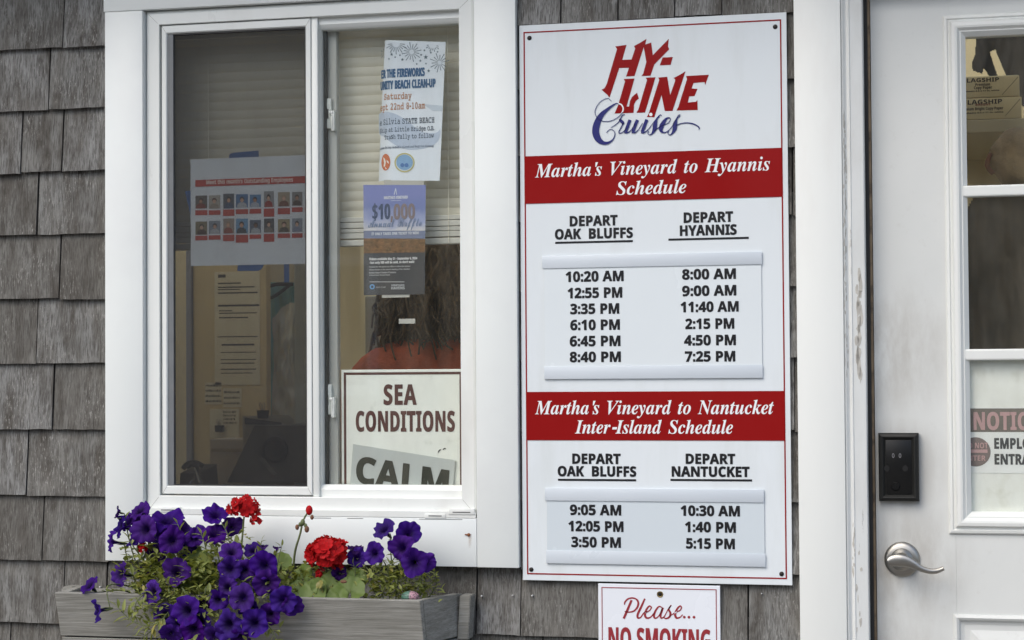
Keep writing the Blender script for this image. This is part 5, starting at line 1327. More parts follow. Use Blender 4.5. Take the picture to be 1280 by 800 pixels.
# beach clean-up poster, curling away at its left edge
yF = .0290
F0, F1 = X(470, 140, yF), X(552, 140, yF)
curlF = lambda x, z: yF + .022 * max(0, (F0 + .035 - x) / .035) ** 2
fc = [(480.5, 50.0), (557.0, 52.5), (549.5, 226.0), (468.5, 225.3)]
FP = thing('cleanup_poster', (X(510, 225, yF), yF, Z(510, 226, yF)), 'white beach clean-up poster with grey fireworks, curling away at its left edge', 'poster')
sheet('paper', fc, yF, M['paper'], FP, curlF, 20, 12)
dF = lambda x, z: curlF(x, z) - .0004
wave = [(469.5, 141), (480, 139), (498, 144), (515, 156), (528, 165), (545, 166), (550, 162), (548, 176), (535, 184), (520, 187), (505, 186), (492, 180), (478, 170), (470, 165)]
flat_mesh('print', [cut(px_poly(smooth_path(wave + wave[:1], 3), yF))], yF, ink(184, 196, 214), FP, .0002, lambda x, z: curlF(x, z) - .0002)
wave2 = [(528, 130), (540, 131), (553, 132), (552.5, 139), (540, 138)]
flat_mesh('print', [px_poly(wave2, yF)], yF, ink(196, 206, 218), FP, .0002, lambda x, z: curlF(x, z) - .0002)
star = []
for (bx, by, r0, r1, n, a0, a1) in ((514.5, 65.0, 3, 12.5, 16, 0, 2), (549.3, 78.3, 2.5, 12.5, 14, .1, 2), (495.2, 54.0, 5, 14, 11, 0, 1), (541, 55.5, 5, 9.5, 9, .05, 1), (480.5, 66, 4, 8, 5, .5, 1.45)):
    for k in range(n):
        t = math.pi * (a0 + (a1 - a0) * (k + .5) / n)
        rr1 = r1 * (1 if k % 2 else .78)
        star.append(ribbon([P(bx + r0 * math.cos(t), by + r0 * math.sin(t), yF) + (.0007,), P(bx + rr1 * math.cos(t), by + rr1 * math.sin(t), yF) + (.0015,)], 1))
for (bx, by, r) in ((489.5, 68, 2.2), (494, 71.5, 1.6), (500, 69, 1.6), (503, 74.5, 2.2), (486, 73.5, 1.5), (526.5, 68.5, 1.8), (532.3, 71.5, 3.2), (525.5, 76, 1.9), (521, 80, 1.6), (532.5, 79.5, 1.6), (535.8, 88.5, 2.3), (530.5, 63, 1.7), (538.5, 65.8, 1.7), (547, 64.8, 1.5)):
    star.append([P(bx + (r if k % 2 == 0 else r * .42) * math.sin(k * math.pi / 5), by - (r if k % 2 == 0 else r * .42) * math.cos(k * math.pi / 5), yF) for k in range(10)])
flat_mesh('print', star, yF, ink(98, 116, 128), FP, .0002, dF, separate=True)
text_part([("ER THE FIREWORKS", 474.6, 530.7, 97.0, 95.0, 10.0), ("UNITY BEACH CLEAN-UP", 473.2, 544.3, 110.5, 109.8, 10.0)], 'bold', yF, ink(62, 102, 142), FP, 'print', deform=dF)
text_part([("Saturday", 479, 514.5, 123.6, 124.0, 7.2), ("ept 22nd 8-10am", 472.5, 531.5, 137, 136.5, 7.4)], 'typed', yF, ink(186, 130, 86), FP, 'print', deform=dF)
text_part([("e Silvia STATE BEACH", 471.8, 543, 155.0, 154.2, 6.6), ("Ship at Little Bridge O.B.", 471.5, 542.8, 164.6, 163.7, 5.2), ("Trash Tally to follow", 479.5, 542.3, 173.4, 172.8, 5.2)], 'typed', yF, ink(70, 84, 100), FP, 'print', deform=dF)
text_part([("please bring reusable gloves and bags for cleanup", 470.8, 542, 185.0, 184.4, 2.4)], 'typed', yF, ink(120, 132, 150), FP, 'print', deform=dF)
oval = lambda cx, cy, rx, ry, n=28: [P(cx + rx * math.cos(2 * math.pi * k / n), cy + ry * math.sin(2 * math.pi * k / n), yF) for k in range(n)]
flat_mesh('print', [cut(oval(481, 202.4, 6.8, 10.4))], yF, ink(200, 112, 74), FP, .0002, dF)
dF2 = lambda x, z: curlF(x, z) - .0007
flat_mesh('print', [px_poly(q, yF) for q in ([(477.5, 196), (480, 198), (481.5, 202), (480.5, 207), (478, 208.5), (478.8, 203)], [(482.5, 199.5), (485.5, 202), (486.5, 205), (483.5, 203)], [(479.8, 208), (483, 210.5), (481.5, 211.5)])], yF, ink(236, 232, 226), FP, .0002, dF2, separate=True)
flat_mesh('print', [oval(505.7, 203.3, 12.6, 12.2), oval(505.7, 203.3, 10.9, 10.5)], yF, ink(190, 184, 128), FP, .0002, dF)
flat_mesh('print', [oval(505.7, 203.0, 10.2, 9.6)], yF, ink(132, 170, 206), FP, .0002, dF)
flat_mesh('print', [oval(503, 206.5, 2.5, 2.6), oval(508.3, 206.5, 2.5, 2.6)], yF, ink(82, 122, 178), FP, .0002, dF2, separate=True)
for (tx, ty, w, h, a) in ((505, 228.3, 50, 6.5, 0), ):
    m = MB(); x0, x1, z0, z1 = rect_px(tx - w / 2, ty - h / 2, tx + w / 2, ty + h / 2, yF); m.box(x0, x1, yF + .0006, yF + .0009, z0, z1); m.build('tape', M['clear'], FP)

# raffle flyer: dusk sky above, dark lower half
yR = .0288
RF = thing('raffle_flyer', (X(493, 368, yR), yR, Z(493, 369, yR)), 'raffle flyer with violet top and charcoal lower half, taped under the clean-up poster', 'flyer')
fl = lambda x, z: yR + .0006
sheet('paper', [(454.2, 231.2), (532.2, 231.2), (530.6, 367.8), (454.8, 369.0)], yR, M['paper'], RF, fl, 4, 4)
msk, mt, mb_ = mat_new('printed dusk sky')
tcd = N(mt, 'ShaderNodeTexCoord')
sepx = N(mt, 'ShaderNodeSeparateXYZ'); mt.links.new(tcd.outputs['Generated'], sepx.inputs[0])
wob = noise_tex(mt, 3.5, 3, .5, tcd.outputs['Generated'])
addm = N(mt, 'ShaderNodeMath', operation='MULTIPLY_ADD'); mt.links.new(wob.outputs['Fac'], addm.inputs[0]); addm.inputs[1].default_value = .45; mt.links.new(sepx.outputs['Z'], addm.inputs[2])
mt.links.new(ramp(mt, addm.outputs[0], [(.22, lin(206, 204, 206)), (.5, lin(150, 160, 196)), (.75, lin(112, 126, 178)), (1.0, lin(120, 130, 186))]), mb_.inputs['Base Color'])
mb_.inputs['Roughness'].default_value = .5
yr = yR - .0001
flat_mesh('print', [quad_px([(454.2, 231.2), (532.2, 231.2), (531.7, 288.5), (454.4, 288.5)], yR)], yr, msk, RF, .0002)
flat_mesh('print', [quad_px([(454.4, 288.3), (531.7, 288.3), (531.5, 298.0), (454.5, 298.0)], yR)], yr, ink(116, 126, 154), RF, .0002)
mgr, mt, mb_ = mat_new('printed beach grass')
n1 = noise_tex(mt, 1.0, 5, .7, None, (120, 1, 320)); n2 = noise_tex(mt, 90, 4, .6)
mt.links.new(mixc(mt, .5, ramp(mt, n1.outputs['Fac'], [(.3, lin(66, 48, 28)), (.5, lin(108, 80, 48)), (.68, lin(160, 128, 84))]), ramp(mt, n2.outputs['Fac'], [(.35, lin(62, 54, 28)), (.6, lin(134, 92, 56))])), mb_.inputs['Base Color'])
flat_mesh('print', [quad_px([(454.5, 298.0), (531.5, 298.6), (531.2, 315.5), (454.6, 316.5)], yR)], yr, mgr, RF, .0002)
flat_mesh('print', [quad_px([(454.6, 316.5), (531.2, 315.5), (530.6, 367.8), (454.8, 369.0)], yR)], yr, ink(62, 63, 66), RF, .0002)
yr2 = yR - .0006
text_part([("$10", 465.7, 487.6, 273.7, 274, 18.5)], 'bold', yr2, ink(58, 76, 108), RF, 'print')
text_part([(",000", 488.5, 518.5, 273.7, 273.7, 18.5)], 'bold', yr2, ink(128, 116, 120), RF, 'print')
text_part([("Annual Raffle", 460, 527, 284.5, 282.5, 11.5)], 'script', yr2 - .0004, ink(112, 132, 164), RF, 'print')
text_part([("MARTHA'S VINEYARD", 480, 509.7, 248.7, 248.4, 3.6)], 'bold', yr2, ink(224, 228, 236), RF, 'print')
flat_mesh('print', [px_poly(q, yR) for q in ([(492.2, 243.4), (494.2, 235.5), (495.0, 235.5), (496.4, 243.4), (495.6, 243.4), (494.6, 238), (493.2, 243.4)], [(488.5, 250.6), (501.5, 250.4), (501.5, 250.9), (488.5, 251.1)])], yr2, ink(206, 212, 226), RF, .0002, separate=True)
text_part([("IT ONLY TAKES ONE TICKET TO WIN!", 464.5, 523.6, 293.5, 293.2, 3.2)], 'bold', yr2, ink(214, 218, 226), RF, 'print')
text_part([("Tickets available May 21 - September 6, 2024", 461.4, 521.5, 325.0, 324.4, 2.9), ("- but only 500 will be sold, so don't wait!", 461.4, 517.8, 329.4, 329, 2.9)], 'bold', yr2, ink(226, 226, 226), RF, 'print')
text_part([("Purchase for 100 each at our office or online this summer", 461.4, 513, 334.2, 333.8, 1.7), ("Winner drawn at the annual meeting of the chamber", 461.4, 512.5, 337.8, 337.4, 1.7), ("Martha's Vineyard Chamber of Commerce", 461.4, 495, 341.8, 341.6, 2.2), ("28 Beach Road, Vineyard Haven", 461.4, 487.5, 344.6, 344.5, 1.6)], 'bold', yr2, ink(168, 168, 168), RF, 'print')
flat_mesh('print', [quad_px([(462, 352), (505.5, 352), (505.5, 352.7), (462, 352.7)], yR)], yr2, ink(200, 200, 200), RF, .0002)
text_part([("VINEYARD", 489, 505.5, 357.6, 357.4, 2.0), ("HAVENS", 489, 505.8, 361.8, 361.5, 3.4)], 'bold', yr2, ink(186, 188, 190), RF, 'print')
oR = lambda cx, cy, r, n=14: [P(cx + r * math.cos(2 * math.pi * k / n), cy + r * math.sin(2 * math.pi * k / n), yR) for k in range(n)]
flat_mesh('print', [oR(465.3, 358.5, 3.2), oR(465.3, 358.5, 1.7)], yr2, ink(110, 160, 205), RF, .0002)
text_part([("bank trust", 470, 482, 360.0, 359.8, 2.0)], 'bold', yr2, ink(150, 150, 150), RF, 'print')
for (a, b, c, d) in ((477.2, 367.6, 511.7, 371.6), (498.3, 398.5, 518.8, 404.4)):
    x0, x1, z0, z1 = rect_px(a, b, c, d, yR)
    m = MB(); m.box(x0, x1, yR + .0010, yR + .0013, z0, z1); m.build('tape', M['clear'], RF)

# employee poster on the left pane
yE = .0165
EP = thing('employee_poster', (X(315, 331, yE), yE, Z(315, 331, yE)), 'white poster with two rows of small portraits and a red heading, on the left pane', 'poster')
fe = lambda x, z: yE
de = lambda x, z: fe(x, z) - .0004
de2 = lambda x, z: fe(x, z) - .0008
de3 = lambda x, z: fe(x, z) - .0012
sheet('paper', [(238.0, 199.5), (396, 193.0), (396, 329.5), (238.5, 332.5)], yE, M['paper'], EP, fe, 24, 16)
flat_mesh('print', [cut(quad_px([(244.2, 225.2), (392, 219.6), (392, 228.4), (244.2, 233.6)], yE))], yE, ink(188, 66, 58), EP, .0002, de)
text_part([("Meet this month's Outstanding Employees", 258, 366.3, 231.4, 226.2, 5.4)], 'bold', yE, ink(240, 222, 216), EP, 'print', deform=de2)
cols_ = [(244.4, 259.0), (261.2, 275.4), (279.2, 292.8), (295.0, 310.0), (312.2, 326.2), (330.0, 342.6), (347.4, 362.4), (365.2, 378.0), (381.2, 393.5)]
top_ = [(244.6, 260.8), (244.3, 261.0), (242.2, 260.8), (242.9, 259.5), (243.4, 259.0), (239.2, 259.0), (240.2, 258.2), (240.0, 257.2), (239.5, 257)]
bot_ = [(277.0, 293.6), (276.2, 292.4), (273.2, 292.0), (273.4, 291.8), (275.0, 291.4), (273.2, 290.8), (274.0, 290.4), (273.0, 290.0), (272.6, 289.6)]
bars_t = [(262.8, 269.2), (263.0, 268.8), (262.0, 270.2), (261.6, 267.8), (261.2, 267.2), (260.8, 271.0), (260.2, 268.0), (259.2, 265.2), (259, 265)]
bars_b = [(294.8, 300.6), (294.2, 299.8), (293.6, 301.6), (293.6, 303.4), (293.2, 298.6), (292.4, 302.4), (292.0, 297.6), (291.8, 297.4), (291.4, 297)]
BACK = [(96, 92, 90), (170, 166, 160), (84, 92, 104), (70, 112, 160), (84, 128, 172), (146, 146, 150), (160, 148, 130), (130, 130, 132), (120, 130, 140)]
BACK2 = [(120, 112, 88), (128, 140, 158), (150, 138, 130), (104, 150, 188), (92, 104, 124), (80, 82, 88), (158, 146, 112), (140, 150, 166), (130, 120, 110)]
SHIRT = [(128, 56, 42), (150, 140, 128), (60, 82, 116), (176, 180, 188), (170, 176, 190), (150, 46, 40), (110, 68, 50), (78, 62, 52), (60, 80, 110)]
SHIRT2 = [(66, 46, 40), (170, 174, 182), (142, 64, 50), (58, 66, 74), (172, 178, 186), (124, 116, 110), (72, 68, 56), (120, 130, 156), (90, 60, 50)]
HAIR = [(52, 44, 40), (72, 44, 34), (36, 30, 28), (28, 28, 34), (34, 30, 32), (40, 30, 28), (150, 130, 112), (62, 48, 40), (40, 34, 30)]
rf = random.Random(3)
for tops, backs, shirts, bars in ((top_, BACK, SHIRT, bars_t), (bot_, BACK2, SHIRT2, bars_b)):
    for i, (a, b) in enumerate(cols_):
        t0, t1 = tops[i]
        flat_mesh('portrait', [quad_px([(a, t0), (b, t0 - .3), (b, t1 - .3), (a, t1)], yE)], yE, ink(*backs[i]), EP, .0002, de)
        c, w, h = (a + b) / 2 + rf.uniform(-.8, .8), b - a, t1 - t0
        flat_mesh('portrait', [quad_px([(max(a, c - w * .42), t1 - .2), (c - w * .36, t1 - h * .28), (c - w * .15, t1 - h * .40), (c + w * .15, t1 - h * .40), (c + w * .36, t1 - h * .28), (min(b, c + w * .42), t1 - .4)], yE)], yE, ink(*shirts[i]), EP, .0002, de2)
        hd = lambda r, sy, oy: [P(c + w * r * math.cos(k * math.pi / 7), t1 - h * .58 + oy + h * r * sy * math.sin(k * math.pi / 7), yE) for k in range(14)]
        flat_mesh('portrait', [hd(.20, .95, -h * .05)], yE, ink(*HAIR[(i + (0 if tops is top_ else 4)) % 9]), EP, .0002, de2)
        flat_mesh('portrait', [hd(.145, 1.0, h * .03)], yE, ink(*rf.choice([(196, 150, 126), (178, 130, 104), (112, 78, 60), (204, 164, 142)])), EP, .0002, de3)
        u0, u1 = bars[i]
        flat_mesh('print', [quad_px([(a - .3, u0), (b + .3, u0 - .3), (b + .3, u1 - .3), (a - .3, u1)], yE)], yE, ink(180, 62, 52), EP, .0002, de)
for pts in ([(285.5, 199.0), (286.5, 192.6), (291, 190.8), (323, 188.0), (323.2, 197.5)], [(230.8, 239.0), (238.2, 238.0), (239.6, 300), (237.5, 268)], [(297, 330.5), (330.5, 329.8), (326, 337.0), (322, 338.6), (296.2, 338.8)], [(354.5, 329.5), (361, 329.3), (361.2, 352.5), (354.8, 353.2)]):
    m = MB(); m.prism(quad_px(pts, yE), yE + .0014, yE + .0018); m.build('tape', M['tape'], EP)
# ------------------------------------------------------------------ behind the window glass
yB = .088
bx0, bx1 = -1.672, X(603, 200, yB)
BL = thing('venetian_blind', ((bx0 + bx1) / 2, yB, 2.085), 'ivory venetian blind half lowered behind both window panes', 'blind')
m = MB(); m.box(bx0, bx1, yB - .014, yB + .014, 2.068, 2.092, .001); m.build('head_rail', M['blind'], BL)
zb0, zb1 = Z(500, 305.5, yB), Z(500, 270.0, yB)
sl = MB(); rb = random.Random(9)
z = 2.062
while z > zb1 - .004:
    tz = rb.uniform(-.0006, .0006)
    pr = None
    for k in range(4):
        a = k / 3 - .5
        yy, zz = yB + .006 * a * 1.5 + .0022 * (1 - 4 * a * a) * -1, z + tz - a * .0235
        row = [sl.bm.verts.new((bx0 + (bx1 - bx0) * i / 6, yy + rb.uniform(-.0004, .0004), zz + .0007 * math.sin(i * 1.3 + z * 60))) for i in range(7)]
        if pr:
            for i in range(6): sl.bm.faces.new((pr[i], pr[i + 1], row[i + 1], row[i]))
        pr = row
    z -= .0199
sl.build('slat', M['blind'], BL, True)
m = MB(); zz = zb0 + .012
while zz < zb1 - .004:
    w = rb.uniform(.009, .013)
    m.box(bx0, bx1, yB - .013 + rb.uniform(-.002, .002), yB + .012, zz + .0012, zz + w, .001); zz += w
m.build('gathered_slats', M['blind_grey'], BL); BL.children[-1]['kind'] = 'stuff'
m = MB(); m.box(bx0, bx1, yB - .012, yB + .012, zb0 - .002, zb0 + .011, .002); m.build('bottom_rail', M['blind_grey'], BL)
for px_ in (260, 420.5, 560):
    xx = X(px_, 200, yB - .016)
    m = MB(); m.tube([(xx, yB - .015, 2.068), (xx, yB - .015, zb0)], .0009, 5); m.build('cord', M['blind'], BL)

# counter under the window
CT = thing('service_counter', (-1.3, .34, 0.02), 'dark counter along the inside of the window', 'counter')
m = MB(); m.box(-2.35, -.40, .150, .62, 1.010, 1.045, .003); m.build('worktop', plain('dark laminate', (.05, .042, .034, 1), .35, .2, 20), CT)
m = MB(); m.box(-2.32, -.43, .20, .60, .02, 1.009); m.build('base_panel', M['roomgrey'], CT)

# partition wall and door post further in
m = MB(); m.box(-3.05, X(330, 400, 1.15), 1.15, 1.2, .02, TOP)
m.box(X(430, 400, 1.35), RIGHT_END - .03, 1.50, 1.55, .02, TOP)
m.build('partition', M['room'], B)
x0, x1 = X(362, 450, .60), X(384, 450, .60)
PO = thing('door_post', ((x0 + x1) / 2, .62, .02), 'greenish grey upright post inside the left window pane', 'post')
m = MB(); m.box(x0, x1, .63, .72, .02, 2.3, .004); m.build('post', plain('greenish grey paint', (.70, .71, .60, 1), .5, .05, 5), PO)

# pin board with its papers
yP = 1.05
PB = thing('pin_board', (X(285, 450, yP), yP, Z(285, 600, yP)), 'tan board covered with papers inside the left window pane', 'notice board')
x0, x1, z0, z1 = rect_px(241, 300, 334, 600, yP)
m = MB(); m.box(x0, x1, yP, yP + .03, 1.046, 2.15, .002); m.build('board', plain('tan board', (.76, .60, .32, 1), .7, .06, 8), PB)
m = MB(); m.box(x0 - .016, x0 - .001, yP - .01, yP + .03, 1.046, 2.15, .002); m.build('edge_strip', plain('blue grey strip', (.34, .35, .40, 1), .5), PB)


def pinned(name, r, label, bars, col=(.84, .74, .50, 1), txt=(.05, .045, .04, 1), yy=None):
    yy = yy or yP - .0012
    a, b, c, d = rect_px(*r, yy)
    t = thing(name, ((a + b) / 2, yy, c), label, 'paper', 'papers on the tan board')
    m = MB(); m.box(a, b, yy, yy + .0006, c, d); m.build('paper', plain('aged paper', col, .8, .04, 12), t)
    if bars:
        fm = plain('faded ink', txt, .8)
        flat_mesh('print', [rect_pts(rect_px(*q, yy - .0004)) for q in bars], yy - .0004, fm, t, .0002)
    return t


pinned('printed_form', (268, 340, 325, 481), 'tall printed form with a dark heading and ruled lines, on the tan board',
       [(272.5, 343.2, 282, 347), (272.5, 353.5, 301, 354.6), (272.5, 358.5, 318, 359.2), (272.5, 361.5, 300, 362.2), (272.5, 365.6, 322, 366.4), (272.5, 381.0, 324, 382.6), (274, 388, 290, 389), (274, 391, 321, 391.6), (274, 396.5, 310, 397.5), (272, 420.5, 322, 421.2), (277, 430.0, 318, 431.8),
        (276, 440, 320, 440.6), (276, 449, 320, 449.7), (276, 453.5, 318, 454.5), (276, 461, 320, 462), (276, 466, 316, 466.7)])
rw = random.Random(21)


def scribble(r, rows):
    out = []
    x0, y0, x1, y1 = r
    for k in range(rows):
        yy = y0 + (y1 - y0) * (k + .5) / rows
        xx = x0 + 1
        while xx < x1 - 1.5:
            w = rw.uniform(.5, 1.5)
            out.append((xx, yy - 1.1 - rw.uniform(0, .8), min(xx + w, x1 - .5), yy + 1.0))
            xx += w + rw.uniform(.4, 1.1)
    return out


pinned('handwritten_note', (256, 478, 277, 505.5), 'small square note with four rows of handwriting, on the tan board', scribble((256, 479, 277, 505), 4))
pinned('handwritten_note', (278.5, 485, 302, 509), 'small note with three rows of grey handwriting, right of the square note', scribble((279, 487, 301, 508), 3), txt=(.12, .10, .08, 1))
pinned('price_list', (262, 511, 299, 548), 'pale list hanging under a black binder clip on the tan board', scribble((278, 513, 296, 531), 4), txt=(.2, .17, .12, 1), yy=yP - .004)


def clip(px_, py_, y, s, label):
    x, z = P(px_, py_, y)
    c = thing('binder_clip', (x, y, z), label, 'binder clip', 'black binder clips inside the left pane')
    m = MB(); m.prism([(x - .010 * s, z - .010 * s), (x + .010 * s, z - .010 * s), (x + .012 * s, z + .007 * s), (x - .012 * s, z + .007 * s)], y - .006 * s, y + .004 * s); m.build('body', M['lock'], c)
    for k in (-1, 1):
        m = MB(); m.tube([(x + k * .003 * s, y - .004 * s, z + .007 * s), (x + k * .0065 * s, y - .006 * s, z + .018 * s), (x + k * .004 * s, y - .006 * s, z + .024 * s), (x + k * .001 * s, y - .006 * s, z + .018 * s), (x + k * .001 * s, y - .004 * s, z + .007 * s)], .0008 * s, 6)
        m.build('handle', M['nickel'], c, True)


clip(274.5, 535, yP - .010, 1.0, 'black binder clip holding the pale list to the tan board')
# paper tray with folders, standing on the counter
yT2 = .50
x0, x1, z0, z1 = rect_px(302, 519, 366, 560, yT2)
PS = thing('paper_stack', ((x0 + x1) / 2, yT2, 1.046), 'stack of leaning papers clipped together on the counter', 'papers')
for k in range(3):
    q = k * .006
    m = MB(); m.prism([(x0 + q, 1.047), (x1 - q * .5, 1.047), (x1 - q * .4, z1 - .012 - q * .6), (x1 - .012, z1 - q), (x0 + q, z1 - .002 - q)], yT2 + .006 - q * .9, yT2 + .0075 - q * .9); m.build('sheet', plain('stacked paper', (.50 - .05 * k, .45 - .05 * k, .34 - .04 * k, 1), .8, .04, 20), PS)
a, b, c, d = rect_px(306, 521, 352, 530, yT2 - .008); m = MB(); m.prism([(a, d - .002), (a, c), (b, c - .004), (b, c + .003)], yT2 - .0085, yT2 - .0075); m.build('print', plain('dark print', (.04, .04, .045, 1), .7), PS)
clip(329, 517, yT2 - .012, 1.1, 'black binder clip gripping the top of the leaning papers')
# dark chair back leaning to the window
yK = .42
CH = thing('printer', (X(345, 560, yK), yK, 1.046), 'dark grey office printer with sloping side on the counter', 'printer')
poly = [P(318, 532, yK), P(392, 532, yK), P(392, 603, yK), P(284, 603, yK)]
m = MB(); m.prism([(x, max(z, 1.046)) for x, z in poly], yK, yK + .16); m.build('body', plain('dark grey plastic', (.10, .09, .075, 1), .5, .2, 10), CH)
cx, cz = P(344, 562, yK - .004)
m = MB(); m.lathe([(.030, 0), (.030, .006), (.024, .008), (.018, .004), (0, .004)], (cx, yK, cz), seg=28); m.build('dial', M['lock'], CH, True, 40)
m = MB(); m.prism([P(322, 573, yK - .01), P(326, 571, yK - .01), P(345, 592, yK - .01), P(340, 594, yK - .01)], yK - .006, yK - .0005); m.build('paper_guide', plain('grey plastic', (.16, .15, .12, 1), .5), CH)
# cream box and a desk lamp's worth of clutter between the board and the printer
yX = .56
x0, x1, z0, z1 = rect_px(262, 549, 318, 602, yX)
BX = thing('cardboard_box', ((x0 + x1) / 2, yX, 1.046), 'low cream cardboard box on the counter below the tan board', 'box')
m = MB(); m.box(x0, x1, yX, yX + .12, 1.0465, z1, .002); m.build('box', plain('cream cardboard', (.66, .54, .38, 1), .8, .06, 14), BX, True, 40)
m = MB(); m.box(x0 + .004, x1 - .03, yX - .0012, yX - .0002, z1 - .030, z1 - .022); m.build('packing_tape', plain('packing tape', (.50, .38, .2, 1), .3), BX)
PH = thing('desk_telephone', (X(250, 600, .40), .40, 1.046), 'dark desk telephone at the left end of the counter', 'telephone')
x0, x1, z0, z1 = rect_px(235, 588, 262, 603, .40)
m = MB(); m.hexa([(x0, .34, 1.0465), (x1, .34, 1.0465), (x1, .46, 1.0465), (x0, .46, 1.0465), (x0 + .003, .35, z1 - .004), (x1 - .003, .35, z1 - .004), (x1 - .003, .45, z1 + .012), (x0 + .003, .45, z1 + .012)]); m.build('body', M['lock'], PH)
m = MB(); m.tube(smooth_path([(x0 - .004, .38, z1 + .004), (x0 + .006, .385, z1 + .016), (x0 + .024, .39, z1 + .018), (x0 + .036, .40, z1 + .010)], 4), .006, 10); m.build('handset', M['lock'], PH, True)
# squat bottle with a pump
yG = .30
gx, gz = P(246.5, 585, yG)
glint = plain('pale highlight streak', (.55, .5, .4, 1), .05)
BT = thing('pump_bottle', (gx, yG, 1.046), 'dark squat pump bottle with bright highlights at the left end of the counter', 'bottle')
m = MB(); m.lathe([(0, 0), (.020, 0), (.022, .004), (.022, .060), (.016, .075), (.007, .082), (.007, .092), (0, .092)], (gx, yG, 1.046), (0, 0, 1), 28)
m.build('body', plain('dark glossy plastic', (.03, .028, .028, 1), .08), BT, True, 50)
m = MB(); m.tube([(gx, yG, 1.136), (gx, yG, 1.152)], .0045); m.tube([(gx + .004, yG, 1.152), (gx - .010, yG - .004, 1.158), (gx - .022, yG - .006, 1.150)], [.005, .005, .003]); m.build('pump', M['lock'], BT, True, 50)
m = MB(); m.tube(smooth_path([(gx - .004, yG - .006, 1.152), (gx + .004, yG - .010, 1.136), (gx + .012, yG - .016, 1.118)], 4), [.0012, .0022, .0022, .0022, .0022, .0022, .0022, .0022, .0012], 6); m.build('glint_streak', glint, BT, True)  # bright highlight on the bottle, modelled as a pale streak
# teal raincoat hanging beyond the post
yJ = 1.25


def hung_cloth(name, label, cat, outline, y, mat, folds, depth, seed, group=None):
    """Cloth hanging in soft folds: an outline filled, given depth and folded."""
    t = thing(name, (sum(p[0] for p in outline) / len(outline), y, min(p[1] for p in outline)), label, cat, group)
    x0, x1 = min(p[0] for p in outline), max(p[0] for p in outline)
    z0, z1 = min(p[1] for p in outline), max(p[1] for p in outline)
    m = MB(); nx, nz = 110, 110

    def inside(x, z):
        c = False
        for i in range(len(outline)):
            (ax, az), (bx, bz) = outline[i - 1], outline[i]
            if (az > z) != (bz > z) and x < (bx - ax) * (z - az) / (bz - az) + ax: c = not c
        return c
    for s in (0, 1):
        gr = {}
        for j in range(nz + 1):
            for i in range(nx + 1):
                x, z = x0 + (x1 - x0) * i / nx, z0 + (z1 - z0) * j / nz
                f = noise.noise(Vector((x * folds + seed, z * folds * .25, seed * 3.1))) + .5 * noise.noise(Vector((x * folds * 2.3 + seed, z * folds * .7, seed)))
                gr[i, j] = ((x, y - f * depth - (depth * .4 if not s else -depth * .9), z), inside(x, z))
        vv = {}
        for j in range(nz):
            for i in range(nx):
                ks = ((i, j), (i + 1, j), (i + 1, j + 1), (i, j + 1))
                if sum(gr[k][1] for k in ks) >= 3:
                    for k in ks:
                        if k not in vv: vv[k] = m.bm.verts.new(gr[k][0])
                    m.bm.faces.new([vv[k] for k in ks])
    m.build('cloth', mat, t, True)
    return t


hung_cloth('raincoat', 'teal raincoat hanging between the tan board and the grey post', 'coat', [P(327, 353, yJ), P(366, 350, yJ), P(368, 620, yJ), P(326, 620, yJ)], yJ, plain('teal cloth', (.28, .60, .56, 1), .8, .2, 14), 30, .02, 3.3)
w3 = lambda a, b: (X(a, b, 1.19), 1.19, Z(a, b, 1.19))
m = MB(); m.tube(smooth_path([w3(330, 361), w3(345, 355.5), w3(366, 355.5)], 4), .005, 8)
m.tube(smooth_path([w3(331, 376), w3(345, 369), w3(364, 355)], 4), .0045, 8)
o = m.build('cable', M['lock'], None, True); tag(o, 'black cable looping over the teal raincoat', 'cable')
hung_cloth('canvas_jacket', 'pale grey green jacket hanging in front of the teal raincoat', 'coat', [P(343, 398, 1.12), P(352, 384, 1.12), P(366, 376, 1.12), P(370, 620, 1.12), P(341, 620, 1.12)], 1.12, plain('grey green cloth', (.74, .73, .60, 1), .9, .2, 20), 40, .015, 7.7)
# narrow cabinet behind the person
yV = 1.02
x0, x1, z0, z1 = rect_px(456, 380, 474, 470, yV)
CB = thing('tall_cabinet', ((x0 + x1) / 2, yV, .02), 'tall narrow grey cabinet edge with a black latch beside the person', 'cabinet')
m = MB(); m.box(x0, x1, yV, yV + .2, .02, z1 + .02, .003); m.build('cabinet', plain('grey cabinet', (.30, .28, .22, 1), .5, .08, 6), CB)
m = MB(); m.box(X(462, 440, yV), X(467, 440, yV), yV - .012, yV - .001, Z(465, 458, yV), Z(465, 438, yV), .002); m.build('latch', M['lock'], CB)

# ------------------------------------------------------------------ the person at the counter


def skin_chain(verts, edges, rads, levels=2, root=0):
    me = bpy.data.meshes.new('t'); me.from_pydata(verts, edges, [])
    o = bpy.data.objects.new('t', me); COL.objects.link(o)
    bm = bmesh.new(); bm.from_mesh(me); ly = bm.verts.layers.skin.verify()
    bm.verts.ensure_lookup_table()
    for i, v in enumerate(bm.verts):
        v[ly].radius = rads[i] if hasattr(rads[i], '__len__') else (rads[i], rads[i])
        v[ly].use_root = (i == root)
    bm.to_mesh(me); bm.free()
    o.modifiers.new('s', 'SKIN'); sb = o.modifiers.new('d', 'SUBSURF'); sb.levels = levels; sb.render_levels = levels
    dg = bpy.context.evaluated_depsgraph_get()
    out = bpy.data.meshes.new_from_object(o.evaluated_get(dg))
    bpy.data.objects.remove(o)
    out.materials.clear()
    out.polygons.foreach_set('use_smooth', [True] * len(out.polygons))
    return out


PX, PY = -1.285, .80
PE = thing('person', (PX, PY, .02), 'dark haired person in an orange red top, back to the right window pane', 'person')
V, E_, Rr_ = [], [], []


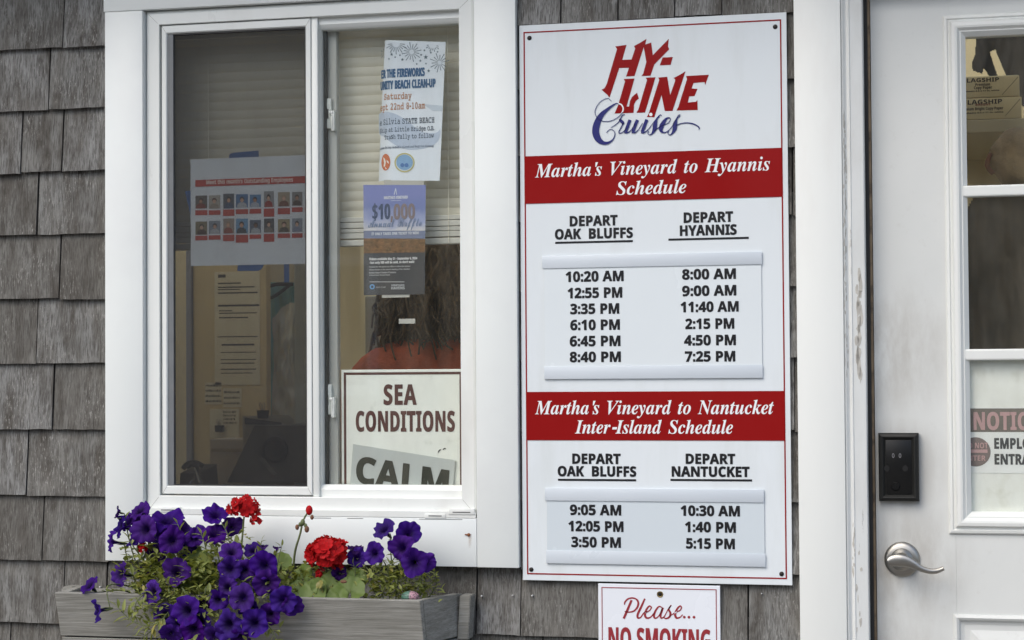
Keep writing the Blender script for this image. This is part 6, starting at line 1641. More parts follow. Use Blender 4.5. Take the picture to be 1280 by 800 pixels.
def jv(x, y, z, r, parent=None):
    V.append((PX + x, PY + y, z)); Rr_.append(r)
    if parent is not None: E_.append((parent, len(V) - 1))
    return len(V) - 1


pel = jv(0, 0, .93, (.135, .10))
wst = jv(0, .01, 1.08, (.115, .085), pel); chs = jv(0, .015, 1.25, (.135, .095), wst); upp = jv(0, .015, 1.36, (.10, .075), chs)
nk = jv(0, .03, 1.445, .052, upp); hd0 = jv(0, .05, 1.515, (.066, .074), nk); hd1 = jv(0, .055, 1.60, (.072, .088), hd0); hd2 = jv(0, .045, 1.665, (.05, .06), hd1)
for s in (-1, 1):
    sh_ = jv(s * .165, .015, 1.345, .062, upp); el = jv(s * .225, -.02, 1.08, .043, sh_); wr = jv(s * .225, .05, .85, .028, el)
    pm = jv(s * .222, .062, .775, (.017, .036), wr)
    jt = jv(s * .212, .098, .80, .011, wr); jv(s * .205, .108, .755, .009, jt)
    for k, ln in enumerate((.070, .080, .075, .058)):
        f0 = jv(s * .220, .090 - .018 * k, .735, .0095, pm); f1 = jv(s * .212, .092 - .019 * k, .735 - ln * .55, .0085, f0); jv(s * .200, .090 - .019 * k, .735 - ln * .95, .007, f1)
    hp = jv(s * .095, 0, .86, .092, pel); kn = jv(s * .10, .01, .50, .062, hp); an = jv(s * .10, -.02, .12, .042, kn); jv(s * .11, .13, .06, (.042, .03), an)
link('body', skin_chain(V, E_, Rr_), plain('skin', (.30, .17, .11, 1), .5, .08, 30), PE)
V2, E_, Rr_ = V, [], []
V = []
w0 = jv(0, 0, .90, (.148, .112)); w1 = jv(0, .01, 1.08, (.132, .10), w0); w2 = jv(0, .015, 1.25, (.150, .108), w1); w3 = jv(0, .015, 1.37, (.120, .088), w2); jv(0, .022, 1.445, (.075, .068), w3)
for s in (-1, 1):
    a1 = jv(s * .17, .015, 1.362, .076, w3); a2 = jv(s * .222, -.01, 1.17, .062, a1)
mt_ = plain('orange red cloth', (.70, .16, .075, 1), .9, .3, 14, .004)
link('shirt', skin_chain(V, E_, Rr_), mt_, PE)
V, E_, Rr_ = [], [], []
t0 = jv(0, 0, .94, (.14, .105))
for s in (-1, 1):
    q0 = jv(s * .095, 0, .84, .102, t0); q1 = jv(s * .10, .01, .50, .075, q0); jv(s * .10, -.02, .14, .062, q1)
link('trousers', skin_chain(V, E_, Rr_), plain('dark cloth', (.03, .032, .04, 1), .9, .2, 20), PE)
m = MB(); rh = random.Random(5)
hc = Vector((PX, PY + .035, 1.610))
for v in m.ball(hc, .112, 5, (1.02, 1.08, 1.05)):
    d = v.co - hc
    v.co += d.normalized() * (noise.noise(v.co * 26) * .022 + noise.noise(v.co * 60) * .010)
    if d.y > .045 and d.z < .045 and abs(d.x) < .062: v.co.y = hc.y + .070 - abs(d.x) * .2
for k in range(420):
    a = rh.uniform(-math.pi - .45, .45)
    r0 = rh.uniform(.060, .126)
    x, y = PX + r0 * math.cos(a), hc.y + r0 * .95 * math.sin(a)
    top, n = 1.62 + rh.uniform(-.02, .06), 7
    pts = [(x, y, top)]
    for j in range(1, n):
        pts.append((x + .014 * math.sin(j * 1.9 + k) + (x - PX) * .06 * j, y + .012 * math.cos(j * 2.3 + k), top - j * rh.uniform(.026, .036)))
    m.tube(smooth_path(pts, 3), [.0052 * (1 - .55 * i / (3 * (n - 1))) for i in range(3 * (n - 1) + 1)], 6)
m.build('hair', plain('dark brown hair', (.19, .13, .07, 1), .65, .5, 40, .003), PE, True)
skin = bpy.data.materials['skin']
for s in (-1, 1):
    m = MB(); m.ball((PX + s * .031, PY + .131, 1.592), .0115, 2); m.build('eye', plain('eye', (.10, .08, .07, 1), .2), PE, True)
    m = MB(); m.ball((PX + s * .080, PY + .05, 1.585), .022, 2, (.4, .8, 1.3)); m.build('ear', skin, PE, True)
m = MB(); m.tube([(PX - .022, PY + .128, 1.535), (PX, PY + .134, 1.533), (PX + .022, PY + .128, 1.535)], [.003, .006, .003], 8); m.build('mouth', plain('lips', (.28, .08, .07, 1), .5), PE, True)
m = MB(); m.tube([(PX, PY + .128, 1.60), (PX, PY + .146, 1.566), (PX, PY + .134, 1.558)], [.006, .012, .008], 8); m.build('nose', skin, PE, True)
# dark high-backed chair behind the person
OC = thing('office_chair', (-1.02, 1.08, .02), 'black high backed office chair behind the person in the right pane', 'chair')
m = MB(); m.box(-1.24, -.84, 1.06, 1.12, .75, 1.40, .03, 4); m.build('backrest', M['lock'], OC, True)
m = MB(); m.box(-1.26, -.80, .72 + .12, 1.10, .50, .58, .03, 4); m.build('seat', M['lock'], OC, True)
m = MB(); m.tube([(-1.03, 1.0, .08), (-1.03, 1.0, .5)], .03)
for k in range(5): m.tube([(-1.03, 1.0, .09), (-1.03 + .28 * math.cos(k * 1.2566), 1.0 + .28 * math.sin(k * 1.2566), .05)], [.025, .018])
m.build('base', M['lock'], OC, True)

# ------------------------------------------------------------------ behind the door glass
yW = .60
m = MB(); m.box(-.75, 1.4, yW + .46, yW + .48, .02, TOP); m.build('partition', plain('cream door side partition', (.80, .68, .42, 1), .7, .04, 3), B)
x0, x1, z0, z1 = rect_px(1185, 154, 1300, 166, yW - .06)
SH = thing('wall_shelf', (x0 + .3, yW, z0), 'cream shelf behind the top pane of the door', 'shelf')
m = MB(); m.box(x0, x0 + .62, yW - .10, yW + .455, z0, z1, .002); m.build('board', plain('cream shelf', (.60, .53, .36, 1), .5, .04, 8), SH)
m = MB(); m.box(x0 + .3, x0 + .32, yW + .30, yW + .455, z0 - .16, z0 - .001); m.build('bracket', plain('cream bracket', (.5, .44, .3, 1), .5), SH)
yM = yW - .098
ream_paper = plain('cream ream wrapper', (.84, .72, .44, 1), .35, .03, 20)
rx = [X(1196, 120, yM), X(1274.5, 120, yM), X(1277, 120, yM)]
zt = [z1 + .0005, Z(1240, 121.5, yM), Z(1240, 94.5, yM)]
inkb = plain('dark brown print', (.045, .032, .03, 1), .6)
inkr = plain('red brown print', (.30, .06, .04, 1), .6)
for i, (xa, lines, lab) in enumerate(((rx[2], [("FLAGSHIP", 1204, 1252.5, 132.5, 127.8, 5.6)], 'lower cream ream of bright copy paper on the shelf'), (rx[1], [("FLAGSHIP", 1203.5, 1248.8, 103.8, 101.2, 5.0)], 'upper cream ream of copy paper on the shelf'))):
    za, zb_ = zt[i] + .0004, zt[i + 1] - .0004
    rm = thing('paper_ream', ((rx[0] + xa) / 2, yM + .1, za), lab, 'paper ream', 'reams of copy paper on the shelf')
    m = MB(); m.box(rx[0], xa, yM, yM + .216, za, zb_, .003); m.build('wrapper', ream_paper, rm, True, 40)
    text_part(lines, 'bold', yM - .0006, inkb, rm)
    if i == 0:
        text_part([("Premium Bright Copy Paper", 1200, 1254, 139.0, 136.0, 3.4)], 'bold', yM - .0006, inkb, rm)
        text_part([("BRIGHT", 1219.5, 1238.5, 132.6, 131.2, 2.2)], 'bold', yM - .0010, inkr, rm)
        text_part([("500 sheets 8.5 x 11 in. white", 1200, 1254, 142.6, 140.6, 1.6)], 'bold', yM - .0006, inkb, rm)
        q = [(1256, 145), (1257, 145), (1275.5, 124), (1274.7, 123.4)]
    else:
        text_part([("Premium", 1219.3, 1237.5, 107.8, 106.6, 3.2), ("Copy Paper", 1217.5, 1240, 111.8, 110.4, 3.4)], 'bold', yM - .0006, inkb, rm)
        text_part([("500 sheets 8.5 x 11 in. white", 1200, 1249, 115.6, 113.4, 1.6)], 'bold', yM - .0006, inkb, rm)
        q = [(1252, 118.5), (1253, 118.6), (1273, 96.4), (1272.2, 95.8)]
    flat_mesh('wrapper_fold', [px_poly(q, yM - .0006)], yM - .0006, plain('darker fold line', (.40, .33, .20, 1), .5), rm)  # diagonal fold drawn as a thin darker strip
yJ2 = yW + .28
hung_cloth('black_jacket', 'black jacket hanging behind the paper reams in the top door pane', 'coat',
           [P(1219, 20, yJ2), P(1330, 10, yJ2), P(1330, 150, yJ2), P(1275, 130, yJ2), P(1262, 104, yJ2), P(1244, 60, yJ2), P(1237, 64, yJ2), P(1248, 96, yJ2), P(1240, 100, yJ2), P(1230, 84, yJ2), P(1228, 92, yJ2), P(1216, 87, yJ2), P(1214, 80, yJ2), P(1219, 68, yJ2)], yW + .28, plain('black cloth', (.035, .033, .03, 1), .85, .3, 14), 26, .018, 1.9)
m = MB()
bx, bz = P(1274, 196, .36)
for v in m.ball((bx, .40, bz), .058, 4, (1.0, .8, 1.12)):
    v.co += (v.co - Vector((bx, .40, bz))).normalized() * (noise.noise(v.co * 22) * .010 + (-.006 if abs(v.co.z - bz - .012) < .004 else 0))
BG = thing('canvas_bag', (bx, .40, bz - .06), 'round tan canvas bag hanging under the shelf in the door glass', 'bag')
m.build('bag', plain('tan canvas', (.34, .23, .11, 1), .8, .25, 30, .002), BG, True)
m = MB(); m.tube(smooth_path([(bx - .052, .39, bz - .03), (bx - .064, .385, bz - .012), (bx - .056, .39, bz + .012)], 4), .005, 8); m.build('loop', plain('rust strap', (.25, .10, .05, 1), .7), BG, True)
m = MB(); m.tube([(bx, .40, bz + .055), (bx + .01, .44, z0 - .02), (bx + .012, .50, z0 - .002)], .004, 8); m.build('strap', plain('tan strap', (.28, .2, .1, 1), .8), BG, True)
hung_cloth('dark_coats', 'dark brown coat hanging behind the middle pane of the door', 'coat', [P(1218, 244, .34), P(1245, 236, .34), P(1420, 236, .34), P(1420, 620, .34), P(1196, 620, .34), P(1196, 285, .34)], .34, plain('dark brown cloth', (.10, .08, .055, 1), .85, .35, 12), 22, .022, 5.2)
bpy.data.objects['dark_coats'].name = 'brown_coat'
# white paper lining the bottom pane, and the notice on it
yZ = .0640
x0, x1, z0, z1 = -.045, .56, 1.060, 1.3790
stain, mt, mb_ = mat_new('stained white paper')
nn = noise_tex(mt, 7, 5, .6); n3 = noise_tex(mt, 26, 4, .6)
cc = ramp(mt, nn.outputs['Fac'], [(.3, (.72, .72, .67, 1)), (.6, (.85, .86, .83, 1))])
mt.links.new(mixc(mt, ramp(mt, n3.outputs['Fac'], [(.55, 0.0), (.8, .5)]), cc, (.48, .47, .38, 1)), mb_.inputs['Base Color']); mb_.inputs['Roughness'].default_value = .8
bump(mt, mb_, nn.outputs['Fac'], .01, .3)
LP = thing('paper_lining', (.25, yZ, z0), 'stained white paper covering the inside of the bottom door pane', 'paper')
m = MB(); m.box(x0, x1, yZ + .0005, yZ + .0010, z0, z1); m.build('sheet', stain, LP)
NT = thing('entrance_notice', (X(1260, 590, yZ), yZ, Z(1240, 591, yZ)), 'faded NOTICE paper with round do not enter mark, inside the bottom door pane', 'sign')
nx0_, nx1_ = -.020, .155
zt0, zt1, zt2 = Z(1245, 591.5, yZ), Z(1245, 540, yZ), Z(1245, 509.5, yZ)
m = MB(); m.box(nx0_, nx1_, yZ - .0004, yZ + .0001, zt0, zt2); m.build('sheet', plain('faded white print', (.80, .81, .80, 1), .6, .02, 9), NT)
flat_mesh('header_band', [rect_pts((nx0_, nx1_, zt1, zt2 - .0015))], yZ - .0007, plain('faded brown ink', (.165, .145, .13, 1), .6, .1, 30), NT)
pink = plain('faded pink ink', (.52, .33, .33, 1), .6, .08, 60)
text_part([("NOTICE", 1217.5, 1296, 537, 537, 21.5, 10)], 'bold', yZ - .0012, pink, NT)
gk = plain('dark grey ink', (.05, .055, .06, 1), .6)
text_part([("EMPLOYEE", 1243.2, 1311, 560.8, 560.8, 12.8, 8), ("ENTRANCE", 1243.6, 1313, 580.4, 580.6, 12.6, 8)], 'bold', yZ - .0008, gk, NT)
ccx, ccz = P(1219.5, 564.8, yZ); rc = .0278
flat_mesh('mark', [[(ccx + rc * math.cos(k * math.pi / 20), ccz + rc * math.sin(k * math.pi / 20)) for k in range(40)]], yZ - .0008, plain('faded brown mark', (.20, .16, .155, 1), .6, .1, 40), NT)
zq = Z(1220, 564, yZ)
flat_mesh('mark', [rect_pts((ccx - .021, ccx + .022, zq - .0030, zq + .0034))], yZ - .0014, pink, NT)
text_part([("DO NOT", 1204.5, 1235, 560.3, 560.5, 7.0), ("ENTER", 1205, 1232, 575.8, 575.8, 6.4)], 'bold', yZ - .0014, pink, NT)
# ------------------------------------------------------------------ the planter box
yF_ = -.200
fx0, fx1, ftop = -1.790, -1.0343, .9280
lean_ = .30
yat = lambda z: yF_ + (ftop - z) * lean_
PLN = thing('planter_box', ((fx0 + fx1) / 2, -.1, .74), 'weathered grey wooden planter box fixed to the shingles under the window', 'planter')
def slab(z0, z1, x0, x1, th=.020):
    m = MB()
    m.hexa([(x0, yat(z0), z0), (x1, yat(z0), z0), (x1, yat(z0) + th, z0), (x0, yat(z0) + th, z0), (x0, yat(z1), z1), (x1, yat(z1), z1), (x1, yat(z1) + th, z1), (x0, yat(z1) + th, z1)])
    bmesh.ops.bevel(m.bm, geom=list(m.bm.edges), offset=.0016, segments=2, affect='EDGES', profile=.5)
    n = len(m.bm.verts)
    return m
slab(.8395, ftop, fx0, fx1).build('front_board', M['board'], PLN)
slab(.7450, .8365, fx0 + .002, fx1 - .001).build('front_board', M['board'], PLN)
bz = .9227
for s in (0, 1):
    a = (fx1 - .0004) if s else (fx0 + .0004)
    b = -.9984 if s else fx0 - .036
    d = -.020 if s else .020
    for z0, z1 in ((.8400, None), (.7455, .8370)):
        zf = z1 or ftop - .001; zk = z1 or bz
        m = MB()
        y0f, y1f = yat(z0) + .0205, yat(zf) + .0205
        m.hexa([(a + d, y0f, z0), (a, y0f, z0), (b, -.024, z0), (b + d, -.024, z0), (a + d, y1f, zf), (a, y1f, zf), (b, -.024, zk), (b + d, -.024, zk)])
        bmesh.ops.bevel(m.bm, geom=list(m.bm.edges), offset=.0014, segments=2, affect='EDGES')
        m.build('end_board', M['end_wood'], PLN)
    e = .002 if s else -.002
    m = MB()
    x0, x1 = (b + .001, b + .023) if s else (b - .023, b - .001)
    m.hexa([(x0 - .006 * s, -.048, .835), (x1 - .006 * s, -.048, .835), (x1 - .006 * s, -.010, .835), (x0 - .006 * s, -.010, .835), (x0, -.050, .9215), (x1, -.050, .9215), (x1, -.010, .9215), (x0, -.010, .9215)])
    bmesh.ops.bevel(m.bm, geom=list(m.bm.edges), offset=.0015, segments=2, affect='EDGES')
    m.build('cleat', M['board'], PLN)
m = MB(); m.box(fx0 - .02, fx1 + .012, -.0235, -.0115, .7455, .9160); m.build('back_board', M['board'], PLN)
m = MB(); m.box(fx0 + .02, fx1 - .02, yat(.745) + .022, -.026, .7455, .757); m.build('bottom_board', M['board'], PLN)
m = MB()
n_ = 40
gr = [[m.bm.verts.new((fx0 + .018 + (fx1 - fx0 - .034) * i / n_, -.176 + .148 * j / 8, .9030 + .010 * noise.noise(Vector((i * .7, j * .9, 2)))) ) for i in range(n_ + 1)] for j in range(9)]
for j in range(8):
    for i in range(n_): m.bm.faces.new((gr[j][i], gr[j][i + 1], gr[j + 1][i + 1], gr[j + 1][i]))
tag(m.build('soil', M['soil'], None, True), kind='stuff', label='dark potting soil filling the wooden planter box', cat='soil')

# ------------------------------------------------------------------ flowers and leaves
rp = random.Random(77)


def petunia_mesh(seed, mat, bend):
    r = random.Random(seed)
    bm = bmesh.new()
    ly = bm.verts.layers.float.new('rad')
    prof = [(-1.25, .06, 0), (-1.0, .085, 0), (-.7, .11, 0), (-.42, .15, .05), (-.27, .22, .15), (-.17, .34, .3), (-.10, .50, .45), (-.05, .66, .6), (-.03, .80, .75), (-.03, .91, .88), (-.05, 1.0, 1.0)]
    seg = 50
    ph, ph2 = r.uniform(0, 6), r.uniform(0, 6)
    rows = []
    for z, rad, t in prof:
        row = []
        for k in range(seg):
            th = 2 * math.pi * k / seg
            lobe = abs(math.cos(2.5 * th + ph))
            f = 1 - .15 * t ** 3 * (1 - lobe) ** 2.2 + .035 * t ** 2 * math.sin(th * 3 + ph2) + .03 * t ** 4 * noise.noise(Vector((math.cos(th) * 5, math.sin(th) * 5, seed * 1.7)))
            x, y = rad * f * math.cos(th), rad * f * math.sin(th)
            zz = z + t * t * (.10 * math.sin(5 * th + 2 * ph) * .8 + .09 * math.sin(10 * th + ph2) + .26 * noise.noise(Vector((x * 2.0, y * 2.0, seed * 3.3)))) - bend * t * (y * y) * .5 + bend * .35 * t * x * x
            zz -= .04 * (1 - lobe) ** 4 * t
            v = bm.verts.new((x, y, zz)); v[ly] = t
            row.append(v)
        rows.append(row)
    for a, b in zip(rows, rows[1:]):
        for k in range(seg): bm.faces.new((a[k], a[(k + 1) % seg], b[(k + 1) % seg], b[k]))
    nf = len(bm.faces)
    # calyx: five narrow sepals round the foot of the tube
    for k in range(5):
        th = 2 * math.pi * k / 5
        c, s = math.cos(th), math.sin(th)
        pts = [(.05, -1.30, .05), (.12, -1.05, .07), (.19, -.75, .06), (.24, -.52, .005)]
        pr = None
        for q, zz, w in pts:
            a = bm.verts.new((q * c - w * s, q * s + w * c, zz)); b = bm.verts.new((q * c + w * s, q * s - w * c, zz))
            if pr: bm.faces.new((pr[0], pr[1], b, a))
            pr = (a, b)
    me = bpy.data.meshes.new('petunia_flower')
    bm.to_mesh(me); bm.free()
    me.materials.append(mat); me.materials.append(M['stem'])
    for i, p in enumerate(me.polygons):
        p.use_smooth = True
        p.material_index = 0 if i < nf else 1
    return me


PET = [petunia_mesh(k, M['petunia'], b) for k, b in enumerate((.1, .25, .45, .0, .3, .75, .15, .9, .5, -.3, .35, .65))]
DUSK = [petunia_mesh(40 + k, M['dusk'], .5) for k in range(2)]


class Greens:
    """Stems and leaves of one plant, as two meshes."""
    def __init__(self): self.st = MB(); self.lf = MB()

    def leaf(self, p, d, ln, w, curl=.3):
        d = Vector(d).normalized(); s = d.cross(Vector((rp.uniform(-.4, .4), rp.uniform(-.3, .3), 1)))
        s = s.normalized() if s.length > .05 else d.orthogonal().normalized()
        n = s.cross(d)
        pr = None
        for i, (t, wd) in enumerate(((0, .08), (.12, .35), (.35, .92), (.58, 1.0), (.8, .66), (.94, .28), (1.0, .02))):
            c = Vector(p) + d * ln * t - n * ln * curl * t * t
            row = [self.lf.bm.verts.new(c + s * (w * wd * .5 * e) + n * (w * .16 * wd * abs(e))) for e in (-1, -.5, 0, .5, 1)]
            if pr:
                for k in range(4): self.lf.bm.faces.new((pr[k], pr[k + 1], row[k + 1], row[k]))
            pr = row

    def stem(self, pts, r0, r1, leaves=0, ln=.016):
        sp = smooth_path(pts, 5)
        self.st.tube(sp, [r0 + (r1 - r0) * i / (len(sp) - 1) for i in range(len(sp))], 6)
        for k in range(leaves):
            i = rp.randrange(len(sp) // 5, len(sp) - 1)
            t = (Vector(sp[i + 1]) - Vector(sp[i])).normalized()
            o = Vector((rp.uniform(-1, 1), rp.uniform(-1, .5), rp.uniform(-.4, .9)))
            self.leaf(sp[i], o + t * .6, ln * rp.uniform(.7, 1.25), ln * rp.uniform(.34, .55))

    def sprig(self, pts, n, ln, w=.34):
        sp = smooth_path(pts, 6)
        self.st.tube(sp, [.0016 - .0009 * i / len(sp) for i in range(len(sp))], 6)
        for k in range(n):
            i = min(len(sp) - 2, int((k + .6) / n * (len(sp) - 1)))
            t = (Vector(sp[i + 1]) - Vector(sp[i])).normalized()
            side = t.cross(Vector((0, -1, .3))).normalized() * (1 if k % 2 else -1)
            self.leaf(sp[i], t * .8 + side * 1.0 + Vector((0, rp.uniform(-.5, .2), rp.uniform(-.2, .3))), ln * rp.uniform(.75, 1.2), ln * w * rp.uniform(.8, 1.2), .2)
        self.leaf(sp[-1], Vector(sp[-1]) - Vector(sp[-2]), ln, ln * w)

    def tuft(self, px_, py_, y, n, spread, ln, w=.46):
        """A little mass of leaves about a point of the planter."""
        x, z = P(px_, py_, y)
        for k in range(n):
            p = Vector((x + rp.gauss(0, spread), y + rp.gauss(0, spread * .7), z + rp.gauss(0, spread * .8)))
            d = Vector((rp.uniform(-1, 1), rp.uniform(-1, .4), rp.uniform(-.3, 1)))
            self.leaf(p, d, ln * rp.uniform(.6, 1.2), ln * w * rp.uniform(.7, 1.2), rp.uniform(0, .5))

    def build(self, parent, mat):
        self.st.build('stem', M['stem'], parent, True)
        self.lf.build('foliage', mat, parent, True)


def put_flower(plant, g, px_, py_, r_px, y, face, root, dark=False, stem=True):
    x, z = P(px_, py_, y)
    rad = r_px * .00150 * (3.7 + y) / 3.7 * 1.06
    f = Vector(face) + Vector((rp.uniform(-.12, .12), 0, rp.uniform(-.12, .12))); f.normalize()
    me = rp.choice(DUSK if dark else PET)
    o = bpy.data.objects.new('flower', me); COL.objects.link(o); o.parent = plant
    o.location = Vector((x, y, z)) - plant.location
    q = f.to_track_quat('Z', 'Y')
    o.rotation_mode = 'QUATERNION'
    from mathutils import Quaternion
    o.rotation_quaternion = q @ Quaternion((0, 0, 1), rp.uniform(0, 6.28))
    s = rad * rp.uniform(1.0, 1.12)
    o.scale = (s * rp.uniform(.92, 1.06), s * rp.uniform(.88, 1.04), s * rp.uniform(.85, 1.2))
    if stem:
        foot = Vector((x, y, z)) - f * rad * 1.25
        rt = Vector((root[0], root[1], root[2]))
        if z < .93 and y < -.2:
            mid = [rt.lerp(foot, .35) + Vector((0, 0, .03)), Vector((rt.x * .3 + x * .7, min(-.19, y + .035), max(z + .03, .945)))]
        else:
            mid = [rt.lerp(foot, .5) + Vector((rp.uniform(-.01, .01), rp.uniform(-.01, .01), .012))]
        g.stem([tuple(rt)] + [tuple(q_) for q_ in mid] + [tuple(foot)], .0017, .0011, 5)


F_, U_, L_, R_, D_ = (-.10, -1, .12), (0, -.45, .9), (-.9, -.55, .2), (.8, -.6, .2), (0, -.8, -.5)


def plant(label, cx_px, cx_py, flowers, root_px, fill, sprigs=(), green=None):
    x, z = P(cx_px, cx_py, -.12)
    t = thing('petunia_plant', (x, -.11, .905), label, 'petunia', 'petunias in the planter box')
    g = Greens()
    for q in flowers:
        px_, py_, r, y, face = q[:5]
        rx_ = X(root_px + (px_ - root_px) * .35, 740, -.11)
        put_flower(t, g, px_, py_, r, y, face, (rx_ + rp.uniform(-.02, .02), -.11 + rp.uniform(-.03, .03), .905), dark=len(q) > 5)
    for q in fill: g.tuft(*q)
    for q in sprigs: g.sprig([P(a, b, c)[:1] + (c,) + P(a, b, c)[1:] for a, b, c in q[0]], q[1], q[2])
    g.build(t, M['leaf'])
    return t


plant('purple petunia spilling over the left end of the planter box', 195, 730, [
    (174, 637, 14, -.13, (-.2, -.7, .9)), (149, 658, 15, -.14, (-.9, -.75, .35)), (137, 677, 15, -.14, (-.95, -.6, .1)), (180, 661, 18, -.17, F_), (160, 651, 14, -.12, (-.5, -.7, .6)),
    (209, 648, 21, -.12, (.15, -.55, 1)), (214, 675, 18, -.18, (.05, -1, .1)), (233, 684, 14, -.12, (.4, -.9, -.1)), (198, 668, 15, -.13, F_), (149, 717, 17, -.17, (-.6, -.8, .1)), (111, 731, 13, -.19, (-.6, -.7, .75)),
    (120, 764, 15, -.245, (-.85, -.75, -.05)), (219, 715, 18, -.21, (.15, -1, .25)), (189, 741, 18, -.225, (-.45, -.95, .1)), (206, 769, 15, -.235, F_), (232, 763, 19, -.25, F_), (241, 788, 17, -.25, (.1, -1, -.15)),
    (191, 688, 12, -.13, (0, -.9, -.3), 1), (181, 714, 9, -.15, (.6, -.5, .5), 1), (146, 640, 8, -.13, (-.9, -.2, .3), 1), (250, 664, 14, -.10, (.2, -.5, .9)), (165, 672, 13, -.15, (-.5, -.8, .2)), (226, 662, 14, -.11, (.3, -.7, .6), 1), (243, 672, 13, -.12, (.4, -.8, .4)), (172, 645, 13, -.11, (-.1, -.6, .9), 1), (198, 690, 12, -.15, (-.2, -.9, -.3), 1), (222, 780, 15, -.245, (-.1, -1, .1)), (213, 793, 14, -.25, D_)],
    200, [(175, 708, -.15, 45, .020, .020), (200, 705, -.14, 70, .022, .020), (230, 705, -.14, 70, .022, .020), (185, 725, -.16, 60, .020, .019), (215, 735, -.18, 80, .022, .019), (245, 730, -.17, 130, .022, .021), (210, 698, -.15, 60, .018, .021), (190, 715, -.17, 60, .02, .02), (255, 705, -.15, 50, .018, .021), (228, 722, -.19, 50, .02, .021), (180, 760, -.225, 50, .016, .017), (210, 752, -.215, 60, .02, .018), (230, 745, -.21, 60, .02, .018), (262, 748, -.19, 50, .016, .018), (240, 752, -.20, 60, .018, .018), (260, 715, -.14, 60, .020, .020), (172, 690, -.14, 24, .016, .020), (205, 690, -.12, 40, .02, .02), (176, 735, -.18, 25, .012, .018)],
    [([(222, 745, -.215), (205, 772, -.235), (185, 782, -.24), (165, 776, -.245), (146, 758, -.245)], 26, .024), ([(205, 760, -.22), (192, 785, -.24), (178, 797, -.24)], 16, .022), ([(180, 700, -.15), (168, 685, -.16), (160, 672, -.16)], 8, .018), ([(190, 735, -.2), (172, 750, -.235), (168, 765, -.24)], 8, .016), ([(200, 770, -.23), (205, 790, -.24), (200, 806, -.24)], 14, .022), ([(225, 700, -.14), (228, 672, -.14), (222, 655, -.14)], 7, .016), ([(260, 700, -.14), (256, 680, -.15), (252, 668, -.15)], 7, .018)])
plant('purple petunia with the densest flowers, at the middle of the planter box', 310, 740, [
    (268.5, 642, 17, -.12, (.1, -.75, .65)), (291, 657, 14, -.11, (.35, -.8, .3), 1), (267, 665, 18, -.13, (.1, -.7, .8)), (289, 689, 15, -.17, (.1, -.75, .7)), (316, 687, 13, -.14, (.2, -.8, .6)), (286, 711, 15, -.20, F_), (305, 713, 15, -.19, (.05, -1, -.1)),
    (330, 706, 18, -.21, (.05, -1, .12)), (332.5, 729, 18, -.215, (.05, -1, -.05)), (283, 734, 14, -.215, F_), (271, 750, 14, -.235, (-.1, -1, .05)), (302, 747, 19, -.25, F_), (311, 760, 13, -.235, (.1, -1, -.3)), (354, 750, 19, -.24, (.05, -1, .08)), (366, 757, 14, -.225, (.7, -.8, -.1)),
    (284, 781, 19, -.255, (-.05, -1, .1)), (317, 779, 19, -.26, (.05, -1, .1)), (337, 768, 15, -.235, (.2, -1, -.1)), (249, 778, 17, -.235, (-.1, -1, 0)), (268, 795, 15, -.25, D_), (252, 757, 12, -.21, F_, 1), (300, 798, 15, -.25, D_),
    (329, 682, 6, -.15, (.2, -.3, 1), 1), (346, 684, 5, -.14, (.3, -.2, 1), 1)],
    310, [(285, 725, -.16, 50, .022, .019), (310, 735, -.17, 50, .022, .019), (335, 750, -.19, 40, .020, .019), (300, 765, -.22, 40, .022, .018), (262, 770, -.22, 35, .018, .018), (330, 790, -.23, 25, .018, .017), (345, 720, -.15, 30, .018, .018), (275, 690, -.13, 40, .018, .018), (300, 690, -.12, 30, .016, .018), (262, 800, -.24, 30, .02, .018), (300, 675, -.12, 22, .013, .016)],
    [([(320, 770, -.23), (338, 785, -.245), (345, 800, -.245)], 7, .015), ([(300, 705, -.15), (322, 690, -.15), (327, 676, -.15)], 6, .014), ([(345, 715, -.16), (349, 695, -.16), (352, 683, -.16)], 5, .014), ([(290, 700, -.14), (285, 670, -.13), (278, 655, -.13)], 7, .016)])
plant('small purple petunia at the right end of the planter box', 500, 730, [
    (479, 660, 15, -.12, (-.25, -.7, .75)), (511, 666, 15, -.12, (.45, -.85, .35)), (467.5, 691.5, 14, -.15, F_), (501.5, 684, 17, -.16, F_), (517.5, 703, 18, -.17, (.1, -1, 0)), (534, 703, 13, -.15, (.6, -.9, 0)), (446, 697, 12, -.11, (.2, -.9, .1)), (444, 685, 10, -.10, (.2, -.4, .9), 1), (424, 716, 9, -.14, (.1, -.9, .1), 1)],
    500, [(470, 730, -.13, 45, .018, .017), (500, 722, -.13, 40, .018, .018), (525, 728, -.12, 30, .014, .017), (482, 738, -.13, 40, .018, .016), (490, 728, -.13, 60, .020, .017), (508, 735, -.12, 60, .020, .017), (530, 738, -.11, 40, .016, .016), (488, 712, -.13, 28, .013, .017), (540, 728, -.11, 20, .010, .015), (470, 712, -.12, 16, .009, .017), (500, 746, -.13, 40, .020, .014)],
    [([(535, 748, -.11), (546, 730, -.11), (543, 715, -.12)], 9, .014), ([(470, 740, -.12), (466, 720, -.13), (470, 706, -.13)], 9, .015), ([(490, 735, -.13), (485, 712, -.14), (494, 696, -.14)], 9, .015), ([(440, 735, -.13), (444, 718, -.13), (442, 706, -.13)], 7, .015)])


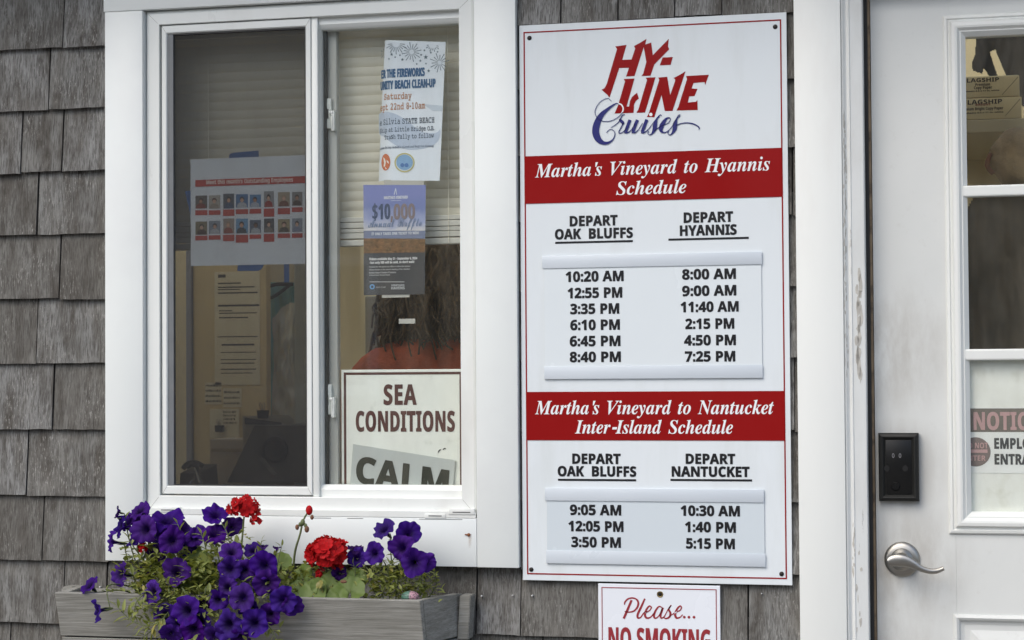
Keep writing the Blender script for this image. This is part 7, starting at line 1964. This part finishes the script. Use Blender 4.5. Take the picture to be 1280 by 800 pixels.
def broad_leaf(parent, px_, py_, r_px, y, face, mat=None):
    """A round scalloped geranium leaf with a notch at its stalk."""
    x, z = P(px_, py_, y)
    rad = r_px * .00150 * (3.7 + y) / 3.7
    f = Vector(face).normalized(); q = f.to_track_quat('Z', 'Y')
    m = MB(); rows = []
    for j, t in enumerate((.04, .3, .55, .78, .92, 1.0)):
        row = []
        for k in range(61):
            th = math.radians(10) + k / 60 * math.radians(340) - math.pi / 2
            sc = 1 + (.07 * abs(math.sin(th * 4.5)) - .035 + .04 * noise.noise(Vector((math.cos(th) * 2, math.sin(th) * 2, px_)))) * t ** 2
            p = Vector((t * sc * math.cos(th), t * sc * math.sin(th), .16 * t * t + .10 * t * t * math.sin(4.5 * th) * .6 + .10 * noise.noise(Vector((t * 2 * math.cos(th), t * 2 * math.sin(th), px_ * .3)))))
            row.append(m.bm.verts.new(Vector((x, y, z)) + q @ (p * rad)))
        rows.append(row)
    for a, b in zip(rows, rows[1:]):
        for k in range(60): m.bm.faces.new((a[k], a[k + 1], b[k + 1], b[k]))
    m.tube(smooth_path([(x, y, z), (x + rp.uniform(-.01, .01), y + .015, z - .03), (x + rp.uniform(-.02, .02), -.10, .905)], 4), .0016, 6)
    m.build('leaf', mat or M['broad'], parent, True)


def flower_head(parent, px_, py_, rx_px, rz_px, y, n, seed):
    x, z = P(px_, py_, y)
    k_ = .00150 * (3.7 + y) / 3.7
    rx, rz, ry = rx_px * k_, rz_px * k_, rx_px * k_ * .8
    r = random.Random(seed)
    bm = bmesh.new(); ly = bm.verts.layers.float.new('rad')
    for i in range(n):
        c = 1 - 2 * (i + .5) / n
        c = max(c, -.55)
        ph = i * 2.39996 + r.uniform(-.3, .3)
        s = math.sqrt(max(0, 1 - c * c))
        d = Vector((s * math.cos(ph), s * math.sin(ph), c))
        if d.y > .6: continue
        q0 = r.uniform(.62, .98); p = Vector((x + d.x * rx * q0, y + d.y * ry * q0, z + d.z * rz * (q0 if d.z > 0 else q0 * .75)))
        nn = (Vector((d.x, d.y * 1.1 - .15, d.z)) + Vector((r.uniform(-.3, .3), r.uniform(-.3, .3), r.uniform(-.3, .3)))).normalized()
        q = nn.to_track_quat('Z', 'Y')
        fr_ = min(rx, rz) * r.uniform(.36, .52); fr_ = max(fr_, .0062)
        a0 = r.uniform(0, 6)
        for pt in range(5):
            th = a0 + pt * 2 * math.pi / 5
            u = Vector((math.cos(th), math.sin(th), 0)); w = Vector((-math.sin(th), math.cos(th), 0))
            pr = None; cup = r.uniform(.0, .35)
            for t, wd in ((.08, .10), (.35, .30), (.65, .46), (.88, .42), (1.0, .22)):
                row = []
                for e in (-1, -.35, .35, 1):
                    v = bm.verts.new(p + q @ ((u * t + w * wd * e + Vector((0, 0, cup * t * t + .10 * e * e - .05 * math.sin(e * 3 + i)))) * fr_))
                    v[ly] = .3 + .7 * t
                    row.append(v)
                if pr:
                    for k in range(3): bm.faces.new((pr[k], pr[k + 1], row[k + 1], row[k]))
                pr = row
    n0 = len(bm.verts)
    for v in bmesh.ops.create_icosphere(bm, subdivisions=2, radius=1)['verts']:      # the crowded florets behind
        v.co = Vector((x + v.co.x * rx * .6, y + .004 + v.co.y * ry * .6, z + .1 * rz + v.co.z * rz * .5)); v[ly] = .1
    me = bpy.data.meshes.new('flower_head'); bm.to_mesh(me); bm.free()
    me.polygons.foreach_set('use_smooth', [True] * len(me.polygons))
    return link('flower_head', me, M['scarlet'], parent)


def stalk(parent, pts, r0, r1, name='stalk', mat=None):
    m = MB(); sp = smooth_path([P(a, b, c)[:1] + (c,) + P(a, b, c)[1:] for a, b, c in pts], 6)
    m.tube(sp, [r0 + (r1 - r0) * i / (len(sp) - 1) for i in range(len(sp))], 8)
    return m.build(name, mat or M['stem'], parent, True)


GA = thing('geranium', (X(300, 745, -.1), -.10, .905), 'red geranium with one tall flower head above the petunias', 'geranium', 'geraniums in the planter box')
flower_head(GA, 305, 634.5, 24, 15, -.12, 34, 1)
flower_head(GA, 320, 650, 8, 8, -.125, 9, 2)
stalk(GA, [(304, 748, -.10), (301, 700, -.115), (303, 670, -.12), (305, 646, -.12)], .0023, .0019)
flower_head(GA, 178, 684.5, 6, 7, -.15, 9, 3)
stalk(GA, [(215, 745, -.10), (200, 715, -.13), (182, 694, -.145)], .002, .0015)
for q in ((248, 703, 20, -.125, (.1, -.7, .8)), (262, 720, 16, -.14, (-.2, -.8, .6)), (240, 690, 13, -.11, (.3, -.9, .4)), (225, 728, 15, -.15, (-.3, -.9, .3))): broad_leaf(GA, *q)
GB = thing('geranium', (X(410, 745, -.1), -.10, .905), 'red geranium with a wide round head and a bud stalk, right of the dense petunia', 'geranium', 'geraniums in the planter box')
flower_head(GB, 408.5, 692, 30, 21, -.14, 62, 5)
flower_head(GB, 400, 719, 5, 9, -.13, 8, 6)
flower_head(GB, 421, 706, 8, 9, -.14, 9, 8)
stalk(GB, [(412, 748, -.10), (408, 725, -.12), (408, 705, -.13)], .0025, .002)
stalk(GB, [(366, 745, -.10), (368, 695, -.12), (375, 668, -.125), (379, 651, -.125), (385, 640, -.125)], .0026, .0016)
for (a, b, r, c) in ((386.5, 637.8, .0088, 'scarlet'), (390, 646.5, .0046, 'dry'), (371.5, 659, .0050, 'dry'), (383.5, 661.5, .0060, 'dry'), (378.5, 653, .0060, 'stem'), (382, 657, .0042, 'stem'), (375, 655.5, .0040, 'stem')):
    x, z = P(a, b, -.127); m = MB(); m.ball((x, -.127, z), r, 2, (.8, .8, 1.15)); m.build('bud', M[c], GB, True)
    if c == 'scarlet':
        me = bpy.data.objects[[o.name for o in GB.children if o.name.startswith('bud')][-1]].data
        at = me.attributes.new('rad', 'FLOAT', 'POINT'); at.data.foreach_set('value', [.8] * len(me.vertices))
for q in ((352, 704, 15, -.12, (.1, -.9, .5)), (358, 735, 14, -.12, (-.3, -.9, .4)), (373, 740, 17, -.15, (.1, -.8, .7)), (392, 742, 20, -.165, (-.1, -.85, .55)), (416, 730, 18, -.14, (.2, -.9, .5)), (438, 738, 20, -.15, (.15, -.85, .6)), (446, 722, 13, -.13, (.4, -.9, .4)), (422, 746, 15, -.165, (0, -.9, .4)), (380, 718, 14, -.12, (-.2, -.9, .4)), (398, 732, 11, -.16, (.2, -.9, .3))):
    broad_leaf(GB, *q)
gg = Greens()
for q in ((370, 720, -.13, 26, .015, .019), (388, 715, -.12, 24, .014, .019), (350, 728, -.13, 24, .014, .018), (430, 718, -.12, 20, .012, .016), (425, 735, -.13, 22, .016, .014), (375, 738, -.14, 20, .014, .015)): gg.tuft(*q)
gg.build(GB, M['leaf'])
x, z = P(402, 731, -.172)
broad_leaf(GB, 400, 731, 6.5, -.172, (-.5, -.8, .5), plain('yellowing leaf', (.20, .185, .045, 1), .5, .3, 60))
m = MB(); dxx, dzz = P(429.5, 727, -.17); m.ball((dxx, -.17, dzz), .006, 2, (1.2, .5, .6)); m.build('withered_leaf', M['dry'], GB, True)

sx_, sz_ = P(512.5, 746, -.165)
ST = MB(); ST.ball((sx_, -.163, sz_), .0155, 3, (1.15, .8, .72))
stm, mt, mb_ = mat_new('painted stone')
tcs = N(mt, 'ShaderNodeTexCoord'); sp_ = N(mt, 'ShaderNodeSeparateXYZ'); mt.links.new(tcs.outputs['Generated'], sp_.inputs[0])
wv = noise_tex(mt, 9, 3, .5, tcs.outputs['Generated'])
mt.links.new(mixc(mt, ramp(mt, wv.outputs['Fac'], [(.52, 0.0), (.56, .85)]), ramp(mt, sp_.outputs['X'], [(.0, lin(70, 110, 90)), (.50, lin(84, 120, 106)), (.56, lin(180, 138, 150)), (1., lin(172, 128, 142))]), lin(60, 70, 66)), mb_.inputs['Base Color'])
tag(ST.build('painted_stone', stm, None, True), 'small pink and green painted stone on the planter rim by the right petunia', 'stone')

# nails
for q, mat, r in (((586, 668.5), 'rust', .0034), ((665.2, 744.6), 'galv', .0017), ((640.6, 744.2), 'galv', .0013), ((602, 745), 'galv', .0016), ((125, 734), 'galv', .0018), ((952, 742), 'galv', .0012)):
    y = yC if mat == 'rust' else -.004
    x, z = P(*q, y)
    m = MB(); m.lathe([(r, -.004), (r, .0012), (r * .6, .0022), (0, .0024)], (x, y, z), seg=14)
    if mat == 'rust': m.box(x - .0075, x - .002, y - .0022, y - .0003, z - .0005, z + .0016)
    o = m.build('nail', M[mat], B, True, 50)
    if mat == 'rust': o['label'] = 'rusty bent nail with a brown streak below'
x, z = P(587, 668.5, yC - .0005)
rs_, mt, mb_ = mat_new('rust stain')
mb_.inputs['Base Color'].default_value = (.36, .17, .05, 1)
tr = N(mt, 'ShaderNodeBsdfTransparent'); mx = N(mt, 'ShaderNodeMixShader'); tcs = N(mt, 'ShaderNodeTexCoord'); sp_ = N(mt, 'ShaderNodeSeparateXYZ'); mt.links.new(tcs.outputs['Generated'], sp_.inputs[0])
nz_ = noise_tex(mt, 5, 3, .6, tcs.outputs['Generated'], (1, 1, .5))
k1 = ramp(mt, sp_.outputs['Z'], [(.0, 0.0), (.9, .32), (1.0, .5)]); k2 = ramp(mt, sp_.outputs['X'], [(.05, 0.0), (.5, 1.0), (.95, 0.0)])
mt.links.new(mixc(mt, 1.0, mixc(mt, 1.0, k1, k2, 'MULTIPLY'), ramp(mt, nz_.outputs['Fac'], [(.35, .3), (.65, 1.0)]), 'MULTIPLY'), mx.inputs['Fac'])
mt.links.new(tr.outputs[0], mx.inputs[1]); mt.links.new(mb_.outputs[0], mx.inputs[2]); mt.links.new(mx.outputs[0], mt.nodes['Material Output'].inputs['Surface'])
flat_mesh('rust_streak', [rect_pts((x - .0045, x + .0050, z - .028, z + .002))], yC - .0008, rs_, B, .0002)
